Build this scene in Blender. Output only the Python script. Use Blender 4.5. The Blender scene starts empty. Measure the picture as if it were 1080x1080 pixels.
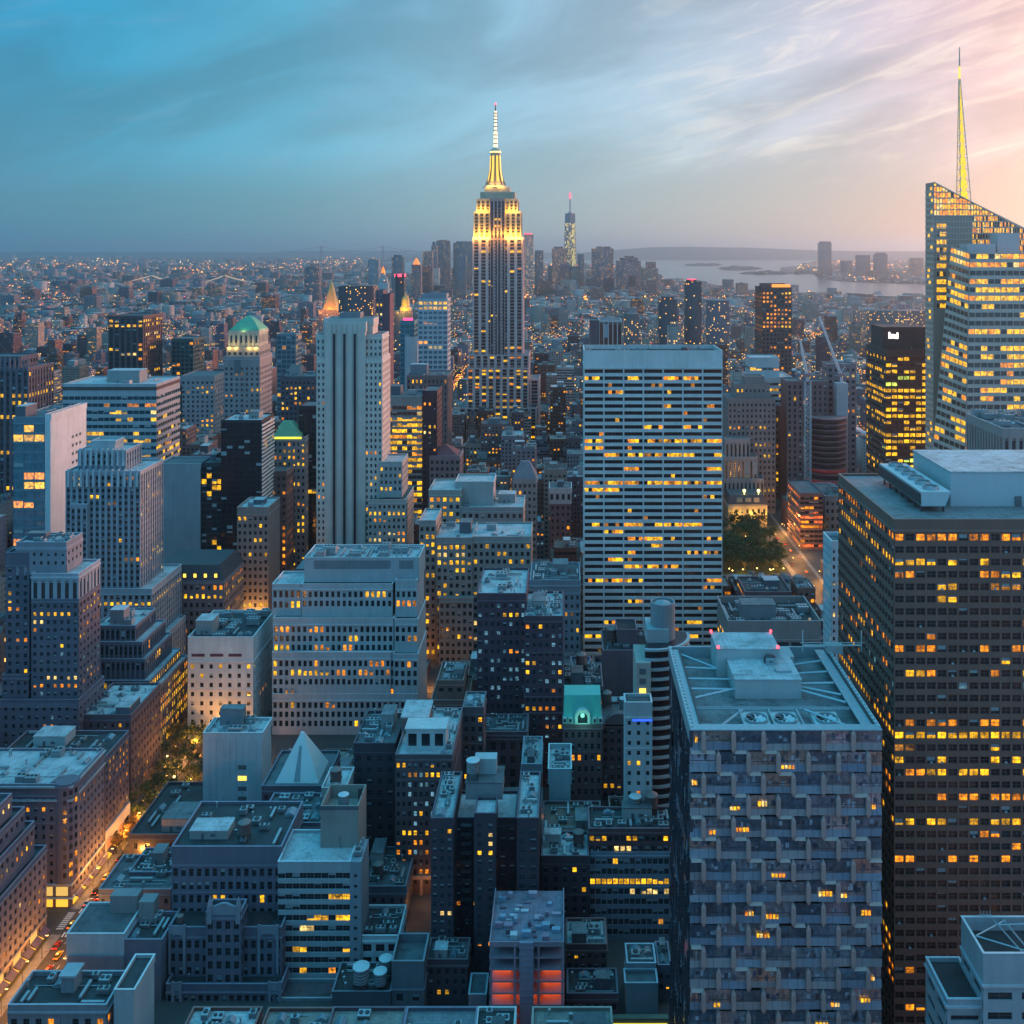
import bpy, math, random
import numpy as np
from mathutils import Vector
R = math.radians
random.seed(7)
rng = np.random.default_rng(11)
scene = bpy.context.scene
COL = scene.collection

# ------------------------------------------------------------------ camera
F, VPX, HY, CAMZ = 1075.0, 595.0, 262.0, 260.0      # photo pixels (1080 wide), metres
cam_d = bpy.data.cameras.new('camera'); cam = bpy.data.objects.new('camera', cam_d); COL.objects.link(cam)
cam.location = (0, 0, CAMZ); cam.rotation_euler = (R(90), 0, 0)
cam_d.sensor_width = 36; cam_d.lens = 36 * F / 1080
cam_d.shift_x = (540 - VPX) / 1080; cam_d.shift_y = -(540 - HY) / 1080
cam_d.clip_start = 1; cam_d.clip_end = 120000
scene.camera = cam

# ------------------------------------------------------------------ sky, sun, exposure
SUN_EL, SUN_AZ = R(6.5), R(50)          # low in the west, to the right of the view
world = bpy.data.worlds.new('World'); scene.world = world; world.use_nodes = True
nt = world.node_tree; nt.nodes.clear()
class NG:
    """tiny node-graph helper"""
    def __init__(s, tree): s.t = tree
    def n(s, typ, **kw):
        nd = s.t.nodes.new(typ)
        for k, v in kw.items(): setattr(nd, k, v)
        return nd
    def put(s, sock, v):
        if v is None: return
        if hasattr(v, 'is_linked'): s.t.links.new(v, sock)
        elif isinstance(v, (tuple, list)) and sock.type == 'RGBA' and len(v) == 3: sock.default_value = (*v, 1)
        else: sock.default_value = v
    def m(s, op, a, b=None, c=None, clamp=False):
        nd = s.n('ShaderNodeMath', operation=op, use_clamp=clamp)
        for i, v in enumerate((a, b, c)): s.put(nd.inputs[i], v)
        return nd.outputs[0]
    def mix(s, f, a, b, blend='MIX'):
        nd = s.n('ShaderNodeMix', data_type='RGBA', blend_type=blend)
        s.put(nd.inputs[0], f); s.put(nd.inputs[6], a); s.put(nd.inputs[7], b)
        return nd.outputs[2]
    def ramp(s, f, stops, interp='LINEAR'):
        nd = s.n('ShaderNodeValToRGB'); cr = nd.color_ramp; cr.interpolation = interp
        while len(cr.elements) < len(stops): cr.elements.new(0.5)
        for e, (p, c) in zip(cr.elements, stops):
            e.position = p; e.color = (*c, 1) if isinstance(c, (tuple, list)) else (c, c, c, 1)
        s.put(nd.inputs[0], f); return nd.outputs[0]
    def noise(s, vec, scale, detail=4, rough=0.55, dist=0.0):
        nd = s.n('ShaderNodeTexNoise'); s.put(nd.inputs['Vector'], vec)
        nd.inputs['Scale'].default_value = scale; nd.inputs['Detail'].default_value = detail
        nd.inputs['Roughness'].default_value = rough; nd.inputs['Distortion'].default_value = dist
        return nd.outputs[0]
    def xyz(s, x, y, z):
        nd = s.n('ShaderNodeCombineXYZ')
        for i, v in enumerate((x, y, z)): s.put(nd.inputs[i], v)
        return nd.outputs[0]
    def sep(s, v):
        nd = s.n('ShaderNodeSeparateXYZ'); s.put(nd.inputs[0], v); return nd.outputs
g = NG(nt)
tc = g.n('ShaderNodeTexCoord').outputs['Generated']
X_, Y_, Z_ = g.sep(tc)
az = g.m('ARCTAN2', X_, g.m('ABSOLUTE', Y_))                  # -90 .. 90 deg from the avenue axis
el = g.m('ARCSINE', Z_)
SKY_STOPS = [(-90, (0.00, .24, .46)), (-30, (0.00, .215, .40)), (-24, (.002, .235, .41)), (-15, (.045, .28, .44)), (-4, (.17, .355, .50)),
             (6, (.29, .39, .50)), (14, (.39, .385, .475)), (20, (.53, .38, .44)), (26, (.82, .46, .44)), (40, (1.3, .74, .50)), (90, (1.15, .72, .56))]
base = g.ramp(g.m('MULTIPLY_ADD', az, 1 / math.pi, 0.5), [((a + 90) / 180, c) for a, c in SKY_STOPS])
# cloud sheets: long soft streaks rising to the right
ca, sa = math.cos(R(14)), math.sin(R(14))
pu = g.m('ADD', g.m('MULTIPLY', az, ca), g.m('MULTIPLY', el, sa))
pv = g.m('SUBTRACT', g.m('MULTIPLY', el, ca), g.m('MULTIPLY', az, sa))
big = g.noise(g.xyz(g.m('MULTIPLY', pu, 2.2), g.m('MULTIPLY', pv, 7.0), 3.1), 1.6, 5, .55, .6)
mid = g.noise(g.xyz(g.m('MULTIPLY', pu, 5.0), g.m('MULTIPLY', pv, 30.0), 8.7), 1.5, 7, .62, 1.2)
fine = g.noise(g.xyz(g.m('MULTIPLY', pu, 16.0), g.m('MULTIPLY', pv, 60.0), 1.7), 1.4, 5, .6, .8)
bigm = g.ramp(big, [(.36, 0), (.66, 1)], 'EASE')
midm = g.ramp(mid, [(.47, 0), (.68, 1)], 'EASE')
hi = g.ramp(el, [(R(2.2), 0), (R(6), 1), (R(30), 1), (R(60), .3)], 'EASE')     # cloud texture fades out at the horizon
shade = g.m('ADD', g.m('MULTIPLY', bigm, .42), g.m('MULTIPLY', g.m('SUBTRACT', fine, .5), .13))
tone = g.m('MULTIPLY', g.m('ADD', .88, g.m('MULTIPLY', shade, hi)), .68)
base = g.mix(1.0, base, g.xyz(tone, tone, tone), 'MULTIPLY')
# slate undersides of the cloud on the left and centre
sl = g.m('MULTIPLY', g.ramp(mid, [(.30, 1), (.48, 0)], 'EASE'), g.m('MULTIPLY', hi, .16))
base = g.mix(sl, base, (.13, .21, .31))
# cream light on the breaks toward the sunset
west = g.ramp(g.m('MULTIPLY_ADD', az, 1 / math.pi, 0.5), [(.50, 0), (.545, .55), (.60, 1), (1, 1)], 'EASE')
glow = g.m('MULTIPLY', g.m('MULTIPLY', midm, g.m('MULTIPLY_ADD', bigm, .6, .4)), g.m('MULTIPLY', west, hi))
base = g.mix(g.m('MULTIPLY', glow, .46), base, (.74, .62, .50))
# overhead, above the frame: cool blue, strengthened to light the roofs
over = g.ramp(el, [(R(14), 0), (R(50), 1)], 'EASE')
base = g.mix(g.m('MULTIPLY', over, .85), base, (.06, .64, 1.04))
north = g.ramp(g.m('MULTIPLY_ADD', Y_, -.5, .5), [(.52, 0), (.80, 1)], 'EASE')          # unseen sky behind the view, tinted blue to light the facing walls
base = g.mix(g.m('MULTIPLY', north, .88), base, (.055, .355, .66))
nis = g.n('ShaderNodeTexSky', sky_type='NISHITA', sun_disc=False)
nis.sun_elevation = SUN_EL; nis.sun_rotation = SUN_AZ; nis.altitude = 260
bg1 = g.n('ShaderNodeBackground'); g.put(bg1.inputs[0], nis.outputs[0]); bg1.inputs[1].default_value = 0.05 * .4
bg2 = g.n('ShaderNodeBackground'); g.put(bg2.inputs[0], base); bg2.inputs[1].default_value = 0.86
ad = g.n('ShaderNodeAddShader'); nt.links.new(bg1.outputs[0], ad.inputs[0]); nt.links.new(bg2.outputs[0], ad.inputs[1])
out = g.n('ShaderNodeOutputWorld'); nt.links.new(ad.outputs[0], out.inputs[0])

sd = bpy.data.lights.new('sun', 'SUN'); sun = bpy.data.objects.new('sun', sd); COL.objects.link(sun)
sd.energy = 2.2; sd.angle = R(12); sd.color = (1.0, .43, .32)
sdir = Vector((math.sin(SUN_AZ) * math.cos(SUN_EL), math.cos(SUN_AZ) * math.cos(SUN_EL), math.sin(SUN_EL)))
sun.rotation_euler = sdir.to_track_quat('Z', 'Y').to_euler()
sun.location = (300, 300, 600)
vs = scene.view_settings
vs.view_transform = 'Standard'; vs.look = 'None'; vs.exposure = 0.82; vs.gamma = 1.0; vs.use_curve_mapping = False
cy = scene.cycles
cy.max_bounces = 5; cy.diffuse_bounces = 2; cy.glossy_bounces = 3; cy.transmission_bounces = 2; cy.volume_bounces = 0
cy.sample_clamp_indirect = 2.0; cy.sample_clamp_direct = 30.0; cy.caustics_reflective = False; cy.caustics_refractive = False
cy.use_denoising = True

# ------------------------------------------------------------------ materials
MATS = {}
def newmat(name):
    m = bpy.data.materials.new(name); m.use_nodes = True
    t = m.node_tree; gg = NG(t); return m, gg, t.nodes['Principled BSDF']
def pos(gg): return gg.n('ShaderNodeNewGeometry').outputs['Position']
def wall_mat(col, rough=.85, var=.35, scale=.09, metal=0.0):
    key = ('wall', tuple(round(c, 3) for c in col), rough, var, metal)
    if key in MATS: return MATS[key]
    m, gg, p = newmat('masonry')
    P = pos(gg); x, y, z = gg.sep(P)
    n1 = gg.noise(P, scale, 5, .6)
    streak = gg.noise(gg.xyz(x, y, gg.m('MULTIPLY', z, .06)), .55, 3, .6)
    fine = gg.noise(P, 1.3, 3, .6)
    v = gg.m('ADD', gg.m('MULTIPLY', gg.m('SUBTRACT', n1, .5), 1.4), gg.m('ADD', gg.m('MULTIPLY', gg.m('SUBTRACT', streak, .5), 1.1), gg.m('MULTIPLY', gg.m('SUBTRACT', fine, .5), .7)))
    f = gg.m('MULTIPLY_ADD', v, var, 1.0)
    c = gg.mix(1.0, col, gg.xyz(f, f, f), 'MULTIPLY')
    gg.put(p.inputs['Base Color'], c); p.inputs['Roughness'].default_value = rough; p.inputs['Metallic'].default_value = metal
    MATS[key] = m; return m
def roof_mat(col, name='roofing'):
    key = ('roof', tuple(col))
    if key in MATS: return MATS[key]
    m, gg, p = newmat(name)
    P = pos(gg)
    x, y, z = gg.sep(P)
    n1 = gg.noise(P, .16, 6, .7, .3); n2 = gg.noise(P, .9, 4, .65); n3 = gg.noise(gg.xyz(gg.m('MULTIPLY', x, .5), y, z), .35, 3, .6)
    a = gg.ramp(n1, [(.32, .55), (.5, .95), (.66, 1.15)])
    seam = gg.m('MAXIMUM', gg.m('LESS_THAN', gg.m('FRACT', gg.m('DIVIDE', x, 2.9)), .05), gg.m('LESS_THAN', gg.m('FRACT', gg.m('DIVIDE', y, 8.3)), .02))
    f = gg.m('MULTIPLY', gg.m('MULTIPLY', a, gg.m('MULTIPLY_ADD', n2, .9, .55)), gg.m('MULTIPLY', gg.ramp(n3, [(.30, .6), (.40, 1.0)]), gg.m('MULTIPLY_ADD', seam, -.28, 1.0)))
    gg.put(p.inputs['Base Color'], gg.mix(1.0, col, gg.xyz(f, f, f), 'MULTIPLY')); p.inputs['Roughness'].default_value = .7
    MATS[key] = m; return m
def plain_mat(name, col, rough=.5, metal=0.0):
    key = ('plain', name)
    if key in MATS: return MATS[key]
    m, gg, p = newmat(name)
    f = gg.m('MULTIPLY_ADD', gg.noise(pos(gg), .8, 4), .5, .75)
    gg.put(p.inputs['Base Color'], gg.mix(1.0, col, gg.xyz(f, f, f), 'MULTIPLY'))
    p.inputs['Roughness'].default_value = rough; p.inputs['Metallic'].default_value = metal
    MATS[key] = m; return m
def emit_mat(name, col, strength, sampled=False):
    key = ('emit', name)
    if key in MATS: return MATS[key]
    m, gg, p = newmat(name)
    p.inputs['Base Color'].default_value = (.05, .05, .05, 1)
    p.inputs['Emission Color'].default_value = (*col, 1); p.inputs['Emission Strength'].default_value = strength
    m.cycles.emission_sampling = 'AUTO' if sampled else 'NONE'
    MATS[key] = m; return m
def glass_mat(tint=(.018, .026, .034)):
    """window pane: dark glossy glass; rooms with their lights on glow (attribute 'lit')"""
    key = ('glass', tuple(tint))
    if key in MATS: return MATS[key]
    m, gg, p = newmat('window_glass')
    P = pos(gg); x, y, z = gg.sep(P)
    at = gg.n('ShaderNodeAttribute', attribute_name='lit')
    n1 = gg.noise(P, .55, 3, .7); n2 = gg.noise(P, 1.7, 3, .7)
    room = gg.m('MULTIPLY', gg.ramp(n1, [(.32, .12), (.50, .75), (.70, 1.5)]), gg.ramp(n2, [(.32, .30), (.46, .95), (.7, 1.35)]))
    gg.put(p.inputs['Emission Color'], gg.mix(1.0, at.outputs['Color'], gg.xyz(room, room, room), 'MULTIPLY'))
    p.inputs['Emission Strength'].default_value = 1.0
    wob = gg.m('MULTIPLY_ADD', gg.noise(P, .35, 2), .9, .5)
    gg.put(p.inputs['Base Color'], gg.mix(1.0, tint, gg.xyz(wob, wob, wob), 'MULTIPLY'))
    p.inputs['Roughness'].default_value = .12; p.inputs['IOR'].default_value = 1.6
    m.cycles.emission_sampling = 'NONE'
    MATS[key] = m; return m
BLIND = plain_mat('blind', (.30, .36, .38), .7)
FRAME = plain_mat('window_frame', (.10, .12, .13), .5)

# ------------------------------------------------------------------ mesh collection
BOXF = ((0, 3, 2, 1), (4, 5, 6, 7), (0, 1, 5, 4), (1, 2, 6, 5), (2, 3, 7, 6), (3, 0, 4, 7))
class MB:
    def __init__(s): s.v = []; s.f = []; s.mi = []; s.lit = []; s.mats = []; s.any = False; s.smooth = False
    def mat(s, m):
        if m not in s.mats: s.mats.append(m)
        return s.mats.index(m)
    def face(s, pts, m, lit=None):
        b = len(s.v); s.v.extend(pts); s.f.append(tuple(range(b, b + len(pts)))); s.mi.append(s.mat(m)); s.lit.append(lit or (0, 0, 0))
        if lit: s.any = True
    def box(s, x0, x1, y0, y1, z0, z1, m):
        if x1 - x0 < 1e-4 or y1 - y0 < 1e-4 or z1 - z0 < 1e-4: return
        b = len(s.v); k = s.mat(m)
        s.v.extend(((x0, y0, z0), (x1, y0, z0), (x1, y1, z0), (x0, y1, z0), (x0, y0, z1), (x1, y0, z1), (x1, y1, z1), (x0, y1, z1)))
        for q in BOXF: s.f.append(tuple(b + i for i in q)); s.mi.append(k); s.lit.append((0, 0, 0))
    def loft(s, rings, m, cap=True, close=True):
        """rings: lists of the same number of points, bottom to top"""
        k = s.mat(m); b = len(s.v); n = len(rings[0])
        for r in rings: s.v.extend(r)
        for i in range(len(rings) - 1):
            for j in range(n if close else n - 1):
                a, c = b + i * n + j, b + i * n + (j + 1) % n
                s.f.append((a, c, c + n, a + n)); s.mi.append(k); s.lit.append((0, 0, 0))
        if cap:
            s.f.append(tuple(b + (len(rings) - 1) * n + j for j in range(n))); s.mi.append(k); s.lit.append((0, 0, 0))
            s.f.append(tuple(b + n - 1 - j for j in range(n))); s.mi.append(k); s.lit.append((0, 0, 0))
    def cyl(s, x, y, prof, m, n=16, cap=True):
        s.loft([[(x + r * math.cos(2 * math.pi * i / n), y + r * math.sin(2 * math.pi * i / n), z) for i in range(n)] for r, z in prof], m, cap)
    def bar(s, a, b, r, m, n=4):
        a = Vector(a); b = Vector(b); d = (b - a)
        if d.length < 1e-5: return
        u = d.normalized().orthogonal().normalized(); w = d.normalized().cross(u)
        ring = lambda c: [tuple(c + (u * math.cos(t) + w * math.sin(t)) * r) for t in [math.pi / 4 + 2 * math.pi * i / n for i in range(n)]]
        s.loft([ring(a), ring(b)], m)
    def mesh(s, name, base=(0, 0, 0)):
        me = bpy.data.meshes.new(name)
        v = np.array(s.v, dtype=np.float64).reshape(-1, 3) - np.array(base)
        me.from_pydata(v.tolist(), [], s.f)
        for m in s.mats: me.materials.append(m)
        me.polygons.foreach_set('material_index', s.mi)
        if s.any:
            at = me.attributes.new('lit', 'FLOAT_COLOR', 'FACE')
            at.data.foreach_set('color', np.array([(*c, 1) for c in s.lit], dtype=np.float32).ravel())
        if s.smooth: me.polygons.foreach_set('use_smooth', [True] * len(me.polygons))
        me.update(); return me
    def build(s, name, parent=None, base=(0, 0, 0)):
        if not s.f: return None
        o = bpy.data.objects.new(name, s.mesh(name, base)); COL.objects.link(o)
        if parent: o.parent = parent
        else: o.location = base
        return o
def tag(o, label=None, cat=None, group=None, kind=None):
    for k, v in (('label', label), ('category', cat), ('group', group), ('kind', kind)):
        if v: o[k] = v
    return o
def empty(name, loc, label, cat, group=None):
    o = bpy.data.objects.new(name, None); o.empty_display_size = 2; COL.objects.link(o); o.location = loc
    return tag(o, label, cat, group)

PX = lambda px, d: (px - VPX) * d / F
PZ = lambda py, d: CAMZ - (py - HY) * d / F
proj = lambda x, y, z: (VPX + x * F / y, HY + (CAMZ - z) * F / y)
GD = lambda py: F * CAMZ / (py - HY)          # distance of a ground point seen at row py

# ------------------------------------------------------------------ the building kit
PAL = dict(pale=(.40, .41, .41), white=(.58, .59, .58), beige=(.35, .315, .27), tan=(.27, .215, .17), brown=(.105, .07, .062), brick=(.12, .055, .05),
           dark=(.035, .033, .038), grey=(.20, .205, .22), slate=(.10, .11, .135), teal=(.12, .20, .22), plum=(.125, .085, .10), stone=(.29, .285, .28),
           mauve=(.19, .14, .15), black=(.016, .016, .019), purple=(.085, .06, .075), rust=(.17, .09, .07))
ROOFS = dict(tar=(.035, .04, .045), gravel=(.17, .18, .19), pale=(.42, .44, .45), copper=(.10, .33, .25), red=(.17, .06, .05), mid=(.10, .11, .12), rust=(.15, .09, .075), dusty=(.24, .215, .19))
LIT = {'y': (.96, .46, .010), 'o': (.88, .26, .008), 'p': (.80, .53, .16), 'c': (.07, .17, .23), 'd': (.34, .13, .012), 'g': (.75, .95, .12), 'r': (1.1, .17, .03)}
HEROES = []        # (px0, px1, d, yb, X0, X1, D0, D1, label noun)
BUILDINGS = []
def pick_lit(rnd, mix):
    r = rnd.random(); acc = 0
    for k, p in mix:
        acc += p
        if r < acc: return k
    return mix[0][0]
MIXW = [('y', .50), ('o', .24), ('p', .11), ('d', .15)]
class B:
    def __init__(s, name, label, d, cat='office building', group=None, seed=None, short=None):
        s.name, s.label, s.d, s.cat, s.group, s.short = name, label, d, cat, group, short
        s.walls = {}; s.win = []; s.parts = []; s.roofmb = {}; s.tiers = []; s.rnd = random.Random(seed if seed is not None else label)
        s.x0 = s.y0 = 1e9; s.x1 = s.y1 = -1e9; s.ztop = 0
        s.base = None
    def wmb(s, key='wall'):
        k = key if key == 'wall' else (key, len(s.tiers))          # trim of each storeyed block is a part of its own
        if k not in s.walls: s.walls[k] = MB()
        return s.walls[k]
    # --- one storeyed block. x0,x1,ytop,ybot are photo pixels at the block's own front plane (s.d + dy)
    def t(s, x0, x1, ytop, ybot=None, dy=0.0, depth=30.0, rows=9.0, cols=8.0, ww=.5, wh=.55, mode='grid', wall='grey', sp=None, glass=None,
          lit=.06, litrows=(), mix=None, cap=None, roof='mid', parapet=1.0, sides=None, blinds=.12, rec=None, cool=0.0, metric=False, z0=None, ledges=(), blank=False,
          sidecols=None, sideblank=False, skirt=0.0, noroof=False, frames=None, sidelit=None, rowset=None):
        D = s.d + dy; k = D / F
        if metric: X0, X1, Z1, Z0 = x0, x1, ytop, (ybot or 0.0); fh, bw = rows, cols; caph = cap if cap is not None else 1.6
        else:
            X0, X1, Z1 = PX(x0, D), PX(x1, D), PZ(ytop, D); Z0 = 0.0 if ybot is None else max(0, PZ(ybot, D))
            fh, bw = rows * k, cols * k; caph = (cap * k) if cap is not None else max(1.6, fh * .35)
        if z0 is not None: Z0 = z0
        Y0, Y1 = D, D + depth
        wcol = PAL[wall] if isinstance(wall, str) else wall
        wm = wall_mat(wcol); spm = wall_mat(PAL[sp] if isinstance(sp, str) else sp) if sp else wm
        gm = glass_mat(glass) if glass else glass_mat()
        mb = s.wmb(); mix = mix or MIXW
        s.x0 = min(s.x0, X0); s.x1 = max(s.x1, X1); s.y0 = min(s.y0, Y0); s.y1 = max(s.y1, Y1); s.ztop = max(s.ztop, Z1)
        r = rec if rec is not None else min(.45, .12 * fh)
        ph = min(parapet, caph * .8) if not noroof else 0
        zc = Z1 - caph                                  # top of the window zone
        # which flanks carry windows
        cxp = (X0 + X1) / 2
        sides = sides if sides is not None else ('R' if X1 < 25 else '') + ('L' if X0 > -25 else '')
        rx0 = r if 'L' in sides and not sideblank else 0.0
        rx1 = r if 'R' in sides and not sideblank else 0.0
        ry = r if not blank else 0.0
        mb.box(X0 + rx0, X1 - rx1, Y0 + ry, Y1, Z0, zc, wm)                      # core
        mb.box(X0, X1, Y0, Y1, zc, Z1 - ph, wm)                                  # cap band
        if ph > 0:
            th = min(.45, (X1 - X0) * .1)
            mb.box(X0, X1, Y0, Y0 + th, Z1 - ph, Z1, wm); mb.box(X0, X1, Y1 - th, Y1, Z1 - ph, Z1, wm)
            mb.box(X0, X0 + th, Y0 + th, Y1 - th, Z1 - ph, Z1, wm); mb.box(X1 - th, X1, Y0 + th, Y1 - th, Z1 - ph, Z1, wm)
            # coping, a lighter lip on the parapet
            if fh * F / D > 6:
                cm = wall_mat(tuple(min(.6, c * 1.5 + .03) for c in wcol)); cp = s.wmb('coping')
                cp.box(X0 - .12, X1 + .12, Y0 - .12, Y0 + th + .05, Z1, Z1 + .18, cm); cp.box(X0 - .12, X1 + .12, Y1 - th - .05, Y1 + .12, Z1, Z1 + .18, cm)
                cp.box(X0 - .12, X0 + th + .05, Y0 + th + .05, Y1 - th - .05, Z1, Z1 + .18, cm); cp.box(X1 - th - .05, X1 + .12, Y0 + th + .05, Y1 - th - .05, Z1, Z1 + .18, cm)
            rm = roof_mat(ROOFS[roof])
            rb = s.roofmb.setdefault(('roof', len(s.tiers)), MB()); rb.box(X0 + th, X1 - th, Y0 + th, Y1 - th, Z1 - ph + .004, Z1 - ph + .05, rm)
        s.tiers.append((X0, X1, Y0, Y1, Z1 - ph + .05, Z1))
        if blank: return s
        nr = max(1, int((zc - Z0 - .3) / fh)); zb = zc - nr * fh                 # first floor line
        rowlit = {}
        for e in litrows: rowlit[e[0]] = e[1:]
        yv = 1150
        def face(o, a0, a1):
            L = a1 - a0
            n = max(1, int(round(L / (bw if o == 'F' or not sidecols else sidecols * k))))
            b = L / n
            pier = b * (1 - ww); w = b * ww; h = fh * wh
            if mode == 'bands': pd, sd_, pier = r * .45, r * .999, min(pier, .5); w = b - pier
            elif mode == 'piers': pd, sd_ = r * .999, r * .35
            else: pd, sd_ = r * .999, r * .93
            def bx(p0, p1, q, z0_, z1_, m):            # p along the face, q how far it stands proud of the core plane
                if o == 'F': mb.box(p0, p1, Y0 + r - q, Y0 + r - .001, z0_, z1_, m)
                elif o == 'L': mb.box(X0 + r - q, X0 + r - .001, p0, p1, z0_, z1_, m)
                else: mb.box(X1 - r + .001, X1 - r + q, p0, p1, z0_, z1_, m)
            for i in range(n + 1):
                p0, p1 = a0 + i * b - pier / 2, a0 + i * b + pier / 2
                if i == 0: p0 = a0
                if i == n: p1 = a1
                bx(p0, p1, pd, Z0, zc, wm)
            sh = fh - h
            for j in range(nr + 1):
                z0_, z1_ = zb + j * fh - sh * .55, zb + j * fh + sh * .45
                if j == 0: z0_ = Z0
                if j == nr: z1_ = zc
                bx(a0, a1, sd_, z0_, z1_, spm)
            runs = {}
            for j in range(nr):
                top = nr - 1 - j                       # storey counted from the top
                zc_ = zb + j * fh + sh * .45 + h / 2
                run = 0; runk = 'y'
                rl = rowlit.get(top); fl = lit if o == 'F' or sidelit is None else sidelit
                rowf = fl * 1.35 * s.rnd.choice((.15, .3, .6, 1.0, 1.6, 3.4)) if fl > 0 else 0
                for i in range(n):
                    if o == 'F': c = (a0 + (i + .5) * b, Y0 + r - .02, zc_)
                    elif o == 'L': c = (X0 + r - .02, a0 + (i + .5) * b, zc_)
                    else: c = (X1 - r + .02, a0 + (i + .5) * b, zc_)
                    lk = None
                    if rl:
                        if s.rnd.random() < rl[0]: lk = rl[1] if len(rl) > 1 else pick_lit(s.rnd, mix)
                    elif run > 0: lk = runk; run -= 1
                    elif s.rnd.random() < rowf:
                        lk = pick_lit(s.rnd, mix); run = s.rnd.choice((0, 0, 1, 1, 2)); runk = lk
                    if lk is None and s.rnd.random() < cool: lk = 'c'
                    bl = s.rnd.uniform(.2, .7) if s.rnd.random() < (blinds if lk is None else .22) else 0
                    s.win.append((c, w, h, o, lk, bl, gm, s.rnd.choice((.4, .65, .85, 1.0, 1.1, 1.25))))
        face('F', X0, X1)
        if not sideblank:
            if 'L' in sides: face('L', Y0 + r, Y1)
            if 'R' in sides: face('R', Y0 + r, Y1)
        if mode == 'grid' and fh * F / D > 6.5 and X1 - X0 > 8:                   # cornice and string courses, air conditioners in some windows
            lm = wall_mat(tuple(min(.6, c * 1.25 + .015) for c in wcol)); e = s.rnd.uniform(.22, .5)
            for zl, hh, ee in [(zc + .1, .3, e)] + ([(zb + (nr - s.rnd.choice((2, 3, 4))) * fh - .1, .16, .2)] if nr > 6 and s.rnd.random() < .7 else []):
                s.kk = getattr(s, 'kk', 0) + 1; cb = s.walls.setdefault(('cornice', len(s.tiers), s.kk), MB())
                cb.box(X0 - (ee if 'L' in sides else 0), X1 + (ee if 'R' in sides else 0), Y0 - ee, Y0 - .002, zl - hh, zl + hh, lm)
                if 'R' in sides: cb.box(X1 + .002, X1 + ee, Y0 - .001, Y1, zl - hh, zl + hh, lm)
                if 'L' in sides: cb.box(X0 - ee, X0 - .002, Y0 - .001, Y1, zl - hh, zl + hh, lm)
            if D < 620 and sum(wcol) < .5:
                n_ = max(1, int(round((X1 - X0) / bw))); b_ = (X1 - X0) / n_; ac = s.wmb('air_conditioners')
                for j in range(nr):
                    for i in range(n_):
                        if s.rnd.random() < .07: xx = X0 + (i + .5) * b_; zz = zb + j * fh + fh * (1 - wh) * .45; ac.box(xx - .32, xx + .32, Y0 - .12, Y0 + r - .06, zz + .02, zz + .5, BLIND)
        for yp in ledges:
            zl = PZ(yp, D) if not metric else yp
            lm = wall_mat(tuple(min(.62, c * 1.35 + .02) for c in wcol))
            lb = s.wmb('ledge'); e = .35
            lb.box(X0 - e, X1 + e, Y0 - e, Y0 - .002, zl - .35, zl + .35, lm)
            lb.box(X1 + .002, X1 + e, Y0 - .002, Y1, zl - .35, zl + .35, lm); lb.box(X0 - e, X0 - .002, Y0 - .002, Y1, zl - .35, zl + .35, lm)
        return s
    def part(s, name): mb = MB(); s.parts.append((name, mb, None)); return mb
    def sub(s, name): mb = MB(); s.parts.append((name, mb, len([p for p in s.parts if p[2] is None]) - 1)); return mb
    def clutter(s, ti=-1, n=5, pent=True, big=1.0, seed=0, keep=None):
        """lift house, cooling units, ducts and vents on the roof of tier ti"""
        X0, X1, Y0, Y1, z, _ = s.tiers[ti]; r = random.Random(f'{s.label}{seed}')
        W, H = X1 - X0, Y1 - Y0; used = []; n = int(n * 2.4) + 2 if s.d < 620 else n
        if keep: used.append(keep)
        def spot(w, d):
            for _ in range(14):
                x, y = r.uniform(X0 + .8, max(X0 + .81, X1 - .8 - w)), r.uniform(Y0 + .8, max(Y0 + .81, Y1 - .8 - d))
                if x + w < X1 - .5 and y + d < Y1 - .5 and all(x > a[1] or x + w < a[0] or y > a[3] or y + d < a[2] for a in used):
                    used.append((x - .3, x + w + .3, y - .3, y + d + .3)); return x, y
        wm = wall_mat(r.choice((PAL['grey'], PAL['slate'], PAL['stone'], PAL['pale'])))
        if pent:
            w, d, h = W * r.uniform(.25, .42), H * r.uniform(.25, .42), r.uniform(3, 5.5) * big; p = spot(w, d)
            if p:
                m = s.part('penthouse'); x, y = p
                m.box(x, x + w, y, y + d, z, z + h, wm); m.box(x - .2, x + w + .2, y - .2, y + d + .2, z + h, z + h + .25, roof_mat(ROOFS[r.choice(('gravel', 'pale', 'mid'))]))
                m.box(x + w * .3, x + w * .3 + 1.1, y - .06, y - .002, z, z + 2.2, FRAME)
                if r.random() < .7: m.box(x + w * .55, x + w * .55 + 1.8, y - .08, y - .002, z + 1, z + 2.1, FRAME)
        mt = plain_mat('galvanised_metal', (.34, .37, .39), .45, .4); dk = plain_mat('dark_metal', (.05, .055, .06), .5, .3)
        if s.d < 620 and W > 9:                                       # pipe runs and a rail
            for _ in range(r.randint(1, 3)):
                m = s.part('pipe_run'); yy = r.uniform(Y0 + 1.5, Y1 - 1.5); xa = r.uniform(X0 + .8, X0 + W * .4); xb = r.uniform(X0 + W * .5, X1 - .8); m.bar((xa, yy, z + .35), (xb, yy, z + .35), .14, mt, 5)
                for xx in np.arange(xa, xb, 2.4): m.box(xx - .1, xx + .1, yy - .12, yy + .12, z, z + .22, dk)
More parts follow.
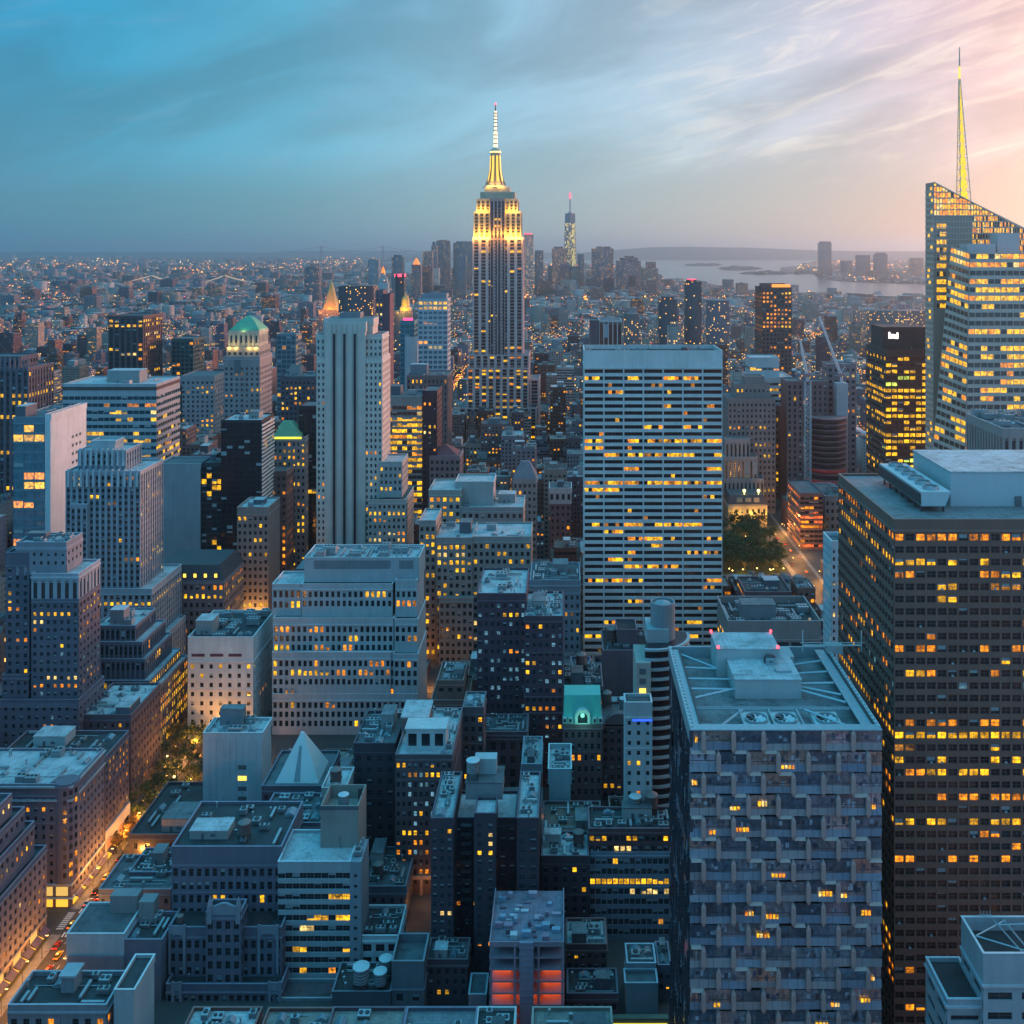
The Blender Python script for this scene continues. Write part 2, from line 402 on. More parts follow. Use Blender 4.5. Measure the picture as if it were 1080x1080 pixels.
        for i in range(n):
            q = r.random()
            if q < .45:
                w, d, h = r.uniform(1.8, 4.2) * big, r.uniform(1.5, 3.2) * big, r.uniform(1.2, 2.4) * big; p = spot(w, d)
                if not p: continue
                x, y = p; m = s.part('cooling_unit'); m.box(x, x + w, y, y + d, z + .3, z + h, mt)
                for a in (.15, w - .4): m.box(x + a, x + a + .25, y + .1, y + d - .1, z, z + .3, dk)
                nf = max(1, int(w / 1.5))
                for f_ in range(nf): m.cyl(x + (f_ + .5) * w / nf, y + d / 2, [(min(w / nf, d) * .36, z + h), (min(w / nf, d) * .36, z + h + .3)], dk, 10)
                for k_ in range(3): m.box(x + .1, x + w - .1, y - .05, y - .002, z + .5 + k_ * (h - .7) / 3, z + .5 + k_ * (h - .7) / 3 + .12, dk)
            elif q < .65:
                L = r.uniform(4, 10) * big; hor = r.random() < .5; w, d = (L, .9) if hor else (.9, L); p = spot(w, d)
                if not p: continue
                x, y = p; m = s.part('duct'); m.box(x, x + w, y, y + d, z + .5, z + 1.3, mt)
                for a in (.1, .5, .9):
                    if hor: m.box(x + L * a - .1, x + L * a + .1, y + .1, y + d - .1, z, z + .5, dk)
                    else: m.box(x + .1, x + w - .1, y + L * a - .1, y + L * a + .1, z, z + .5, dk)
            elif q < .85:
                p = spot(1.2, 1.2)
                if not p: continue
                x, y = p; m = s.part('vent_pipe'); hh = r.uniform(1.2, 2.6)
                m.cyl(x + .6, y + .6, [(.28, z), (.28, z + hh), (.5, z + hh), (.5, z + hh + .3), (.1, z + hh + .5)], mt, 8)
            else:
                w, d = r.uniform(2, 4), r.uniform(2, 5); p = spot(w, d)
                if not p: continue
                x, y = p; m = s.part('skylight'); gl = plain_mat('skylight_glass', (.16, .22, .25), .15)
                m.box(x, x + w, y, y + d, z, z + .5, mt)
                m.loft([[(x, y, z + .5), (x + w, y, z + .5), (x + w, y + d, z + .5), (x, y + d, z + .5)], [(x + w * .45, y + .1, z + 1.3), (x + w * .55, y + .1, z + 1.3), (x + w * .55, y + d - .1, z + 1.3), (x + w * .45, y + d - .1, z + 1.3)]], gl)
        return s
    def done(s, yb=None, minpx=11.0, frames=None):
        bx, by = (s.x0 + s.x1) / 2, s.y0
        root = empty(s.name, (bx, by, 0), s.label, s.cat, s.group); base = (bx, by, 0); s.root = root
        for k, mb in s.walls.items(): mb.build(k if isinstance(k, str) else k[0], root, base)
        for k, mb in s.roofmb.items(): mb.build(k[0], root, base)
        cur = []
        for nm, mb, par in s.parts:
            if par is None: cur.append(mb.build(nm, root, base))
            else: mb.build(nm, cur[par], base)
        pa, pb = min(proj(s.x0, s.y0, 0)[0], proj(s.x0, s.y1, 0)[0]), max(proj(s.x1, s.y0, 0)[0], proj(s.x1, s.y1, 0)[0])
        HEROES.append((pa, pb, s.d, yb if yb else 1080, s.x0, s.x1, s.y0, s.y1, s.short, s.ztop))
        # windows: the hundred that show largest are objects of their own, the rest is one part
        cand = []
        lim = (yb + 4) if yb else 1084
        for i, (c, w, h, o, lk, bl, gm, br) in enumerate(s.win):
            x, y = proj(*c); k = F / c[1]
            a = w * h * k * k if o == 'F' else h * w * k * k * abs(c[0]) / c[1]
            if y > 1160: continue
            if -3 < x < 1083 and y < lim and ((o == 'F') or (o == 'L') == (c[0] > 0)) and a > minpx and h * k > 3: cand.append((a + (lk is not None) * .2 * a, i))
        cand.sort(reverse=True); single = {i for _, i in cand[:100]}
        det = F / s.d > 2.0
        rest = MB(); cache = {}
        for i, (c, w, h, o, lk, bl, gm, br) in enumerate(s.win):
            if proj(*c)[1] > 1160: continue
            col = None
            if lk: col = LIT[lk]
            if i in single:
                q = 0 if br < .7 else 1 if br < 1.05 else 2
                key = (round(w, 3), round(h, 3), o, lk, round(bl * 4), gm.name, q)
                me = cache.get(key)
                if me is None:
                    m1 = MB(); s.pane(m1, (0, 0, 0), w, h, o, tuple(v * (.5, .9, 1.2)[q] for v in col) if col else None, round(bl * 4) / 4, gm, det)
                    me = cache[key] = m1.mesh('window')
                ob = bpy.data.objects.new('window', me); COL.objects.link(ob); ob.parent = root
                ob.location = (c[0] - bx, c[1] - by, c[2])
            else: s.pane(rest, c, w, h, o, tuple(v * br for v in col) if col else None, bl, gm, det)
        if rest.f:
            ob = rest.build('window_rows', root, base); ob['kind'] = 'stuff'
        BUILDINGS.append(s); return s
    def pane(s, mb, c, w, h, o, col, bl, gm, det):
        x, y, z = c; a = w / 2 * .985; b = h / 2 * .985
        def q(a0, a1, b0, b1, off, m, lit=None):
            if o == 'F': pts = [(x + a0, y - off, z + b0), (x + a1, y - off, z + b0), (x + a1, y - off, z + b1), (x + a0, y - off, z + b1)]
            elif o == 'L': pts = [(x - off, y + a1, z + b0), (x - off, y + a0, z + b0), (x - off, y + a0, z + b1), (x - off, y + a1, z + b1)]
            else: pts = [(x + off, y + a0, z + b0), (x + off, y + a1, z + b0), (x + off, y + a1, z + b1), (x + off, y + a0, z + b1)]
            mb.face(pts, m, lit)
        q(-a, a, -b, b, 0, gm, col or (0, 0, 0)); mb.any = True
        if bl > .05: q(-a, a, b - 2 * b * bl, b, .006, BLIND)
        if det:
            q(-a, a, -.05, .05, .012, FRAME)
            if w > 1.7: q(-.04, .04, -b, b, .014, FRAME)
# ------------------------------------------------------------------ buildings of the near and middle ground
def on(b, i=-1): return b.tiers[i][4]

# --- faceted glass tower, nearest on the right
gem = B('glass_tower', 'faceted glass tower with staggered pink fins and three large fans on its roof', 270, 'office tower', short='faceted glass tower')
def build_gem(b):
    D = 270.0; k = D / F; X0, X1 = PX(728, D), PX(931, D); Y0, Y1 = D, 327.0; Z = PZ(770, D)
    b.x0, b.x1, b.y0, b.y1, b.ztop = X0, X1, Y0, Y1, Z
    core = wall_mat((.05, .055, .07), .4); gl = []
    for i, c in enumerate(((.32, .37, .45), (.22, .26, .34), (.36, .33, .38), (.15, .20, .27), (.52, .37, .34))):  # pane tones stand in for silver-blue and warm pink reflections
        m, gg, p = newmat('faceted_glass'); P = pos(gg); n = gg.noise(P, .28, 3, .6, 1.5); n2 = gg.noise(P, .09, 3, .6, .6)
        f = gg.m('MULTIPLY', gg.ramp(n, [(.36, .55), (.5, .95), (.64, 1.15)]), gg.m('ADD', n2, .5))
        gg.put(p.inputs['Base Color'], gg.mix(1.0, c, gg.xyz(f, f, f), 'MULTIPLY')); p.inputs['Metallic'].default_value = .6; p.inputs['Roughness'].default_value = .18; gl.append(m)
    dkg = glass_mat((.02, .026, .036))
    sp_ = [wall_mat(c, .35, .25) for c in ((.27, .27, .32), (.22, .24, .31), (.34, .28, .29))]; dim_ = [wall_mat(c, .4, .3) for c in ((.05, .06, .09), (.34, .33, .38), (.09, .09, .13), (.16, .12, .13))]
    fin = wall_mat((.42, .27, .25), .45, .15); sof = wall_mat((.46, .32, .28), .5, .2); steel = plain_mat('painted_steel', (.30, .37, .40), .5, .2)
    w = b.wmb(); w.box(X0 + .9, X1 - .02, Y0 + 3.2, Y1 - .02, 0, Z - 3.6, core)
    rows, cw = 22.9 * k, 31.6 * k; n = int(Z / rows)
    r = random.Random(5); panel_mb = MB(); fin_rest = MB(); sof_mb = MB(); tops = []
    fb = bpy.data.objects
    b.gem = []
    for j in range(n):
        z1 = Z - .3 - j * rows; z0 = z1 - rows
        if proj(0, D, z1)[1] > 1140: break
        off = (cw / 2 if j % 2 else 0) - cw * .55
        xs = [X0 + off + i * cw for i in range(9)]
        for i, xa in enumerate(xs):
            xb = xa + cw; xa_, xb_ = max(xa, X0), min(xb, X1)
            if xb_ - xa_ < .4: continue
            t1, t2 = r.uniform(.0, 1.1), r.uniform(.0, 1.1)           # each pane leans its own way
            m = r.choice(gl[:4]) if r.random() > (.4 if i < 4 and j < 4 else .10) else gl[4]  # painted pink reflections crowd the upper left
            p = MB(); ov = r.choice((.30, .2, -.4, -.8, -1.2)); ya, yb_ = Y0 + .35 + t1 * .5 - min(ov, 0), Y0 + .35 + t2 * .5 - min(ov, 0)
            zs = z0 + rows * .06
            p.face([(xa_, ya + ov, zs), (xb_, yb_ + ov, zs), (xb_, yb_, z1), (xa_, ya, z1)], m)
            # floor line and mullions in the pane
            zm = (zs + z1) / 2
            p.face([(xa_, ya + ov / 2 - .03, zm - .09), (xb_, yb_ + ov / 2 - .03, zm - .09), (xb_, yb_ + ov / 2 - .03, zm + .09), (xa_, ya + ov / 2 - .03, zm + .09)], core)
            zd = zs + (z1 - zs) * r.uniform(.30, .42); at_ = lambda u, z_: (xa_ + (xb_ - xa_) * u, ya + (yb_ - ya) * u + ov * (z1 - z_) / (z1 - zs) - .02, z_)
            band = r.choice(sp_); p.face([at_(0, zs), at_(1, zs), at_(1, zd), at_(0, zd)], band)
            for q in range(r.randint(3, 7)):                    # blinds and dim rooms behind the glass
                u0 = r.uniform(0, .85); z_0 = zd + r.uniform(.1, 1.6); z_1 = min(z1 - .1, z_0 + r.uniform(.5, 1.8)); p.face([at_(u0, z_0), at_(min(1, u0 + r.uniform(.06, .14)), z_0), at_(min(1, u0 + .12), z_1), at_(u0, z_1)], r.choice(dim_))
            for q in (.33, .66):
                xm = xa_ + (xb_ - xa_) * q; ym = ya + (yb_ - ya) * q + ov / 2
                p.face([(xm - .05, ym + ov / 2 - .05, zs), (xm + .05, ym + ov / 2 - .05, zs), (xm + .05, ym - ov / 2 - .05, z1), (xm - .05, ym - ov / 2 - .05, z1)], core)
            pr = r.random()
            if pr < .20:
                u0 = r.uniform(.05, .4); u1 = u0 + r.uniform(.15, .5); zz = zs + rows * r.uniform(.12, .45); hh = rows * r.uniform(.14, .24); q0 = u0
                while q0 < u1:
                    a, c = xa_ + (xb_ - xa_) * q0, xa_ + (xb_ - xa_) * min(q0 + .085, u1)
                    yq = min(ya, yb_) + min(ov, 0) - .05
                    p.face([(a, yq, zz), (c, yq, zz), (c, yq, zz + hh), (a, yq, zz + hh)], dkg, LIT[r.choice('yyop')]); q0 += .12
            b.gem.append(('glass_panel', p))
            # pale soffit ledge under every second pane
            if r.random() < (.85 if i < 4 and j < 6 else .22):
                s_ = MB(); lw = cw * r.uniform(.36, .52); x_0 = xa_ + .3; x_1 = min(x_0 + lw, X1)
                s_.loft([[(x_0, Y0 + .05, z0 - .35), (x_1, Y0 + .05, z0 - .35), (x_1, Y0 + 2.4, z0 - .35), (x_0, Y0 + 2.4, z0 - .35)], [(x_0 + .15, Y0 + .5, z0 + .35), (x_1 - .2, Y0 + .5, z0 + .35), (x_1 - .2, Y0 + 2.4, z0 + .35), (x_0 + .15, Y0 + 2.4, z0 + .35)]], sof)
                b.gem.append(('ledge', s_))
            if X0 + .3 < xa < X1 - .3:
                f_ = MB(); hw = .62
                f_.loft([[(xa - .12, Y0 + .1, z0 - .2), (xa + .12, Y0 + .1, z0 - .2), (xa + .12, Y0 + 1.6, z0 - .2), (xa - .12, Y0 + 1.6, z0 - .2)],
                         [(xa - hw, Y0 - .25, z0 + .8), (xa + hw, Y0 - .1, z0 + .8), (xa + hw, Y0 + 2.2, z0 + .8), (xa - hw, Y0 + 2.2, z0 + .8)],
                         [(xa - hw, Y0 - .25, z1 - .8), (xa + hw, Y0 - .1, z1 - .8), (xa + hw, Y0 + 2.2, z1 - .8), (xa - hw, Y0 + 2.2, z1 - .8)],
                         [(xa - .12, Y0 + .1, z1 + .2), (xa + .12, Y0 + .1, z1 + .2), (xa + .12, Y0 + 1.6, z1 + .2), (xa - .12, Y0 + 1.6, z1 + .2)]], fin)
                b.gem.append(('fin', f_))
    # left flank: tall narrow panes with thin staggered ribs
    m = b.part('flank_glazing'); yy = Y0 + .9; i = 0
    while yy < Y1 - .5:
        for j in range(n):
            z1 = Z - .3 - j * rows
            if proj(X0, yy, z1)[1] > 1150: break
            tl = r.uniform(-.25, .25)
            m.face([(X0 + .55 + tl, yy + 1.75, z1 - rows), (X0 + .55 - tl, yy, z1 - rows), (X0 + .55 - tl, yy, z1 - .25), (X0 + .55 + tl, yy + 1.75, z1 - .25)], gl[(i + j) % 4 if r.random() < .7 else 1])
            if r.random() < .5: m.box(X0 + .05, X0 + .8, yy - .12, yy + .12, z1 - rows + .3, z1 - .3, core)
        yy += 1.8; i += 1
    # roof: steel ring, maintenance track, sunken deck, braces, tall white machine house and the fans
    d_ = b.part('roof'); zr = Z - 3.2
    d_.box(X0 + .9, X1 - .9, Y0 + 3.4, Y1 - .1, zr - .3, zr, roof_mat(ROOFS['gravel']))
    p = b.part('parapet')
    p.box(X0, X1, Y0 + 2.9, Y0 + 3.4, zr - 1, Z, steel); p.box(X0, X1, Y0 + .2, Y0 + 2.899, Z - .28, Z, steel); p.box(X0, X1, Y1 - .7, Y1, zr - 1, Z, steel)
    p.box(X0, X0 + .9, Y0 + 3.41, Y1 - .7, zr - 1, Z, steel); p.box(X1 - .9, X1, Y0 + 3.41, Y1 - .7, zr - 1, Z, steel)
    dk = plain_mat('dark_metal', (.05, .055, .06), .5, .3)
    for xa, xb in ((X0 + 1.2, X0 + 3.4), (X1 - 4.6, X1 - 1.2)): t = b.part('maintenance_track'); t.box(xa, xb, Y0 + 3.5, Y1 - 2, Z - .7, Z - .35, steel); t.box(xb - .45, xb - .1, Y0 + 3.5, Y1 - 2, Z - .34, Z + .1, dk)
    t = b.part('guard_rail')
    for yy in np.arange(Y0 + 2, Y1 - 2, 2.2):                      # ladder-like rail
        for xr in (X0 + .3, X1 - 1.0): t.box(xr, xr + .75, yy, yy + .5, Z + .004, Z + .35, wall_mat(PAL['white']))
    for xr in (X0 + .2, X1 - .35): t.box(xr, xr + .15, Y0 + 1, Y1 - 1, Z + .36, Z + .5, wall_mat(PAL['white']))
    xm = (X0 + X1) / 2
    h1 = b.part('machine_house'); wm = wall_mat(PAL['pale'], .7, .2); rf = roof_mat(ROOFS['pale'])
    a0, a1 = PX(774, 292), PX(856, 292)
    h1.box(a0 + 1, a1 - 2, 296, 315, zr, Z + 2.2, wm); h1.box(a0 + .8, a1 - 1.8, 295.8, 315.2, Z + 2.2, Z + 2.5, rf)
    h1.box(a0 - 2, a0 + 17, 311, 324, zr, Z + 5.2, wm); h1.box(a0 - 2.2, a0 + 17.2, 310.8, 324.2, Z + 5.2, Z + 5.5, rf)
    h1.box(a0 + 17.4, a1 + .5, 316, 324, zr, Z + 1.0, wm)
    u = b.part('fan_unit'); u.cyl(a0 + 13.5, 308, [(1.7, Z + 2.5), (1.9, Z + 3.4), (1.6, Z + 4.4), (.7, Z + 5.0)], dk, 14); u.box(a0 + 12, a0 + 15, 306.2, 306.4, Z + 2.5, Z + 4.4, steel)
    u = b.part('roof_hatch'); u.box(a0 + 14, a0 + 18.5, 300.5, 302.5, Z + 2.5, Z + 3.1, steel)
    for (x_, y_, x2, y2) in ((X0 + 3.6, 322, a0 - 2, 312), (X0 + 3.6, 312, a0 - 1, 311.5), (X0 + 3.6, 304, a0 + 1, 304), (X0 + 3.6, 297, a0 + 1, 297), (X0 + 4, 291, a0 + 2, 298), (X0 + 8, 273, a0 + 1, 284),
                              (X1 - 4.8, 317, a1 - 2, 314), (X1 - 4.8, 309, a1 - 1, 308), (X1 - 4.8, 301, a1 - 2, 301), (X1 - 4.8, 293, a1 - 2, 299), (X1 - 8, 273.5, a1 - 4, 284), (X1 - 4.8, 288, a1 - 3, 297)):
        br = b.part('brace'); br.bar((x_, y_, Z - .7), (x2, y2, Z - .9), .36, wall_mat((.38, .44, .47), .6, .15))
    for yy in (283.8, 284.6): br = b.part('beam'); br.box(X0 + 3.5, X1 - 4.8, yy, yy + .3, Z - 1.0, Z - .5, steel)
    for xx in (X0 + 15, X0 + 23.2, X0 + 31): br = b.part('beam'); br.box(xx, xx + .35, Y0 + 3.5, 283.79, Z - 1.0, Z - .45, steel)
    for cx in (X0 + 19.2, X0 + 27.2, X0 + 38.5):
        f0 = b.part('roof_fan'); s_ = 3.6; yc = 278.9
        f0.box(cx - s_, cx + s_, yc - 5.2, yc + 5.2, zr, Z - 1.5, wall_mat(PAL['white']))
        f0.cyl(cx, yc, [(3.0, Z - 1.5), (3.15, Z - .6), (2.9, Z - .6), (2.85, Z - 1.45)], steel, 24, cap=False)
        bl = b.sub('fan_blades'); bm_ = wall_mat((.5, .55, .56), .4, .1); bl.cyl(cx, yc, [(2.84, Z - 1.49), (2.84, Z - 1.46)], dk, 24)
        bl.cyl(cx, yc, [(.45, Z - 1.45), (.45, Z - .75)], bm_, 10)
        for q in range(8):
            a = q * math.pi / 4; ca_, sa_ = math.cos(a), math.sin(a); T = lambda u_, v_, z_: (cx + ca_ * u_ - sa_ * v_, yc + sa_ * u_ + ca_ * v_, z_)
            bl.loft([[T(.4, -.25, Z - 1.2), T(2.6, -.55, Z - 1.3), T(2.6, .35, Z - .9), T(.4, .25, Z - .9)], [T(.4, -.25, Z - 1.14), T(2.6, -.55, Z - 1.24), T(2.6, .35, Z - .84), T(.4, .25, Z - .84)]], bm_)
    cr = b.part('window_cleaning_rig')
    cr.box(a1 + 12, a1 + 17, 321, 324, Z - .3, Z + 2.4, wm)
    for xx in (a1 + 4.5, a1 + 23): cr.bar((xx, 322, Z), (xx, 322, Z + 7), .18, wall_mat(PAL['white']))
    cr.bar((a1 + 4.5, 322, Z + 2.2), (a1 + 23, 322, Z + 2.2), .3, wall_mat(PAL['white'])); cr.bar((a1 + 3.6, 322, Z + 3), (a1 + 24, 322, Z + 3), .12, wall_mat(PAL['white']))
    for (x_, y_, z_) in ((a0 - 2, 323.8, Z + 5.9), (a0 + 17, 323.8, Z + 5.9), (a0 - 1.6, 311, Z + 5.9), (a0 + 16.6, 311, Z + 5.9)):
        o_ = b.part('warning_light'); o_.cyl(x_, y_, [(.1, z_ - .4), (.38, z_ - .2), (.38, z_ + .4), (.1, z_ + .6)], emit_mat('red_light', (1, .04, .06), 4), 8)
build_gem(gem)
gem.done(minpx=1e9)
for nm, p in gem.gem:                                   # every pane, fin and ledge is a part of its own
    cs = np.mean(np.array(p.v), 0); bx, by = (gem.x0 + gem.x1) / 2, gem.y0
    o = bpy.data.objects.new(nm, p.mesh(nm, tuple(cs))); COL.objects.link(o); o.parent = gem.root; o.location = (cs[0] - bx, cs[1] - by, cs[2])

# --- dark office tower filling the right edge
b = B('office_tower', 'tall dark brown office tower with rows of orange lit windows at the right edge', 300, 'office tower', short='dark brown tower')
b.t(943, 1168, 548, depth=61, rows=13.05, cols=11.4, ww=.80, wh=.54, glass=(.028, .02, .022), wall=(.19, .095, .075), mode='grid', lit=.085, sidelit=.06, blinds=.10, roof='gravel', sides='L', sidecols=10.5, parapet=.7, cap=12,
    litrows=((0, .86, 'o'), (2, .8, 'y'), (9, .42, 'o'), (12, .25, 'c'), (15, .5, 'o'), (16, .97, 'y'), (18, .3, 'y'), (21, .5, 'o'), (23, .4, 'y'), (26, .35, 'o'), (35, .5, 'o')), mix=[('o', .50), ('y', .32), ('d', .18)], rec=.4)
X0, X1, Y0, Y1, z, zt = b.tiers[0]
m = b.part('mechanical_house'); xa, xb = PX(1000, 320), PX(1168, 320); m.box(xa, xb, 318, 352, z, z + 10.5, wall_mat((.45, .46, .47), .7, .15)); m.box(xa - .2, xb + .2, 317.8, 352.2, z + 10.5, z + 10.9, roof_mat(ROOFS['pale']))
m = b.sub('door'); m.box(xa + 20, xa + 22, 317.5, 317.79, z, z + 3.2, FRAME)
m = b.part('cooling_tower'); mt = plain_mat('galvanised_metal', (.34, .37, .39), .45, .4); dk = plain_mat('dark_metal', (.05, .055, .06), .5, .3)
ya, yb2 = 311, 352; xc0, xc1 = PX(972, 311), PX(999, 311)
m.loft([[(xc0, ya, z + 1.8), (xc1 - .6, ya, z + 1.8), (xc1 - .6, yb2, z + 1.8), (xc0, yb2, z + 1.8)], [(xc0 - .2, ya, z + 6.2), (xc1 + 1.2, ya, z + 6.2), (xc1 + 1.2, yb2, z + 6.2), (xc0 - .2, yb2, z + 6.2)]], wall_mat((.46, .48, .49), .6, .15))
m.box(xc0 - .6, xc0 - .21, ya, yb2, z + 2.4, z + 5.6, dk)
for yy in np.arange(ya + .5, yb2, 6): m.box(xc0, xc0 + .5, yy, yy + .5, z, z + 1.8, dk); m.box(xc1 - 1.2, xc1 - .7, yy, yy + .5, z, z + 1.8, dk)
for i in range(6):
    f_ = b.sub('fan_stack'); yc = ya + 4 + i * 6.6; xc = (xc0 + xc1) / 2 + .3
    f_.cyl(xc, yc, [(2.5, z + 6.2), (2.3, z + 7.2), (2.05, z + 7.2), (2.05, z + 6.5)], mt, 20, cap=False); f_.cyl(xc, yc, [(2.04, z + 6.3), (2.04, z + 6.4)], dk, 20)
    for q in range(4): f_.bar((xc, yc, z + 6.8), (xc + 1.9 * math.cos(q * 1.571 + .5), yc + 1.9 * math.sin(q * 1.571 + .5), z + 6.8), .12, mt)
b.done()

# --- bottom right corner: pale stepped block
b = B('office_building', 'pale stepped block with a steel framed roof well at the bottom right corner', 250, 'office building', short='pale corner block')
b.t(1037, 1180, 1006, depth=14, rows=21, cols=32, ww=.72, wh=.40, wall=(.34, .37, .40), lit=.0, roof='tar', parapet=3.4, cap=34, sides='L', rec=.5, blinds=.3)
b.t(999, 1036.6, 1054, dy=1.5, depth=15, rows=20, cols=38, ww=.8, wh=.42, wall=(.30, .33, .36), lit=.0, roof='tar', cap=8, sides='L', rec=.5)
X0, X1, Y0, Y1, z, zt = b.tiers[0]; st = plain_mat('painted_steel', (.30, .37, .40), .5, .2)
for (p, q) in (((X0 + 1, Y0 + 7, zt - .3), (X0 + 12, Y0 + 1, zt - .3)), ((X0 + 1, Y0 + 7, zt - .3), (X0 + 11, Y1 - 1, zt - .3)), ((X0 + 10, Y0 + .6, zt - .2), (X0 + 8, Y1 - 1, zt - .2)), ((X0 + 12, Y0 + .6, zt - .2), (X0 + 10.5, Y1 - 1, zt - .2)), ((X0 + 8.5, Y1 - 3, zt - .2), (X0 + 25, Y1 - 2, zt - .2))):
    m = b.part('roof_truss'); m.bar(p, q, .22, st)
m = b.part('antenna_rack')
for q in range(4): m.bar((X0 + 5 + q * .8, Y1 - .2, zt), (X0 + 5 + q * .8, Y1 - .2, zt + 1.6), .1, st)
m.bar((X0 + 4.6, Y1 - .2, zt + .5), (X0 + 7.8, Y1 - .2, zt + .5), .1, st)
b.done()

# --- white gridded slab behind the glass tower
b = B('office_tower', 'wide white slab tower with a grid of seven bays and scattered lit floors', 640, 'office tower', short='white gridded slab')
b.t(616, 762, 370, depth=38, rows=7.36, cols=20.7, ww=.93, wh=.60, wall=(.62, .56, .54), mode='grid', lit=.0, cap=18, roof='tar', parapet=2.6, rec=.8, blinds=.05, sides='LR', skirt=0,
    glass=(.03, .022, .026))
b.win.clear()
D = 640; k = D / F; X0, X1 = PX(616, D), PX(762, D); bw = (X1 - X0) / 7; fh = 7.36 * k; zc = PZ(370, D) - 18 * k; gm = glass_mat((.035, .024, .028)); rr = random.Random(3)
LITROW = {1: .2, 2: .12, 3: .22, 5: .35, 6: .15, 8: .45, 10: .85, 11: .10, 12: .6, 14: .35, 16: .92, 17: .06, 22: .30, 23: .22, 24: .15, 25: .12, 26: .30, 27: .22, 28: .28, 29: .12, 30: .62, 33: .22, 36: .22, 37: .2, 38: .42}
for j in range(44):
    for c in range(7):
        rowp = LITROW.get(j, .03) * 1.15; nsub = 5; on_bay = rr.random() < rowp
        sw = bw * .93 / nsub
        for q in range(nsub):
            lk = None
            if on_bay and rr.random() < .72: lk = rr.choice('yyyod')
            elif rr.random() < .02: lk = rr.choice('yod')
            cx = X0 + (c + .5) * bw + (q - 2) * sw; z = zc - (j + .5) * fh + .05 * fh
            if z < 2: continue
            b.win.append(((cx, D + .78, z), sw * 1.01, fh * .6, 'F', lk, 0, gm, rr.uniform(.7, 1.2)))
b.clutter(n=14, seed=1, big=1.3, pent=False)
m = b.part('roof_barrel'); X0, X1, Y0, Y1, z, zt = b.tiers[0]; m.cyl(X0 + 64, Y0 + 6, [(2.4, z), (2.4, z + 3.6), (1.5, z + 4.4)], plain_mat('dark_metal', (.05, .055, .06)), 12)
b.done(yb=690)

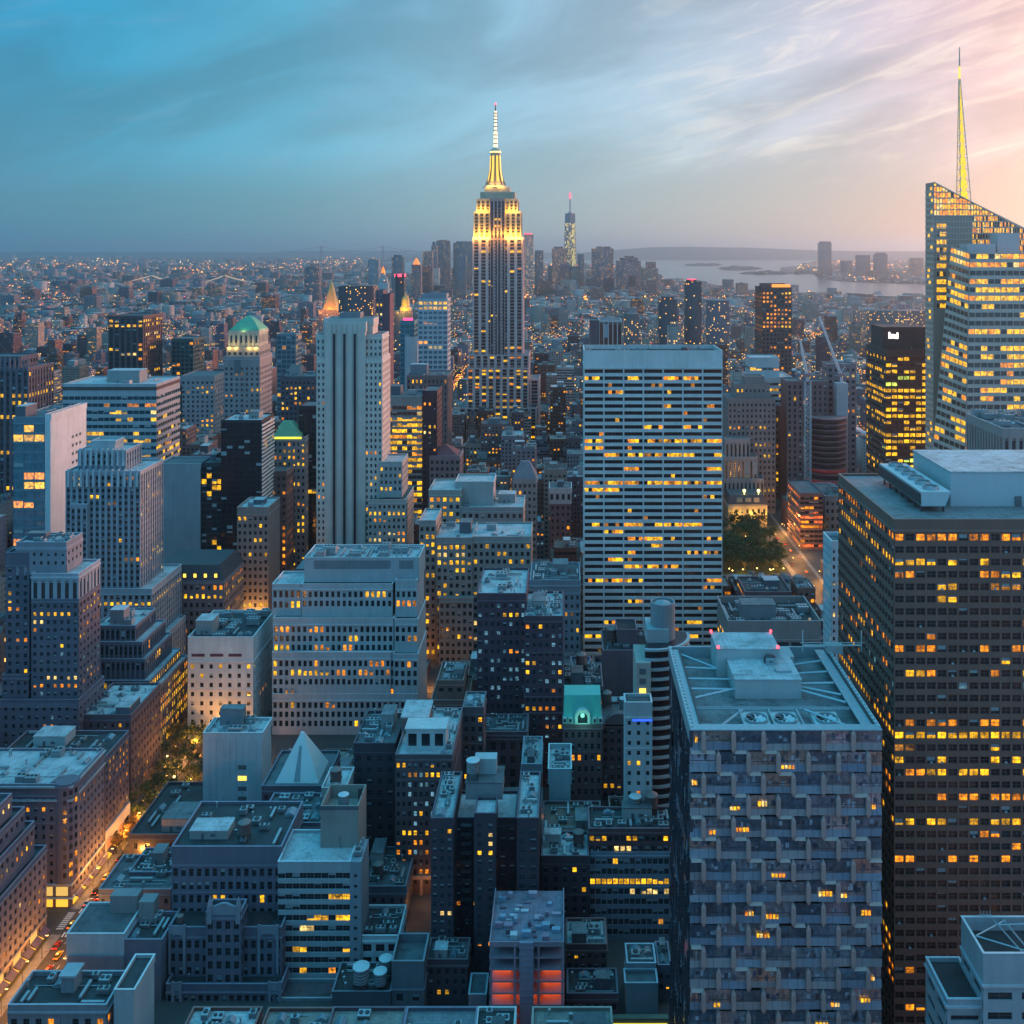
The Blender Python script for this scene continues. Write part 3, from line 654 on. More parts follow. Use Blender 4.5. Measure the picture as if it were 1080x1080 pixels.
# --- skyscraper with the floodlit crown
def esb():
    d = 1270; b = B('art_deco_skyscraper', 'tallest stepped limestone skyscraper with a golden floodlit crown and white mast', d, 'skyscraper', short='floodlit skyscraper')
    st = (.56, .40, .38); sp = (.30, .17, .16); kw = dict(mode='piers', wall=st, sp=sp, rows=3.5, cols=7.4, ww=.60, wh=.55, roof='gravel', rec=1.3, blinds=.08, mix=[('y', .75), ('o', .25)])
    b.t(484, 566, 430, depth=75, lit=.05, **kw)
    b.t(558.5, 569, 400, dy=18, depth=50, lit=.05, **kw)
    b.t(492.5, 557.5, 388, dy=4, depth=66, lit=.14, litrows=((0, .6), (1, .35), (2, .7), (4, .35), (9, .3)), **kw)
    b.t(494, 558, 374, dy=6, depth=60, z0=on(b), lit=.06, litrows=((0, .65), (1, .1), (3, .6)), **kw)
    z3 = on(b)
    b.t(498.5, 551.5, 250, dy=9, depth=48, z0=z3, lit=.028, cap=3, litrows=((2, .35), (3, .5), (8, .4), (26, .2), (32, .5), (34, .25), (38, .3)), **kw)
    b.t(517, 532.5, 209, dy=8, depth=50, z0=z3, lit=.02, cap=3, **{**kw, 'cols': 4.2, 'sp': (.11, .06, .066), 'wall': (.38, .26, .26)})
    zs = PZ(250, d + 9)
    crown = {**kw, 'wall': (.42, .36, .27), 'sp': (.20, .14, .10), 'lit': .0, 'rows': 3.5, 'cols': 5.0, 'rec': 1.0}
    b.t(499.5, 516.6, 223, dy=11, depth=44, z0=zs, cap=2, **crown); b.t(532.9, 549.5, 223, dy=11, depth=44, z0=zs, cap=2, **crown)
    zs2 = PZ(223, d + 11)
    b.t(502.5, 516.6, 209.5, dy=13, depth=40, z0=zs2, cap=2, **crown); b.t(532.9, 546, 209.5, dy=13, depth=40, z0=zs2, cap=2, **crown)
    b.t(506.5, 543, 202.5, dy=16, depth=34, z0=PZ(209.5, d + 13), cap=5, blank=True, **{**crown, 'lit': 0}); b.t(511, 537.5, 197.5, dy=18, depth=30, z0=PZ(202.5, d + 16), cap=4, blank=True, **{**crown, 'lit': 0})
    yc = d + 33; k = yc / F; cx = PX(522.6, yc); Zm = lambda py: PZ(py, yc)
    ms = b.part('mast'); gold = wall_mat((.48, .40, .26), .45, .1); dkm = wall_mat((.12, .085, .08), .5, .2)
    ms.cyl(cx, yc, [(13.5 * k, Zm(198)), (12.5 * k, Zm(196.5)), (9.6 * k, Zm(195)), (8.2 * k, Zm(192)), (7 * k, Zm(188)), (5.6 * k, Zm(178)), (5.2 * k, Zm(163)), (5.6 * k, Zm(162)), (5.6 * k, Zm(158.5)), (4.2 * k, Zm(157.5)), (2.2 * k, Zm(155.5))], gold, 16)
    for q in range(8):
        a = q * math.pi / 4 + .39; w = b.sub('mast_window'); u = Vector((math.cos(a), math.sin(a), 0)); v = Vector((-math.sin(a), math.cos(a), 0))
        pts = []
        for (rr_, py, hw) in ((8.4, 191.5, 1.3), (6.2, 180, 1.15), (5.6, 164.5, 1.0)): pts.append([Vector((cx, yc, Zm(py))) + u * rr_ * k + v * hw * k * sgn for sgn in (-1, 1)])
        w.loft([[tuple(p[0]), tuple(p[1]), tuple(p[1] - u * .8), tuple(p[0] - u * .8)] for p in pts], emit_mat('mast_light', (1.0, .60, .07), .85))
        f = b.sub('buttress'); a2 = q * math.pi / 4; u = Vector((math.cos(a2), math.sin(a2), 0)); v = Vector((-math.sin(a2), math.cos(a2), 0))
        f.loft([[tuple(Vector((cx, yc, Zm(py))) + u * r_ * k + v * .45 * k * s1) for (r_, s1) in ((r0, -1), (r0, 1), (r1, 1), (r1, -1))] for py, r0, r1 in ((197, 4, 11.5), (188, 4, 8.2), (178, 4, 6.2), (164, 4, 5.6))], dkm)
    rg = b.part('mast_lantern'); rg.cyl(cx, yc, [(5.9 * k, Zm(161.4)), (5.9 * k, Zm(159.6))], emit_mat('lantern_light', (1, .78, .35), .9), 16)
    an = b.part('antenna'); rd = emit_mat('antenna_light', (1, .86, .58), .8)
    an.cyl(cx, yc, [(2.3 * k, Zm(156)), (2.1 * k, Zm(140)), (1.6 * k, Zm(139)), (1.35 * k, Zm(117))], rd, 8)
    ring = b.sub('antenna_collar')
    for py in (152, 147, 143, 138, 134, 130, 126.5, 123, 120): ring.cyl(cx, yc, [(2.25 * k, Zm(py)), (2.25 * k, Zm(py) + 1.1)], wall_mat((.3, .1, .08)), 8)
    tp = b.sub('antenna_tip'); tp.cyl(cx, yc, [(.75 * k, Zm(117)), (.5 * k, Zm(110.5))], plain_mat('dark_metal', (.05, .055, .06)), 6); tp.cyl(cx, yc, [(.5 * k, Zm(110.5)), (.9 * k, Zm(110)), (.9 * k, Zm(108.8))], emit_mat('red_light', (1, .04, .06), 4), 6)
    b.done(yb=430, minpx=5.5)
    # the floodlights on the setbacks
    def flood(px, py, y, e, size=2.0):
        ld = bpy.data.lights.new('floodlight', 'POINT'); ld.energy = e; ld.color = (1.0, .50, .045); ld.shadow_soft_size = size
        o = bpy.data.objects.new('floodlight', ld); COL.objects.link(o); o.location = (PX(px, y), y, PZ(py, y))
    for px in (501, 505.5, 510, 514.5, 534.5, 539, 543.5, 548): flood(px, 248.4, d + 6.2, 8000)
    for px in (503.5, 508, 513, 535.5, 540.5, 545): flood(px, 221.6, d + 9.2, 4000)
    for px in (519.5, 524.5, 529.5): flood(px, 246, d + 3.4, 2600)
    for px in (514, 519, 526, 531): flood(px, 195.6, d + 17, 3500)
esb()

# --- crystalline tower with the raked top and spire
def crystal():
    b = B('crystal_tower', 'faceted glass tower with a raked yellow lit crown and lattice spire', 640, 'skyscraper', short='raked crystal tower')
    wm = wall_mat((.46, .28, .22), .5, .15); sp = wall_mat((.60, .42, .35), .45, .12); gm = glass_mat((.10, .068, .055)); rnd = random.Random(9); mb = b.wmb()
    def skin(P0, P1, P1t, P0t, nrow, ncol, lit, litrows=(), crown=0, wh=.56, ww=.9, proud=.45):
        P0, P1, P1t, P0t = map(Vector, (P0, P1, P1t, P0t))
        nrm = (P1 - P0).cross(P0t - P0).normalized()
        at = lambda u, v: (P0.lerp(P1, u)).lerp(P0t.lerp(P1t, u), v)
        def slab(u0, u1, v0, v1, q, m):
            a = [at(u0, v0), at(u1, v0), at(u1, v1), at(u0, v1)]
            mb.loft([[tuple(p) for p in a], [tuple(p + nrm * q) for p in a]], m)
        dv = 1 / nrow; du = 1 / ncol
        for j in range(nrow):
            for i in range(ncol): mb.face([tuple(at(u, v) - nrm * .05) for u, v in ((i * du, j * dv), (i * du + du, j * dv), (i * du + du, j * dv + dv), (i * du, j * dv + dv))], wm)
        for j in range(nrow + 1):
            h = dv * (1 - wh)
            slab(0, 1, max(0, j * dv - h / 2), min(1, j * dv + h / 2), proud, sp)
        for i in range(ncol + 1): slab(max(0, i * du - du * (1 - ww) / 2), min(1, i * du + du * (1 - ww) / 2), 0, 1, proud * .8, sp)
        for j in range(nrow):
            top = nrow - 1 - j; rl = dict((e[0], e[1]) for e in litrows).get(top); run = 0
            rowf = lit * rnd.choice((.2, .5, 1, 1, 2.2))
            for i in range(ncol):
                col = None
                if top < crown:
                    if rnd.random() < .93: col = LIT[rnd.choice('yyop')]
                elif run > 0: run -= 1; col = LIT['y']
                elif rnd.random() < (rl if rl is not None else rowf): col = LIT[rnd.choice('yyo')]; run = rnd.choice((0, 1, 2))
                u0, u1 = (i + (1 - ww) / 2) * du, (i + 1 - (1 - ww) / 2) * du; v0, v1 = (j + (1 - wh) / 2) * dv, (j + 1 - (1 - wh) / 2) * dv
                b.panes.append(([tuple(at(u, v) + nrm * .06) for u, v in ((u0, v0), (u1, v0), (u1, v1), (u0, v1))], gm, col))
    b.panes = []
    # rear wedge
    d2 = 690; d3 = 706
    A = lambda px, py, d: (PX(px, d), d, PZ(py, d)); G = lambda px, d: (PX(px, d), d, 0)
    zl, zr = PZ(192, d2), PZ(246, d2)
    xl, xr = PX(985, d2), PX(1088, d2)
    prof = [(xl, 0), (xr + 14, 0), (xr, zr - 30), (xr - 3, zr + 3), (xl, zl)]
    mb.loft([[(x, d2 + .8, z) for x, z in prof], [(x, d3, z) for x, z in prof]], wm)
    # open glazed crown of the wedge: sloping top edge
    nr = 6
    def wedge_row(zlo, zhi, x0_, x1_, n, lit):
        for i in range(n):
            xa, xb = x0_ + (x1_ - x0_) * i / n, x0_ + (x1_ - x0_) * (i + 1) / n
            ztop = lambda x: zl + (zr - zl) * (x - xl) / (xr - xl)
            za, zb = min(zhi, ztop(xa) - .5), min(zhi, ztop(xb) - .5)
            if min(za, zb) - zlo < .6: continue
            b.panes.append(([(xa + .15, d2 + .74, zlo + .3), (xb - .15, d2 + .74, zlo + .3), (xb - .15, d2 + .74, zb), (xa + .15, d2 + .74, za)], gm, LIT[rnd.choice('yyyopo')] if rnd.random() < lit else None))
    step = 4.0; z = zr - 24; zi = 0
    while z < zl:
        fx = max(0, min(1, (zl - z) / (zl - zr))); xe = xl + (xr - xl) * min(1, fx)
        wedge_row(z, z + step - .5, xl + .3 if z > PZ(228, d2) else xl + (xr - xl) * .40, xr - 1, 34, .96 if z > PZ(231, d2) else .6); z += step
    z = 6.0
    while z < zl - 6:
        mb.box(xl - .3, xl - .002, d2 + .8, d3 - .1, z, z + 1.7, sp)
        if z > 120 and rnd.random() < .45: y_ = rnd.uniform(d2 + 1, d3 - 6); b.panes.append(([(xl - .05, y_ + 4, z + 1.8), (xl - .05, y_, z + 1.8), (xl - .05, y_, z + 3.9), (xl - .05, y_ + 4, z + 3.9)], gm, LIT['y']))
        z += 4.0
    for q in range(11):                                       # lit stair windows down the left edge
        zq = PZ(236, d2) - q * 5.4
        for i in range(3): b.panes.append(([(xl + 2.2 + i * 2.2, d2 + .74, zq - 3), (xl + 4.2 + i * 2.2, d2 + .74, zq - 3), (xl + 4.2 + i * 2.2, d2 + .74, zq), (xl + 2.2 + i * 2.2, d2 + .74, zq)], gm, LIT['y'] if rnd.random() < .85 else None))
    m2 = b.part('crown_screen')
    for i in range(35):
        x = xl + (xr - xl) * i / 34; zt_ = zl + (zr - zl) * i / 34; m2.box(x - .12, x + .12, d2 + .45, d2 + .70, PZ(290, d2), zt_, sp)
    z = zr - 24
    while z < zl - 2:
        xe = xl + (xr - xl) * max(.05, min(1, (zl - z) / (zl - zr))); m2.box(xl, xe, d2 + .5, d2 + .72, z - .3, z + .3, sp); z += step
    m2.bar((xl, d2 + .5, zl), (xr, d2 + .5, zr), .5, sp); 
    # front mass: chamfered, tapering
    zf = PZ(266, 640); f0b, f1b, frb = (PX(1013, 640), 640, 0), (PX(966, 675), 675, 0), (PX(1135, 640), 640, 0)
    f0t, f1t, frt = (PX(1023, 641), 641, zf), (PX(1003.5, 672), 672, zf + 4), (PX(1120, 641), 641, zf)
    nrow = int(zf / (8.75 * .5953))
    lr = ((0, .9), (1, .9), (2, .05), (4, .45), (5, .4), (6, .35), (8, .12), (10, .12), (11, .55), (12, .35), (13, .45), (15, .4), (17, .3), (22, .35))
    skin(f0b, frb, frt, f0t, nrow, 15, .22, lr, 2); skin(f1b, f0b, f0t, f1t, nrow, 6, .22, lr, 2)
    tt = (zf - 9) / zf; L_ = lambda p, q: tuple(p[i] + (q[i] - p[i]) * tt for i in range(2)); g0, gr_, g1 = L_(f0b, f0t), L_(frb, frt), L_(f1b, f1t)
    mb.loft([[(f0b[0] + 4, f0b[1] + 1.4, 0), (frb[0], 641.4, 0), (frb[0], 689, 0), (PX(978, 689), 689, 0), (f1b[0] + 6, 676, 0)], [(g0[0] + 4, g0[1] + 1.4, zf - 9), (gr_[0], gr_[1] + 1.4, zf - 9), (gr_[0], 689, zf - 9), (PX(1012, 689), 689, zf - 9), (g1[0] + 6, g1[1] + 1, zf - 9)]], wm)
    for (x0_, x1_, y_, z0_, z1_) in ((1020, 1050, 655, 267, 257), (1052, 1075, 660, 268, 246)):
        m = b.part('plant_screen'); m.box(PX(x0_, y_), PX(x1_, y_), y_, y_ + 12, PZ(276, y_), PZ(z1_, y_), wall_mat((.50, .44, .43), .5, .1))
    # spire
    sy = 712; k = sy / F; cx = PX(1016.5, sy); sn = b.part('spire'); st = wall_mat((.72, .58, .40), .45, .1); ex = (1012 - 1016.5) * k
    zb_, zt_ = PZ(214, sy), PZ(50, sy)
    legs = []
    for (ux, uy) in ((-1, -1), (1, -1), (1, 1), (-1, 1)):
        a = Vector((cx + ux * 5.6 * k, sy + uy * 5.6 * k, zb_)); c = Vector((cx + ex + ux * .5 * k, sy + uy * .5 * k, PZ(83, sy))); legs.append((a, c)); sn.bar(a, c, .34, st, 5)
    ns = 11
    for q in range(ns):
        u, v = q / ns, (q + 1) / ns
        for w in range(4):
            a, c = legs[w], legs[(w + 1) % 4]
            sn.bar(a[0].lerp(a[1], u), c[0].lerp(c[1], v), .16, st, 3); sn.bar(a[0].lerp(a[1], u), c[0].lerp(c[1], u), .18, st, 3)
        cc = sum((l[0].lerp(l[1], u + .03) for l in legs), Vector()) / 4; ww_ = (legs[1][0].lerp(legs[1][1], u) - legs[0][0].lerp(legs[0][1], u)).length
        lm = b.sub('spire_lamp'); h = (zt_ - zb_) / ns * .8
        lm.cyl(cc.x, cc.y, [(ww_ * .46, cc.z), (ww_ * .38, cc.z + h * .5), (ww_ * .16, cc.z + h * .95)], emit_mat('spire_light', (1, .64, .01), .75), 8)
    pt = b.sub('spire_tip'); pt.cyl(cx + ex, sy, [(1.3 * k, PZ(83, sy)), (1.0 * k, PZ(70, sy))], emit_mat('spire_tip_light', (1, .66, .10), .8), 8); pt.cyl(cx + ex, sy, [(.9 * k, PZ(70, sy)), (.5 * k, zt_)], wall_mat((.8, .5, .36)), 6)
    b.x0, b.x1, b.y0, b.y1, b.ztop = PX(966, 675), xr + 14, 640, d3, zl
    b.done(yb=545)
    # panes
    order = sorted(range(len(b.panes)), key=lambda i: -sum(max(0, min(1080, proj(*p)[0])) > 0 and proj(*p)[0] < 1082 and proj(*p)[1] < 500 for p in b.panes[i][0]) - (b.panes[i][2] is not None) * .5)
    rest = MB(); base = ((b.x0 + b.x1) / 2, 640, 0)
    for n_, i in enumerate(order):
        pts, m, col = b.panes[i]
        if n_ < 100:
            p = MB(); p.face(pts, m, col or (0, 0, 0)); p.any = True; cs = tuple(np.mean(np.array(pts), 0)); o = bpy.data.objects.new('window', p.mesh('window', cs)); COL.objects.link(o)
            o.parent = b.root; o.location = tuple(cs[q] - base[q] for q in range(3))
        else: rest.face(pts, m, col or (0, 0, 0)); rest.any = True
    rest.build('window_rows', b.root, base)['kind'] = 'stuff'
crystal()
def flood(x, y, z, e, c, size=1.0):
    ld = bpy.data.lights.new('floodlight', 'POINT'); ld.energy = e; ld.color = c; ld.shadow_soft_size = size
    o = bpy.data.objects.new('floodlight', ld); COL.objects.link(o); o.location = (x, y, z)
def T(name, label, d, tiers, yb, cat='office building', cl=(), short=None, extra=None, minpx=11.0):
    b = B(name, label, d, cat, short=short)
    for t in tiers:
        a = dict(t[-1]) if isinstance(t[-1], dict) else {}; xy = t[:-1] if isinstance(t[-1], dict) else t
        if a.pop('on', None) is not None: a['z0'] = on(b)
        b.t(*xy, **a)
    for c in cl: b.clutter(**c)
    if extra: extra(b)
    b.done(yb=yb, minpx=minpx); return b
BY = {}
# ---------------- foreground, bottom centre and left
WARM = [('y', .6), ('o', .25), ('p', .15)]
gk = dict(wall=(.15, .14, .18), rows=14, cols=8.3, ww=.56, wh=.60, mode='grid', rec=.45, blinds=.22, roof='tar')
def gothic(b):
    st = wall_mat((.26, .25, .29))
    m = b.part('gable'); d = b.d + 1.4; k = d / F; x0, x1 = PX(221, d), PX(251, d); z = PZ(962, d)
    m.loft([[(x0, d, z - 1), (x1, d, z - 1), (x1, d + 1, z - 1), (x0, d + 1, z - 1)], [(x0 + 1, d, z + 1.6), (x1 - 1, d, z + 1.6), (x1 - 1, d + 1, z + 1.6), (x0 + 1, d + 1, z + 1.6)], [(x0 + 4, d, z + 2.9), (x1 - 4, d, z + 2.9), (x1 - 4, d + 1, z + 2.9), (x0 + 4, d + 1, z + 2.9)]], st)
    for x in (x0, x1):
        p = b.part('pinnacle'); p.box(x - .8, x + .8, d - .3, d + 1.3, z - 4, z + 2, st); p.cyl(x, d + .5, [(.95, z + 2), (.7, z + 3.2), (.1, z + 5.4)], st, 8)
    for tx, ti, w in ((181, 0, 11), (283, 0, 14), (178, 1, 18), (272, 1, 22)):
        dd = b.tiers[0][2] if ti == 0 else b.tiers[1][2]
        # arched heads over the turret windows and corner piers
        xa, xb = PX(tx, dd), PX(tx + w, dd); zt = b.tiers[0][5] if ti == 0 else b.tiers[1][5]
        p = b.part('turret'); p.box(xa, xa + .9, dd - .5, dd - .01, zt - 16, zt + 1.1, st); p.box(xb - .9, xb, dd - .5, dd - .01, zt - 16, zt + 1.1, st)
        n = 10; ring = [(math.cos(math.pi * i / n), math.sin(math.pi * i / n)) for i in range(n + 1)]; cx = (xa + xb) / 2; r0 = (xb - xa) / 2 - .9
        p.loft([[(cx + c * r0, dd - .45, zt - 4.4 + s * r0), (cx + c * r0, dd - .01, zt - 4.4 + s * r0), (cx + c * (r0 + .5), dd - .01, zt - 4.4 + s * (r0 + .5)), (cx + c * (r0 + .5), dd - .45, zt - 4.4 + s * (r0 + .5))] for c, s in ring], st)
        p.box(xa + .91, xb - .91, dd - .4, dd - .01, zt - 2.2, zt + .8, st)
BY['gothic'] = T('stone_loft_building', 'violet grey stone building with gothic turrets, arches and pinnacled gable', 352, [
    (175, 297, 1038, dict(depth=16, cap=9, lit=.012, **gk)),
    (178, 297, 978, dict(dy=5, depth=16, cap=11, z0=0, lit=.02, **gk)),
    (217, 254, 962, dict(dy=1.5, depth=7, cap=7, z0=0, lit=.05, **{**gk, 'cols': 9})),
    (181, 297, 893, dict(dy=15, depth=30, cap=20, z0=0, lit=.03, litrows=((2, .14, 'y'),), **gk))], 1080, 'loft building', [dict(n=6, seed=1)], 'gothic stone building', gothic)
def modern(b):
    d = 372; k = d / F; m = b.part('tower_block'); bg = wall_mat((.27, .24, .215)); x0, x1 = PX(338, d), PX(378, d)
    z0, z1 = b.tiers[0][4], PZ(850, d)
    m.box(x0, x1, d, d + 15, 0, z1 - 5, bg); m.box(x0, x1, d, d + .5, z1 - 5, z1, bg); m.box(x0, x0 + .5, d + .5, d + 15, z1 - 5, z1, bg); m.box(x1 - .5, x1, d + .5, d + 15, z1 - 5, z1, bg); m.box(x0 + .5, x1 - .5, d + 14.5, d + 15, z1 - 5, z1, bg)
    q = b.sub('vent_stack'); q.cyl(x1 - 1, d + 8, [(.7, z1 - 6), (.7, z1 + 2), (.9, z1 + 2), (.9, z1 + 2.4)], plain_mat('dark_metal', (.05, .055, .06)), 10)
    q = b.sub('louvre'); q.box(x0 - .06, x1 + .06, d - .06, d - .002, z1 - 1.5, z1 - .1, wall_mat(PAL['slate']))
    q = b.sub('lamp_bracket'); q.bar((x0 + 7, d, z1 - 11), (x0 + 7, d - .8, z1 - 11.4), .12, FRAME); q.bar((x0 + 7, d - .8, z1 - 11.4), (x0 + 7.6, d - .8, z1 - 15), .1, FRAME)
    b.tank_spot = ((x0 + x1) / 2, d + 7, z1 - 4.9)
    s = b.part('lit_sign'); dd = 352; s.box(PX(304, dd), PX(318, dd), dd - .3, dd - .002, PZ(1067, dd), PZ(1060, dd), emit_mat('red_sign', (1, .05, .10), 1.4)); s.box(PX(298, dd), PX(303.5, dd), dd - .3, dd - .002, PZ(1066, dd), PZ(1062, dd), emit_mat('blue_sign', (.05, .18, 1), 1.1)); s.box(PX(318.5, dd), PX(323, dd), dd - .3, dd - .002, PZ(1066, dd), PZ(1062, dd), emit_mat('blue_sign', (.05, .18, 1), 1.1))
BY['modern'] = T('office_building', 'pale blue grey modern block with long ribbon windows and a beige lift tower', 362, [
    (293, 369, 909, dict(depth=20, rows=11.1, cols=8.0, ww=.96, wh=.56, mode='bands', wall=(.33, .36, .38), lit=.015, litrows=((2, .62, 'y'), (5, .28, 'p'), (7, .42, 'y'), (11, .2, 'y')), blinds=.2, cap=9, roof='pale', sides='', parapet=.9)),
    (368.9, 381, 909, dict(dy=0, depth=14, cap=9, wall=(.24, .26, .29), rows=11.1, cols=14, ww=.3, wh=.3, lit=0, noroof=True, roof='pale', sides=''))], 1080, 'office building', [dict(n=3, seed=1, pent=False)], 'ribbon windowed block', modern)
T('podium', 'low grey podium block carrying a small red lit sign at its top', 352, [(292, 350, 1053, dict(depth=9.5, rows=14, cols=9, ww=.8, wh=.5, wall=(.25, .27, .29), lit=.0, roof='mid', cap=8))], 1080, 'podium', short='grey podium')
def smallwhite(b):
    X0, X1, Y0, Y1, z, zt = b.tiers[0]; m = b.part('roof_deck'); m.box(X0 + .6, X0 + 7, Y0 + 2, Y0 + 13, z, z + 1.2, wall_mat((.07, .05, .06)))
    q = b.sub('skylight'); q.box(X0 + 1.2, X0 + 3, Y0 + 6, Y0 + 10, z + 1.2, z + 1.5, emit_mat('skylight_glow', (1, .62, .1), .55))
BY['small'] = T('townhouse', 'small white fronted building with dark stepped roof beside the ribbon windowed block', 363, [
    (367, 421, 987, dict(depth=17, rows=13.5, cols=12.5, ww=.68, wh=.60, wall=(.42, .46, .48), sp=(.42, .46, .48), lit=.0, cap=6, roof='tar', blinds=.25))], 1080, 'townhouse', [dict(n=4, seed=3, pent=False)], 'white fronted building', smallwhite)
BY['tanks'] = T('low_building', 'dark low building at the bottom edge carrying three water tanks', 341, [
    (350, 412, 1046, dict(depth=14, rows=16, cols=14, ww=.4, wh=.5, wall=(.10, .11, .13), lit=.0, roof='tar', cap=20)),
    (413, 447, 1014, dict(dy=1, depth=14, rows=16, cols=14, ww=.4, wh=.5, wall=(.13, .14, .16), lit=.0, roof='mid', cap=30, parapet=3))], 1080, 'low building', [dict(n=3, ti=0, seed=2, pent=False)], 'dark tank building')
ak = dict(wall=(.070, .052, .068), rows=9.6, cols=9.4, ww=.50, wh=.48, rec=.35, blinds=.42, roof='pale', mix=WARM, glass=(.03, .045, .055))
def aptx(b):
    X0, X1, Y0, Y1, z, zt = b.tiers[0]; m = b.part('penthouse'); wm = wall_mat((.24, .23, .24)); xa, xb = PX(491, 376), PX(530, 376)
    m.box(xa, xb, 376, 388, z, z + 6, wm); m.box(xa - .2, xb + .2, 375.8, 388.2, z + 6, z + 6.3, roof_mat(ROOFS['mid'])); m.box(PX(500, 380), PX(524, 384), 382, 387, z + 6.3, z + 12, wall_mat((.4, .44, .45)))
    b.tank_spot = (PX(502, 380) - 1, 379, z + 6.3)
    for x in range(9):
        q = b.part('balcony'); zz = z - 8 - x * 3.4; xx = b.tiers[2][0] + 3; q.box(xx, xx + 3.6, 372.4, 374.3, zz, zz + .2, FRAME)
        for i in range(6): q.box(xx + i * .7, xx + i * .7 + .08, 372.4, 372.5, zz + .2, zz + 1.1, FRAME)
        q.box(xx, xx + 3.6, 372.38, 372.48, zz + 1.1, zz + 1.2, FRAME)
BY['apt'] = T('apartment_block', 'dark brick twin winged apartment block with pale roofs and a recessed court', 362, [
    (454.5, 478, 863, dict(depth=32, lit=.05, cap=9, **ak)), (545, 568, 863, dict(depth=32, lit=.045, cap=9, **ak)),
    (478.3, 544.6, 863, dict(dy=12.5, depth=19, lit=.02, cap=8, sides='', **{**ak, 'wall': (.045, .036, .05)})),
    (500, 523, 858, dict(dy=2, depth=11, lit=.10, cap=8, **{**ak, 'cols': 11.4, 'ww': .35}))], 1080, 'apartment block', [dict(n=5, ti=0, seed=1, pent=False), dict(n=5, ti=1, seed=2, pent=False)], 'twin winged apartment block', aptx)
def shell(b):
    d = 330; k = d / F; X0, X1 = PX(516, d), PX(595, d); zt = PZ(997, d); Y1 = 358; cc = wall_mat((.30, .21, .25)); dkk = wall_mat((.05, .035, .045)); orr = emit_mat('work_light', (1, .15, .012), 2.2, True); fh = 12.5 * k
    w = b.wmb(); w.box(X0 + .2, X1 - .2, d + 5, Y1, 0, zt - 1, dkk)
    r = random.Random(4)
    for j in range(12):
        z = zt - j * fh
        if z < 0: break
        w.box(X0, X1, d, Y1 - .2, z - .55, z, cc)
        if j and z > .5:
            for i in range(3):
                xa, xb = X0 + .5 + i * (X1 - X0) / 3, X0 + (i + 1) * (X1 - X0) / 3 - .5
                if j in (3, 4, 5, 6, 7, 8) and i != 1 or (j == 5):
                    q = b.part('work_lamp'); q.box(xa + .6, xb - .6, d + 3.9, d + 4.6, z + .5, z + fh - 1.0, orr)
        for i in range(4): x = X0 + .2 + i * (X1 - X0 - 1.1) / 3; w.box(x, x + .7, d + .1, d + .9, z - fh, z - .551, cc)
    p = b.part('parapet'); p.box(X0, X1, d, d + .4, zt + .001, zt + 1.1, cc); p.box(X0, X0 + .4, d + .4, Y1, zt + .001, zt + 1.1, cc); p.box(X1 - .4, X1, d + .4, Y1, zt + .001, zt + 1.1, cc)
    p = b.part('roof'); p.box(X0 + .4, X1 - .4, d + .4, Y1 - .2, zt + .004, zt + .1, roof_mat((.20, .17, .22)))
    b.tiers.append((X0, X1, d, Y1, zt + .1, zt + 1)); b.x0, b.x1, b.y0, b.y1, b.ztop = X0, X1, d, Y1, zt + 1
    pal = [wall_mat(c) for c in ((.40, .30, .36), (.25, .33, .42), (.45, .47, .50), (.14, .10, .13), (.30, .20, .26))]
    for i in range(34):
        x, y = r.uniform(X0 + 1, X1 - 4), r.uniform(d + 1.5, Y1 - 4); q = b.part(r.choice(('building_material', 'debris_crate', 'roof_rail')))
        q.box(x, x + r.uniform(.8, 3), y, y + r.uniform(.3, 2.5), zt + .1 + i * .004, zt + r.uniform(.5, 1.9), r.choice(pal))
    m = b.part('hoist'); m.box((X0 + X1) / 2 - 2.2, (X0 + X1) / 2 + 2.2, d - 1.3, d - .1, 0, zt + 1.6, wall_mat((.25, .22, .28))); 
    for j in range(10): m.box((X0 + X1) / 2 - 2.4, (X0 + X1) / 2 + 2.4, d - 1.5, d - .05, zt - j * fh * .5 - .2, zt - j * fh * .5, cc)
b = B('building_shell', 'half stripped building shell with open floors glowing orange from work lights', 330, 'building site', short='stripped shell'); shell(b); b.done(yb=1080); BY['shell'] = b
T('low_building', 'small grey flat shed between the stripped shell and the dark apartment wing', 340, [(494, 513, 1049, dict(depth=10, blank=True, wall=(.20, .22, .25), roof='mid', cap=12))], 1080, 'shed', short='grey shed')
BY['loft'] = T('loft_building', 'red brick loft with white framed lower front and two roof tanks beside the faceted tower', 384, [
    (621, 712, 874, dict(depth=15, rows=10.6, cols=6.3, ww=.70, wh=.5, wall=(.13, .07, .08), lit=.05, cap=5, roof='tar', blinds=.3)),
    (622, 712, 899, dict(dy=-.75, depth=.74, rows=10.6, cols=6.2, ww=.80, wh=.56, wall=(.21, .23, .28), lit=.03, litrows=((2, .95, 'y'), (3, .42, 'p'), (8, .5, 'o')), cap=4, rec=.3, blinds=.35, sides='', noroof=True))], 1000, 'loft building', [dict(n=6, ti=0, seed=1)], 'white framed loft')
def shed2(b):
    X0, X1, Y0, Y1, z, zt = b.tiers[0]; m = b.part('canopy'); m.box(X0 - 14, X1 + 3, 338, 340, 1.5, 4.6, wall_mat((.16, .17, .12))); q = b.sub('lamp_strip'); q.box(X0 - 13.6, X1 + 2.6, 337.7, 337.99, 2.2, 3.0, emit_mat('yard_light', (1, .80, .05), .8))
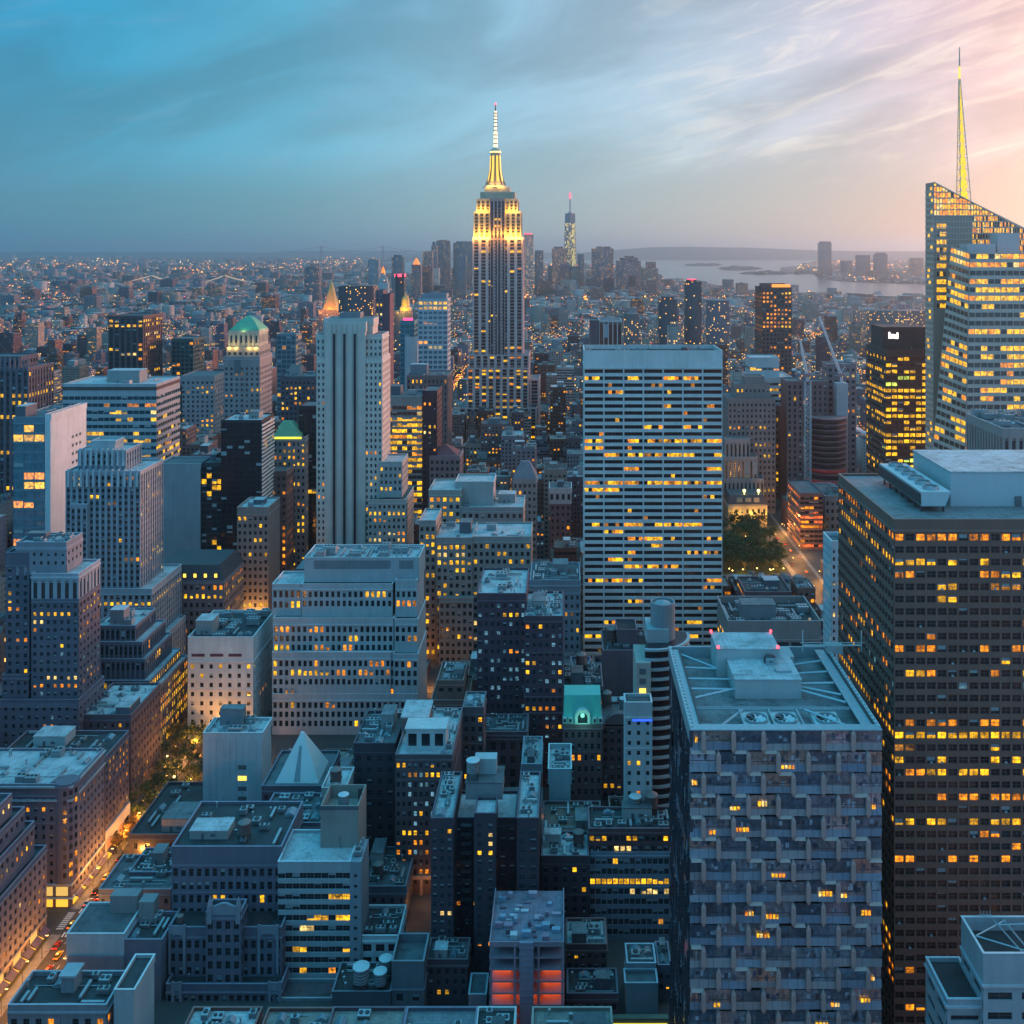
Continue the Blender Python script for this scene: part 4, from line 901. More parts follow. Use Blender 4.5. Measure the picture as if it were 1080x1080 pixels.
for nm_, lab_, d_, tt, sh_ in (('brick_building', 'narrow dark brick block wedged between the tank building and the grey shed', 350, (450, 493, 1012, dict(depth=11, rows=11, cols=8.5, ww=.45, wh=.48, wall=(.09, .06, .07), lit=.05, roof='mid', cap=7, blinds=.3)), 'wedged brick block'),
        ('brick_building', 'rust brown brick block right of the stripped shell with a cluttered pale roof', 356, (597, 640, 996, dict(depth=14, rows=10.5, cols=7.2, ww=.48, wh=.5, wall=(.13, .07, .07), lit=.06, roof='pale', cap=7, blinds=.3)), 'rust brown block'),
        ('low_building', 'low tar roofed workshop at the bottom edge right of the stripped shell', 342, (598, 652, 1048, dict(depth=12, rows=14, cols=9, ww=.5, wh=.5, wall=(.10, .08, .10), lit=.08, roof='tar', cap=7)), 'tar roofed workshop'),
        ('low_building', 'slim slate block filling the yard edge beside the faceted tower', 352, (694, 708, 1018, dict(depth=12, rows=11, cols=6, ww=.5, wh=.5, wall=(.14, .14, .18), lit=.04, roof='gravel', cap=6)), 'slim slate block'),
        ('brick_building', 'plum brick block with a stepped parapet behind the wedged brick block', 372, (569, 572.5, 950, dict(depth=8, rows=11, cols=8, wall=(.1, .06, .08), lit=0, cap=6)), None)):
    if sh_: T(nm_, lab_, d_, [tt], 1080, 'building', [dict(n=5, seed=3)], sh_)
T('low_building', 'pale blue low block with a sloping front roof standing in the loading yard', 350, [(661, 692, 1016, dict(depth=10, rows=18, cols=15, ww=.55, wh=.4, wall=(.26, .30, .33), lit=0, roof='mid', cap=20)), (659, 694, 1037, dict(dy=-7, depth=6.9, blank=True, wall=(.20, .26, .29), roof='mid', cap=6))], 1080, 'low building', [dict(n=3, ti=0, seed=4, pent=False)], 'pale yard block', shed2)
BY['brick9'] = T('brick_building', 'plain dark brick block with a ragged pale roof between the apartment wing and the loft', 378, [(571, 621, 903, dict(depth=16, rows=10.5, cols=9.5, ww=.42, wh=.5, wall=(.075, .05, .065), lit=.03, cool=.06, cap=9, roof='pale', blinds=.3))], 1000, 'brick building', [dict(n=8, seed=1)], 'dark brick block')
T('low_building', 'narrow pale blue boxy building with a raised rim, behind the dark brick block', 430, [(578, 603, 811, dict(depth=22, rows=30, cols=30, ww=.15, wh=.3, wall=(.33, .40, .43), lit=0, roof='pale', cap=16, parapet=2.2, blank=True))], 845, 'low building', [dict(n=4, seed=2, pent=False)], 'pale boxy building')
T('low_building', 'narrow roof terrace building with an orange lit gap beside it', 440, [(550, 571, 806, dict(depth=25, rows=12, cols=10, ww=.4, wh=.4, wall=(.16, .19, .22), lit=.05, roof='pale', cap=8))], 830, 'low building', [dict(n=6, seed=2)], 'terrace building')
# ---------------- centre foreground
def c73(b):
    z = b.tiers[0][4]; m = b.part('penthouse'); wm = wall_mat((.46, .50, .50)); d = 416; xa, xb = PX(428, d), PX(470, d)
    m.box(xa, xb, d, d + 9, z, z + 8.2, wm); m.box(xa - .4, xb + .4, d - .4, d + 9.4, z + 8.2, z + 8.8, wm)
    for i in range(3): q = b.sub('window'); w_ = (xb - xa) / 3; q.box(xa + i * w_ + 1, xa + (i + 1) * w_ - 1, d - .03, d - .002, z + 1.6, z + 6.6, glass_mat()); q.any = True
    m = b.part('roof_house'); m.box(PX(424, 432), PX(452, 432), 430, 446, z, z + 6.5, wall_mat((.16, .12, .12))); m.box(PX(424, 432) - .3, PX(452, 432) + .3, 429.7, 446.3, z + 6.5, z + 7, roof_mat(ROOFS['pale']))
    q = b.sub('window'); q.box(PX(430, 430), PX(438, 430), 429.9, 429.998, z + 2.8, z + 5, emit_mat('warm_window', (1, .62, .08), 1.2))
    p = b.part('portal'); d = b.d; p.box(PX(418, d), PX(456, d), d - .5, d - .002, PZ(927, d), PZ(923, d), wall_mat((.34, .26, .26))); p.box(PX(443, d), PX(446, d), d - .5, d - .002, 0, PZ(927.2, d), wall_mat((.34, .26, .26)))
    q = b.sub('doorway'); q.box(PX(446.3, d), PX(454, d), d - .3, d - .002, PZ(958, d), PZ(948, d), emit_mat('door_light', (1, .22, .03), .9))
BY['c73'] = T('corner_loft', 'brown corner loft with pale terraced roof penthouses and two bands of yellow windows', 410, [
    (417, 477, 796, dict(depth=42, rows=10.2, cols=6.1, ww=.54, wh=.50, wall=(.115, .085, .095), lit=.04, litrows=((0, .35, 'y'), (7, .8, 'y'), (8, .7, 'o'), (9, .5, 'o'), (11, .6, 'o')), cool=.12, cap=6, roof='pale', blinds=.3))], 935, 'loft building', [dict(n=7, seed=1, pent=False, keep=(PX(424, 432), PX(470, 432), 412, 446))], 'terraced corner loft', c73)
T('apartment_block', 'narrow brown block with a green planted roof terrace at the corner loft', 452, [(488, 510, 746, dict(depth=16, rows=10, cols=7, ww=.5, wh=.5, wall=(.12, .09, .10), lit=.05, cool=.15, litrows=((6, .8, 'y'), (9, .6, 'y')), cap=8, roof='pale'))], 855, 'apartment block', [dict(n=4, seed=5, pent=False)], 'planted roof block')
T('brick_building', 'black brick block with cluttered blue roof beside the brown corner loft', 425, [(373, 417, 784, dict(depth=30, rows=12, cols=11, ww=.42, wh=.42, wall=(.05, .042, .055), lit=.05, cap=10, roof='mid'))], 890, 'brick building', [dict(n=8, seed=1, big=1.3)], 'black brick block')
def beige(b):
    X0, X1, Y0, Y1, z, zt = b.tiers[0]; b.tank_spot = ((X0 + X1) / 2, Y0 + 4, z)
T('tower_block', 'short beige tower with a dark tank on top and an orange lit side gap', 402, [(339, 365, 831, dict(depth=16, blank=True, wall=(.33, .31, .30), roof='pale', cap=6))], 870, 'tower block', short='beige tank tower', extra=beige)
T('low_building', 'low roof with grey slabs and ducts below the white glass pyramid', 400, [(272, 338, 868, dict(depth=22, rows=12, cols=9, ww=.4, wh=.4, wall=(.15, .14, .17), lit=.02, roof='mid', cap=5))], 885, 'low building', [dict(n=10, seed=3, big=1.3, pent=False)], 'slab roof')
T('low_building', 'dark flat roof building with a pale ribbed deck behind the white fronted building', 392, [(380, 428, 935, dict(depth=26, rows=13, cols=10, ww=.4, wh=.4, wall=(.10, .11, .14), lit=.03, cool=.1, roof='mid', cap=8))], 990, 'low building', [dict(n=6, seed=9)], 'ribbed deck building')
# white pyramid skylight on a dark building
def pyr(b):
    X0, X1, Y0, Y1, z, zt = b.tiers[0]; d = 428; k = d / F; cx = PX(313, d); m = b.part('pyramid'); wm = wall_mat((.55, .58, .57), .5, .15); a = 23 * k; h = 43 * k
    m.loft([[(cx - a, d, z), (cx + a, d, z), (cx + a, d + 2 * a, z), (cx - a, d + 2 * a, z)], [(cx - .6, d + a - .6, z + h), (cx + .6, d + a - .6, z + h), (cx + .6, d + a + .6, z + h), (cx - .6, d + a + .6, z + h)]], wm)
    q = b.sub('glazed_strip'); q.loft([[(cx - 1.3, d + .1, z + .5), (cx + 1.3, d + .1, z + .5), (cx + 1.3, d + .6, z + .5), (cx - 1.3, d + .6, z + .5)], [(cx - .5, d + a * .72 - .35, z + h * .74), (cx + .5, d + a * .72 - .35, z + h * .74), (cx + .5, d + a * .72 + .1, z + h * .74), (cx - .5, d + a * .72 + .1, z + h * .74)]], wall_mat((.22, .26, .28)))
T('low_building', 'dark building crowned by a tall white pyramid', 424, [(276, 342, 829, dict(depth=30, rows=12, cols=9, ww=.4, wh=.4, wall=(.09, .085, .11), lit=.02, roof='mid', cap=6))], 870, 'low building', short='white pyramid', extra=pyr)
# ---------------- left of the avenue
def avenue_shops(b):
    X1 = -196; cm = wall_mat((.22, .19, .18)); m = b.part('shopfront'); m.box(X1 + .01, X1 + .5, 333, 385.5, 7.4, 8.4, cm)
    for i in range(9):
        y = 334 + i * 5.7; w = b.part('shop_window'); w.box(X1 + .02, X1 + .3, y, y + 4.6, .4, 3.8, emit_mat('shop_light', (1, .46, .04), .85, True))
        if i % 2: w = b.part('shop_window'); w.box(X1 + .02, X1 + .25, y, y + 4.6, 4.7, 7.2, emit_mat('shop_upper_light', (1, .60, .14), .5, True))
        w = b.part('awning'); w.loft([[(X1 + .3, y, 3.8), (X1 + 2.4, y, 3.0), (X1 + 2.4, y + 4.8, 3.0), (X1 + .3, y + 4.8, 3.8)], [(X1 + .3, y, 4.6), (X1 + 2.4, y, 3.15), (X1 + 2.4, y + 4.8, 3.15), (X1 + .3, y + 4.8, 4.6)]], plain_mat('awning_canvas', (.05, .04, .09), .7))
BY['f20'] = T('stepped_building', 'stepped dark stone building with lit shopfronts along the avenue at the left edge', 332, [
    (-262, -196, 34, 0, dict(metric=True, depth=54, rows=3.6, cols=3.4, ww=.45, wh=.5, wall=(.13, .115, .15), lit=.05, cap=1.8, roof='tar', rec=.4, litrows=((3, .25, 'y'), (8, .75, 'o')))),
    (-262, -197.5, 46.5, 34, dict(metric=True, dy=1, depth=47, rows=3.6, cols=3.4, ww=.45, wh=.5, wall=(.13, .115, .15), lit=.06, sidelit=.35, cap=1.8, roof='tar', rec=.4)),
    (-262, -199, 54, 46.5, dict(metric=True, dy=2, depth=42, rows=3.6, cols=3.4, ww=.45, wh=.5, wall=(.13, .115, .15), lit=.1, sidelit=.3, cap=1.8, roof='tar', rec=.4)),
    (-262, -201, 61.6, 54, dict(metric=True, dy=3, depth=36, rows=3.6, cols=3.4, ww=.45, wh=.5, wall=(.13, .115, .15), lit=.1, sidelit=.2, cap=1.8, roof='tar', rec=.4))], 1080, 'stone building', [dict(n=3, ti=0, seed=1, pent=False)], 'stepped stone building', avenue_shops)
def corner(b):
    X0, X1, Y0, Y1, z, zt = b.tiers[0]; st = wall_mat((.25, .22, .22)); cm = wall_mat((.34, .36, .38))
    m = b.part('cornice')
    for dz, e in ((0, .9), (-5.4, .7)): m.box(X0, X1 + e, Y0 - e, Y0 - .01, zt - 1.2 + dz, zt - .5 + dz, cm); m.box(X1 + .01, X1 + e, Y0 - .01, Y1, zt - 1.2 + dz, zt - .5 + dz, cm)
    m = b.part('corner_bay'); m.cyl(X1 - 3.2, Y0 + 3.2, [(4.4, 10), (4.4, zt - 1.3), (4.9, zt - 1.3), (4.9, zt - .4), (4.4, zt - .4), (4.4, zt + .2)], wall_mat((.15, .13, .16)), 20)
    for j in range(10):
        for q in range(3):
            a = -math.pi / 4 + (q - 1) * .5; w = b.sub('window'); u = Vector((math.cos(a), math.sin(a), 0)); v = Vector((-math.sin(a), math.cos(a), 0)); c = Vector((X1 - 3.2, Y0 + 3.2, 12.4 + j * 3.55)) + u * 4.40
            lk = b.rnd.random() < .12; pts = [c - v * .6, c + v * .6, c + v * .6 + Vector((0, 0, 1.9)), c - v * .6 + Vector((0, 0, 1.9))]
            w.face([tuple(p + u * .06) for p in pts], glass_mat(), LIT['o'] if lk else (0, 0, 0)); w.any = True
    s = b.part('shopfront'); s.box(X0, X1 + .5, Y0 - .5, Y0 - .01, 8.6, 9.6, cm); s.box(X1 + .01, X1 + .5, Y0 - .01, Y1, 8.6, 9.6, cm); s.box(X0, X1 + 1.2, Y0 - 1.2, Y0 - .51, 4.0, 4.3, cm); s.box(X1 + .51, X1 + 1.2, Y0 - .01, Y1, 4.0, 4.3, cm)
    for i in range(6):
        w = b.part('shop_window'); x = X1 - 1.2 - i * 6; w.box(x - 4.6, x, Y0 - .30, Y0 - .02, .5, 3.9, emit_mat('shop_light', (1, .46, .04), .85, True)); w = b.part('shop_window'); w.box(x - 4.6, x, Y0 - .25, Y0 - .02, 4.8, 8.2, emit_mat('shop_upper_light', (1, .60, .14), .5, True) if i < 3 else glass_mat())
    for i in range(4):
        w = b.part('shop_window'); y = Y0 + 1.5 + i * 6.6; w.box(X1 + .02, X1 + .30, y, y + 4.8, .5, 3.9, emit_mat('shop_light', (1, .46, .04), .85, True))
        a = b.part('awning'); col = plain_mat('awning_canvas', (.05, .04, .09), .7); a.loft([[(X1 + .5, y, 3.9), (X1 + 2.6, y, 3.1), (X1 + 2.6, y + 4.8, 3.1), (X1 + .5, y + 4.8, 3.9)], [(X1 + .5, y, 4.7), (X1 + 2.6, y, 3.25), (X1 + 2.6, y + 4.8, 3.25), (X1 + .5, y + 4.8, 4.7)]], col)
BY['corner'] = T('corner_building', 'dark stone corner building with a rounded corner bay and bright shop windows', 402, [
    (-300, -194.5, 48.6, 0, dict(metric=True, depth=29, rows=3.55, cols=3.1, ww=.42, wh=.5, wall=(.15, .13, .16), lit=.03, sidelit=.05, litrows=((1, .3, 'o'), (9, .15, 'o')), cap=4.6, roof='pale', parapet=.9, rec=.4, blinds=.25))], 960, 'corner building', [dict(n=14, seed=2, big=1.2)], 'rounded corner building', corner)
def shops(b):
    X0, X1, Y0, Y1, z, zt = b.tiers[0]; cm = wall_mat((.40, .39, .38)); m = b.part('white_shopfront'); m.box(X1 + .01, X1 + .6, Y0 + .2, Y1, 0, 13, cm)
    for i in range(4):
        y = Y0 + 1.2 + i * 5.6; w = b.part('shop_window'); w.box(X1 + .61, X1 + .8, y, y + 4, .6, 3.7, emit_mat('shop_light', (1, .46, .04), .85, True)); w = b.part('shop_window'); w.box(X1 + .61, X1 + .7, y, y + 4, 5, 8, glass_mat() if i % 2 else emit_mat('shop_red_light', (1, .25, .06), .6))
        w = b.part('awning'); w.loft([[(X1 + .6, y, 3.9), (X1 + 2.8, y, 3.1), (X1 + 2.8, y + 4.2, 3.1), (X1 + .6, y + 4.2, 3.9)], [(X1 + .6, y, 4.7), (X1 + 2.8, y, 3.25), (X1 + 2.8, y + 4.2, 3.25), (X1 + .6, y + 4.2, 4.7)]], plain_mat('awning_canvas', (.05, .04, .09), .7))
T('shop_building', 'dark brick building over a white shopfront with lit awnings on the avenue', 431.5, [(-240, -194.5, 44.5, 0, dict(metric=True, depth=24, rows=3.5, cols=3.2, ww=.42, wh=.5, wall=(.12, .09, .11), lit=.02, sidelit=.05, litrows=((2, .8, 'o'),), cap=2.5, roof='tar', rec=.35))], 900, 'shop building', [dict(n=5, seed=2)], 'white shopfront building', shops)
T('brick_building', 'dark brown block with a light roof hatch behind the avenue shops', 475, [(84, 138, 754, dict(depth=35, rows=10, cols=8, ww=.4, wh=.45, wall=(.10, .075, .09), lit=.05, cap=6, roof='pale'))], 800, 'brick building', [dict(n=5, seed=6)], 'roof hatch block')
# low block right of the avenue
T('low_building', 'low white walled warehouse with a ribbed roof on the avenue corner', 352, [(70, 131, 985, dict(depth=17, blank=True, wall=(.40, .45, .47), roof='mid', cap=22, parapet=.6)), (131.4, 171, 991, dict(depth=15, blank=True, wall=(.17, .16, .20), roof='tar', cap=10))], 1050, 'warehouse', [dict(n=3, ti=1, seed=2, pent=False)], 'white walled warehouse', 
  lambda b: [b.part('roof_box').box(PX(116, 364), PX(145, 364), 364, 368.5, b.tiers[0][4], b.tiers[0][4] + 6, wall_mat((.26, .24, .24))), b.part('roof_box').box(PX(146, 362), PX(162, 362), 362, 367, b.tiers[1][4], b.tiers[1][4] + 7.5, wall_mat((.27, .25, .25))), b.part('lower_wall').box(PX(72, 351.6), PX(131, 351.6), 351.4, 351.99, 0, PZ(1008, 351.6), wall_mat((.20, .20, .24)))])
T('low_building', 'low dark roofed row with pale patches behind the white walled warehouse', 385, [(104, 180, 938, dict(depth=22, rows=12, cols=9, ww=.35, wh=.4, wall=(.14, .16, .19), lit=.0, roof='mid', cap=6)), (136, 180, 920, dict(dy=10, depth=16, rows=12, cols=9, ww=.35, wh=.4, wall=(.12, .12, .15), lit=.0, roof='tar', cap=5))], 960, 'low building', [dict(n=5, ti=0, seed=1, pent=False), dict(n=4, ti=1, seed=3)], 'patched roof row')
T('low_building', 'broad dark flat hall beside the avenue trees', 428, [(136, 214, 880, dict(depth=42, rows=14, cols=12, ww=.35, wh=.4, wall=(.07, .065, .08), lit=.05, roof='tar', cap=5))], 910, 'hall', [dict(n=4, seed=1)], 'dark flat hall')
T('low_building', 'small corner block with a boxy cupola at the bottom left', 316, [(8, 112, 1060, dict(depth=15, rows=21, cols=12.5, ww=.5, wh=.42, wall=(.22, .24, .27), lit=.0, litrows=((0, .40, 'o'),), roof='tar', cap=8, parapet=1.4)), (120, 142, 1044, dict(dy=1, depth=16, blank=True, wall=(.36, .42, .44), roof='tar', cap=8))], 1080, 'corner block', [dict(n=4, ti=0, seed=8, pent=False)], 'cupola block',
  lambda b: [b.part('cupola').box(PX(66, 324), PX(80, 324), 323, 328, b.tiers[0][4], b.tiers[0][4] + 5, wall_mat((.20, .23, .26))), b.sub('cupola_roof').box(PX(64, 324), PX(82, 324), 322.4, 328.6, b.tiers[0][4] + 5, b.tiers[0][4] + 5.7, wall_mat((.30, .36, .39)))])
# ---------------- left middle ground
T('stone_tower', 'big dark stone tower with pale top storeys and pale lit windows at the left', 470, [
    (-6, 83, 738, dict(depth=26, rows=9.1, cols=8.0, ww=.40, wh=.45, wall=(.115, .105, .135), lit=.02, cool=.10, cap=5, roof='tar', blinds=.2, ledges=(745,))),
    (2, 30, 712, dict(dy=3, depth=20, rows=9, cols=8, ww=.4, wh=.45, wall=(.115, .105, .135), lit=.0, cap=4, on=1)),
    (6, 31, 583, dict(dy=6, depth=18, rows=8.2, cols=9.2, ww=.42, wh=.5, wall=(.115, .105, .135), lit=.04, cap=14, z0=46, sides='R', litrows=((3, .4, 'y'), (4, .4, 'y'), (5, .4, 'o'), (7, .4, 'y'), (9, .4, 'o'), (11, .4, 'y')))),
    (33, 83, 632, dict(dy=2.5, depth=22, rows=8.4, cols=7.6, ww=.46, wh=.46, wall=(.12, .11, .14), lit=.02, cool=.14, cap=3, z0=46, blinds=.2, litrows=((1, .95, 'y'), (3, .3, 'o'), (9, .5, 'p'), (10, .6, 'o')))),
    (33, 83, 605, dict(dy=2.6, depth=21.8, rows=27, cols=8.2, ww=.5, wh=.80, mode='piers', wall=(.30, .31, .34), sp=(.2, .21, .24), lit=.0, cap=7, on=1, roof='pale', ledges=(609,))),
    (17, 70, 572, dict(dy=6, depth=16, rows=9, cols=8, ww=.35, wh=.4, wall=(.22, .22, .25), lit=.0, cap=8, z0=PZ(607, 475), roof='pale', ledges=(578,)))], 775, 'stone tower', [dict(n=5, seed=1)], 'dark stone tower', minpx=11)
sk = dict(rows=9.2, cols=5.1, ww=.68, wh=.66, mode='piers', wall=(.13, .15, .19), sp=(.07, .075, .10), roof='pale', rec=.4, parapet=.8)
T('stepped_office', 'stepped dark glass office block with one bright yellow storey', 520, [
    (103, 163, 729, dict(depth=46, lit=.02, sidelit=.45, cap=4, sides='R', mix=[('y', .6), ('o', .4)], **sk)),
    (102, 158, 718, dict(dy=2, depth=42, lit=.0, on=1, cap=1, litrows=((0, 1.0, 'y'),), sides='R', **{**sk, 'rows': 8.8, 'cols': 5.6})),
    (101, 153, 695, dict(dy=4, depth=36, lit=.03, on=1, cap=3, sides='R', **{**sk, 'rows': 10.5})),
    (100, 150, 677, dict(dy=6, depth=31, lit=.02, on=1, cap=3, sides='R', **{**sk, 'rows': 13})),
    (100, 143, 660, dict(dy=9, depth=26, lit=.0, on=1, cap=3, sides='R', **{**sk, 'rows': 13}))], 785, 'office block', [dict(n=4, seed=1, big=1.5)], 'stepped glass office')
pk = dict(wall=(.27, .30, .33), mode='piers', sp=(.16, .18, .21), rows=6.6, cols=6.3, ww=.55, wh=.56, rec=.6, roof='pale', blinds=.15)
def crownp(b):
    st = wall_mat((.40, .44, .46))
    for (xa, xb, yt, dy, n) in ((82, 133, 475, 9, 9), (69, 148, 497, 3, 12)):
        d = b.d + dy; X0, X1 = PX(xa, d), PX(xb, d); z = PZ(yt, d)
        for i in range(n):
            x = X0 + (X1 - X0) * (i + .5) / n; m = b.part('buttress'); m.loft([[(x - .7, d - .8, z - 9), (x + .7, d - .8, z - 9), (x + .7, d - .01, z - 9), (x - .7, d - .01, z - 9)], [(x - .5, d - .5, z + 1.2), (x + .5, d - .5, z + 1.2), (x + .5, d + .4, z + 1.2), (x - .5, d + .4, z + 1.2)]], st)
T('ornate_tower', 'pale ornate stepped tower with a buttressed crown above a row of yellow windows', 590, [
    (95, 160, 621, dict(depth=46, lit=.03, cap=6, litrows=((0, .0), (1, .95, 'y')), **{**pk, 'mode': 'grid'})),
    (160, 172, 672, dict(dy=6, depth=36, lit=.05, cap=6, **{**pk, 'mode': 'grid'})),
    (69, 148, 497, dict(dy=3, depth=34, lit=.045, cap=4, z0=0, **pk)),
    (74, 92, 532, dict(dy=1.5, depth=1.4, lit=.05, cap=4, z0=0, sides='', **pk)),
    (82, 133, 475, dict(dy=9, depth=22, lit=.02, cap=3, z0=PZ(499, 593), **pk)),
    (96, 122, 465, dict(dy=13, depth=12, blank=True, cap=3, z0=PZ(477, 599), wall=(.36, .39, .40), roof='pale'))], 690, 'stone tower', (), 'pale ornate tower', crownp)
T('slab_tower', 'bluish slab tower with a glass front and a blank pale flank', 640, [
    (13.5, 47, 440, dict(depth=47, rows=10, cols=11, ww=.93, wh=.72, wall=(.12, .20, .24), glass=(.10, .20, .25), lit=.05, cap=7, sides='', roof='mid', litrows=((6, .3, 'y'), (9, .4, 'y')))),
    (47.4, 54, 437, dict(dy=-.3, depth=48, blank=True, wall=(.52, .55, .55), roof='mid', cap=6)),
    ], 560, 'slab tower', [dict(n=4, ti=0, seed=2, big=1.6)], 'blue slab tower',
  lambda b: [b.part('flank_window').box(b.tiers[1][1] + .002, b.tiers[1][1] + .08, 668 + j % 3 * 5, 669.4 + j % 3 * 5, PZ(462 + (j // 3) * 9, 668), PZ(459 + (j // 3) * 9, 668), FRAME) for j in range(18)])
T('banded_office', 'wide office block with horizontal white bands and scattered yellow floors behind the ornate tower', 850, [
    (66, 165, 405, dict(depth=52, rows=7.5, cols=6.2, ww=.94, wh=.50, mode='bands', wall=(.36, .38, .40), glass=(.02, .06, .08), lit=.12, sidelit=.18, cap=11, roof='pale', sides='R', litrows=((3, .15, 'y'), (5, .3, 'y'), (8, .5, 'y'), (10, .4, 'y'), (11, .6, 'y'), (13, .5, 'y'), (14, .5, 'y'))))], 600, 'office block', [dict(n=7, seed=1, big=2.2)], 'white banded office',
  lambda b: [b.part('top_band').box(b.tiers[0][0] - .3, b.tiers[0][1] + .3, 849.6, 849.98, PZ(411.5, 850), PZ(408, 850), wall_mat((.10, .07, .07))), b.part('top_band').box(b.tiers[0][1] + .01, b.tiers[0][1] + .3, 849.99, 902, PZ(411.5, 850), PZ(408, 850), wall_mat((.10, .07, .07)))])
T('brown_tower', 'brown tower with glowing yellow top bays standing over the white banded office', 1250, [(114, 151, 333, dict(depth=60, rows=5, cols=6, ww=.6, wh=.55, mode='piers', wall=(.12, .07, .075), sp=(.03, .02, .025), lit=.06, cap=3, roof='tar', sides='R', litrows=((0, .65, 'y'), (1, .75, 'y'), (11, .35, 'y'))))], 400, 'tower', (), 'yellow topped brown tower', minpx=9)
T('gothic_tower', 'dark crenellated tower at the left edge with lit storeys', 900, [(-20, 30, 388, dict(depth=45, rows=7.5, cols=6, ww=.5, wh=.5, mode='piers', wall=(.15, .11, .13), sp=(.06, .05, .06), lit=.04, cap=3, sides='R', litrows=((3, .85, 'y'), (6, .3, 'y'), (11, .7, 'y'), (16, .5, 'y')))), (-20, 22, 376, dict(dy=6, depth=30, rows=7, cols=6, on=1, wall=(.13, .10, .12), lit=0, cap=3))], 515, 'tower', (), 'crenellated tower',
  lambda b: [b.part('pinnacle').cyl(PX(x, 900), 900.5, [(1.3, PZ(391, 900)), (1.1, PZ(382, 900)), (.2, PZ(376, 900))], wall_mat((.2, .15, .17)), 6) for x in (0, 5, 10, 15, 20, 25, 29)])
def dome(b):
    d = 856; k = d / F; cx, cy = PX(257, d), d + 15; z = PZ(349, d); gr = wall_mat((.10, .33, .20), .6, .3); m = b.part('copper_roof'); a = 15.5 * k
    R_ = lambda f, h: [(cx - a * f, cy - a * f, z + h), (cx + a * f, cy - a * f, z + h), (cx + a * f, cy + a * f, z + h), (cx - a * f, cy + a * f, z + h)]
    m.loft([R_(1, 0), R_(.97, 1.2), R_(.80, 3.6), R_(.55, 7.2), R_(.28, 10.2), R_(.10, 11.6), R_(.03, 12)], gr)
    for q in range(6): b.part('colonnade').box(PX(242 + q * 5, d) - .8, PX(242 + q * 5, d) + .8, d - .8, d - .01, PZ(366, d), PZ(350, d), wall_mat((.45, .42, .34)))
    for px in (243, 250, 264, 271): flood(PX(px, d), d - 4, PZ(366.5, d), 900, (1, .62, .12))
    flood(cx, cy - a - 3.5, z + .8, 260, (.75, 1, .35)); flood(cx + a + 3, cy, z + .8, 200, (.7, 1, .4))
    lk = b.part('arched_window'); d0 = 850; lk.box(PX(247, d0), PX(254, d0), d0 - .08, d0 - .004, PZ(394, d0), PZ(379, d0), FRAME)
T('domed_tower', 'pale stone tower with a green copper roof above a lit colonnade', 850, [
    (236, 274, 376, dict(depth=36, rows=5.6, cols=5.4, ww=.42, wh=.5, wall=(.27, .24, .24), lit=.03, cap=10, blinds=.1, ledges=(379, 403))),
    (239, 274, 366, dict(dy=3, depth=31, rows=5.6, cols=5.4, wall=(.30, .27, .25), lit=0, cap=4, on=1)),
    (241, 273, 349, dict(dy=6, depth=27, rows=13, cols=5, ww=.4, wh=.6, wall=(.42, .39, .31), lit=0, cap=2, on=1))], 445, 'stone tower', (), 'green roofed tower', dome)
T('black_tower', 'black slab block with a white striped edge below the green roofed tower', 760, [(233, 276, 443, dict(depth=32, rows=6, cols=6, ww=.95, wh=.93, wall=(.03, .028, .036), glass=(.022, .02, .028), lit=.012, cap=3, sides='R', roof='pale', rec=.2))], 532, 'black tower', [dict(n=3, seed=2)], 'black slab block',
  lambda b: [b.part('white_band').box(b.tiers[0][1] + .01, b.tiers[0][1] + .6, 760, 792, PZ(450 + i * 4.1, 760), PZ(448 + i * 4.1, 760), wall_mat(PAL['white'])) for i in range(34)])
T('green_tower', 'dark green glass tower with orange specks left of the green roofed tower', 1300, [(181, 204, 357, dict(depth=40, rows=4.5, cols=4.2, ww=.7, wh=.6, mode='piers', wall=(.05, .10, .10), lit=.06, cap=3, mix=[('o', 1)]))], 402, 'tower', (), 'dark green tower', minpx=8)
T('grey_tower', 'pale cream tower group beside the green roofed tower', 1050, [(191, 226, 396, dict(depth=40, rows=5, cols=5, ww=.45, wh=.5, wall=(.30, .28, .29), lit=.03, cap=5)), (172, 192, 402, dict(depth=40, rows=5, cols=5, ww=.45, wh=.5, wall=(.20, .16, .18), lit=.04, cap=5))], 447, 'tower', (), 'cream tower pair', minpx=8)
T('grey_slab', 'blank grey slab with a black glass neighbour lit yellow at its edge', 760, [(168, 212, 489, dict(depth=26, blank=True, wall=(.27, .30, .32), roof='mid', cap=5)), (212.4, 234, 488, dict(dy=1, depth=30, rows=6.4, cols=5.5, ww=.92, wh=.80, wall=(.03, .04, .05), lit=.06, sidelit=.0, cap=4, sides='R', litrows=((1, .4, 'y'), (2, .55, 'y'), (3, .5, 'y'), (4, .4, 'y'), (13, .5, 'y'))))], 588, 'slab', [dict(n=4, ti=1, seed=3)], 'blank grey slab')
T('uplit_block', 'brown block with its front washed by warm light from the street', 690, [(250, 283, 535, dict(depth=28, rows=7.6, cols=5.4, ww=.5, wh=.5, wall=(.25, .19, .17), lit=.04, cap=8, sides='R', roof='pale', sideblank=True, litrows=((0, .3, 'y'), (5, .25, 'y'), (12, .6, 'y'), (13, .8, 'y'))))], 648, 'block', [dict(n=5, seed=1)], 'warm washed block',
  lambda b: [flood(PX(262 + i * 12, 684), 684, PZ(652, 684), 5000, (1, .5, .12)) for i in range(2)])
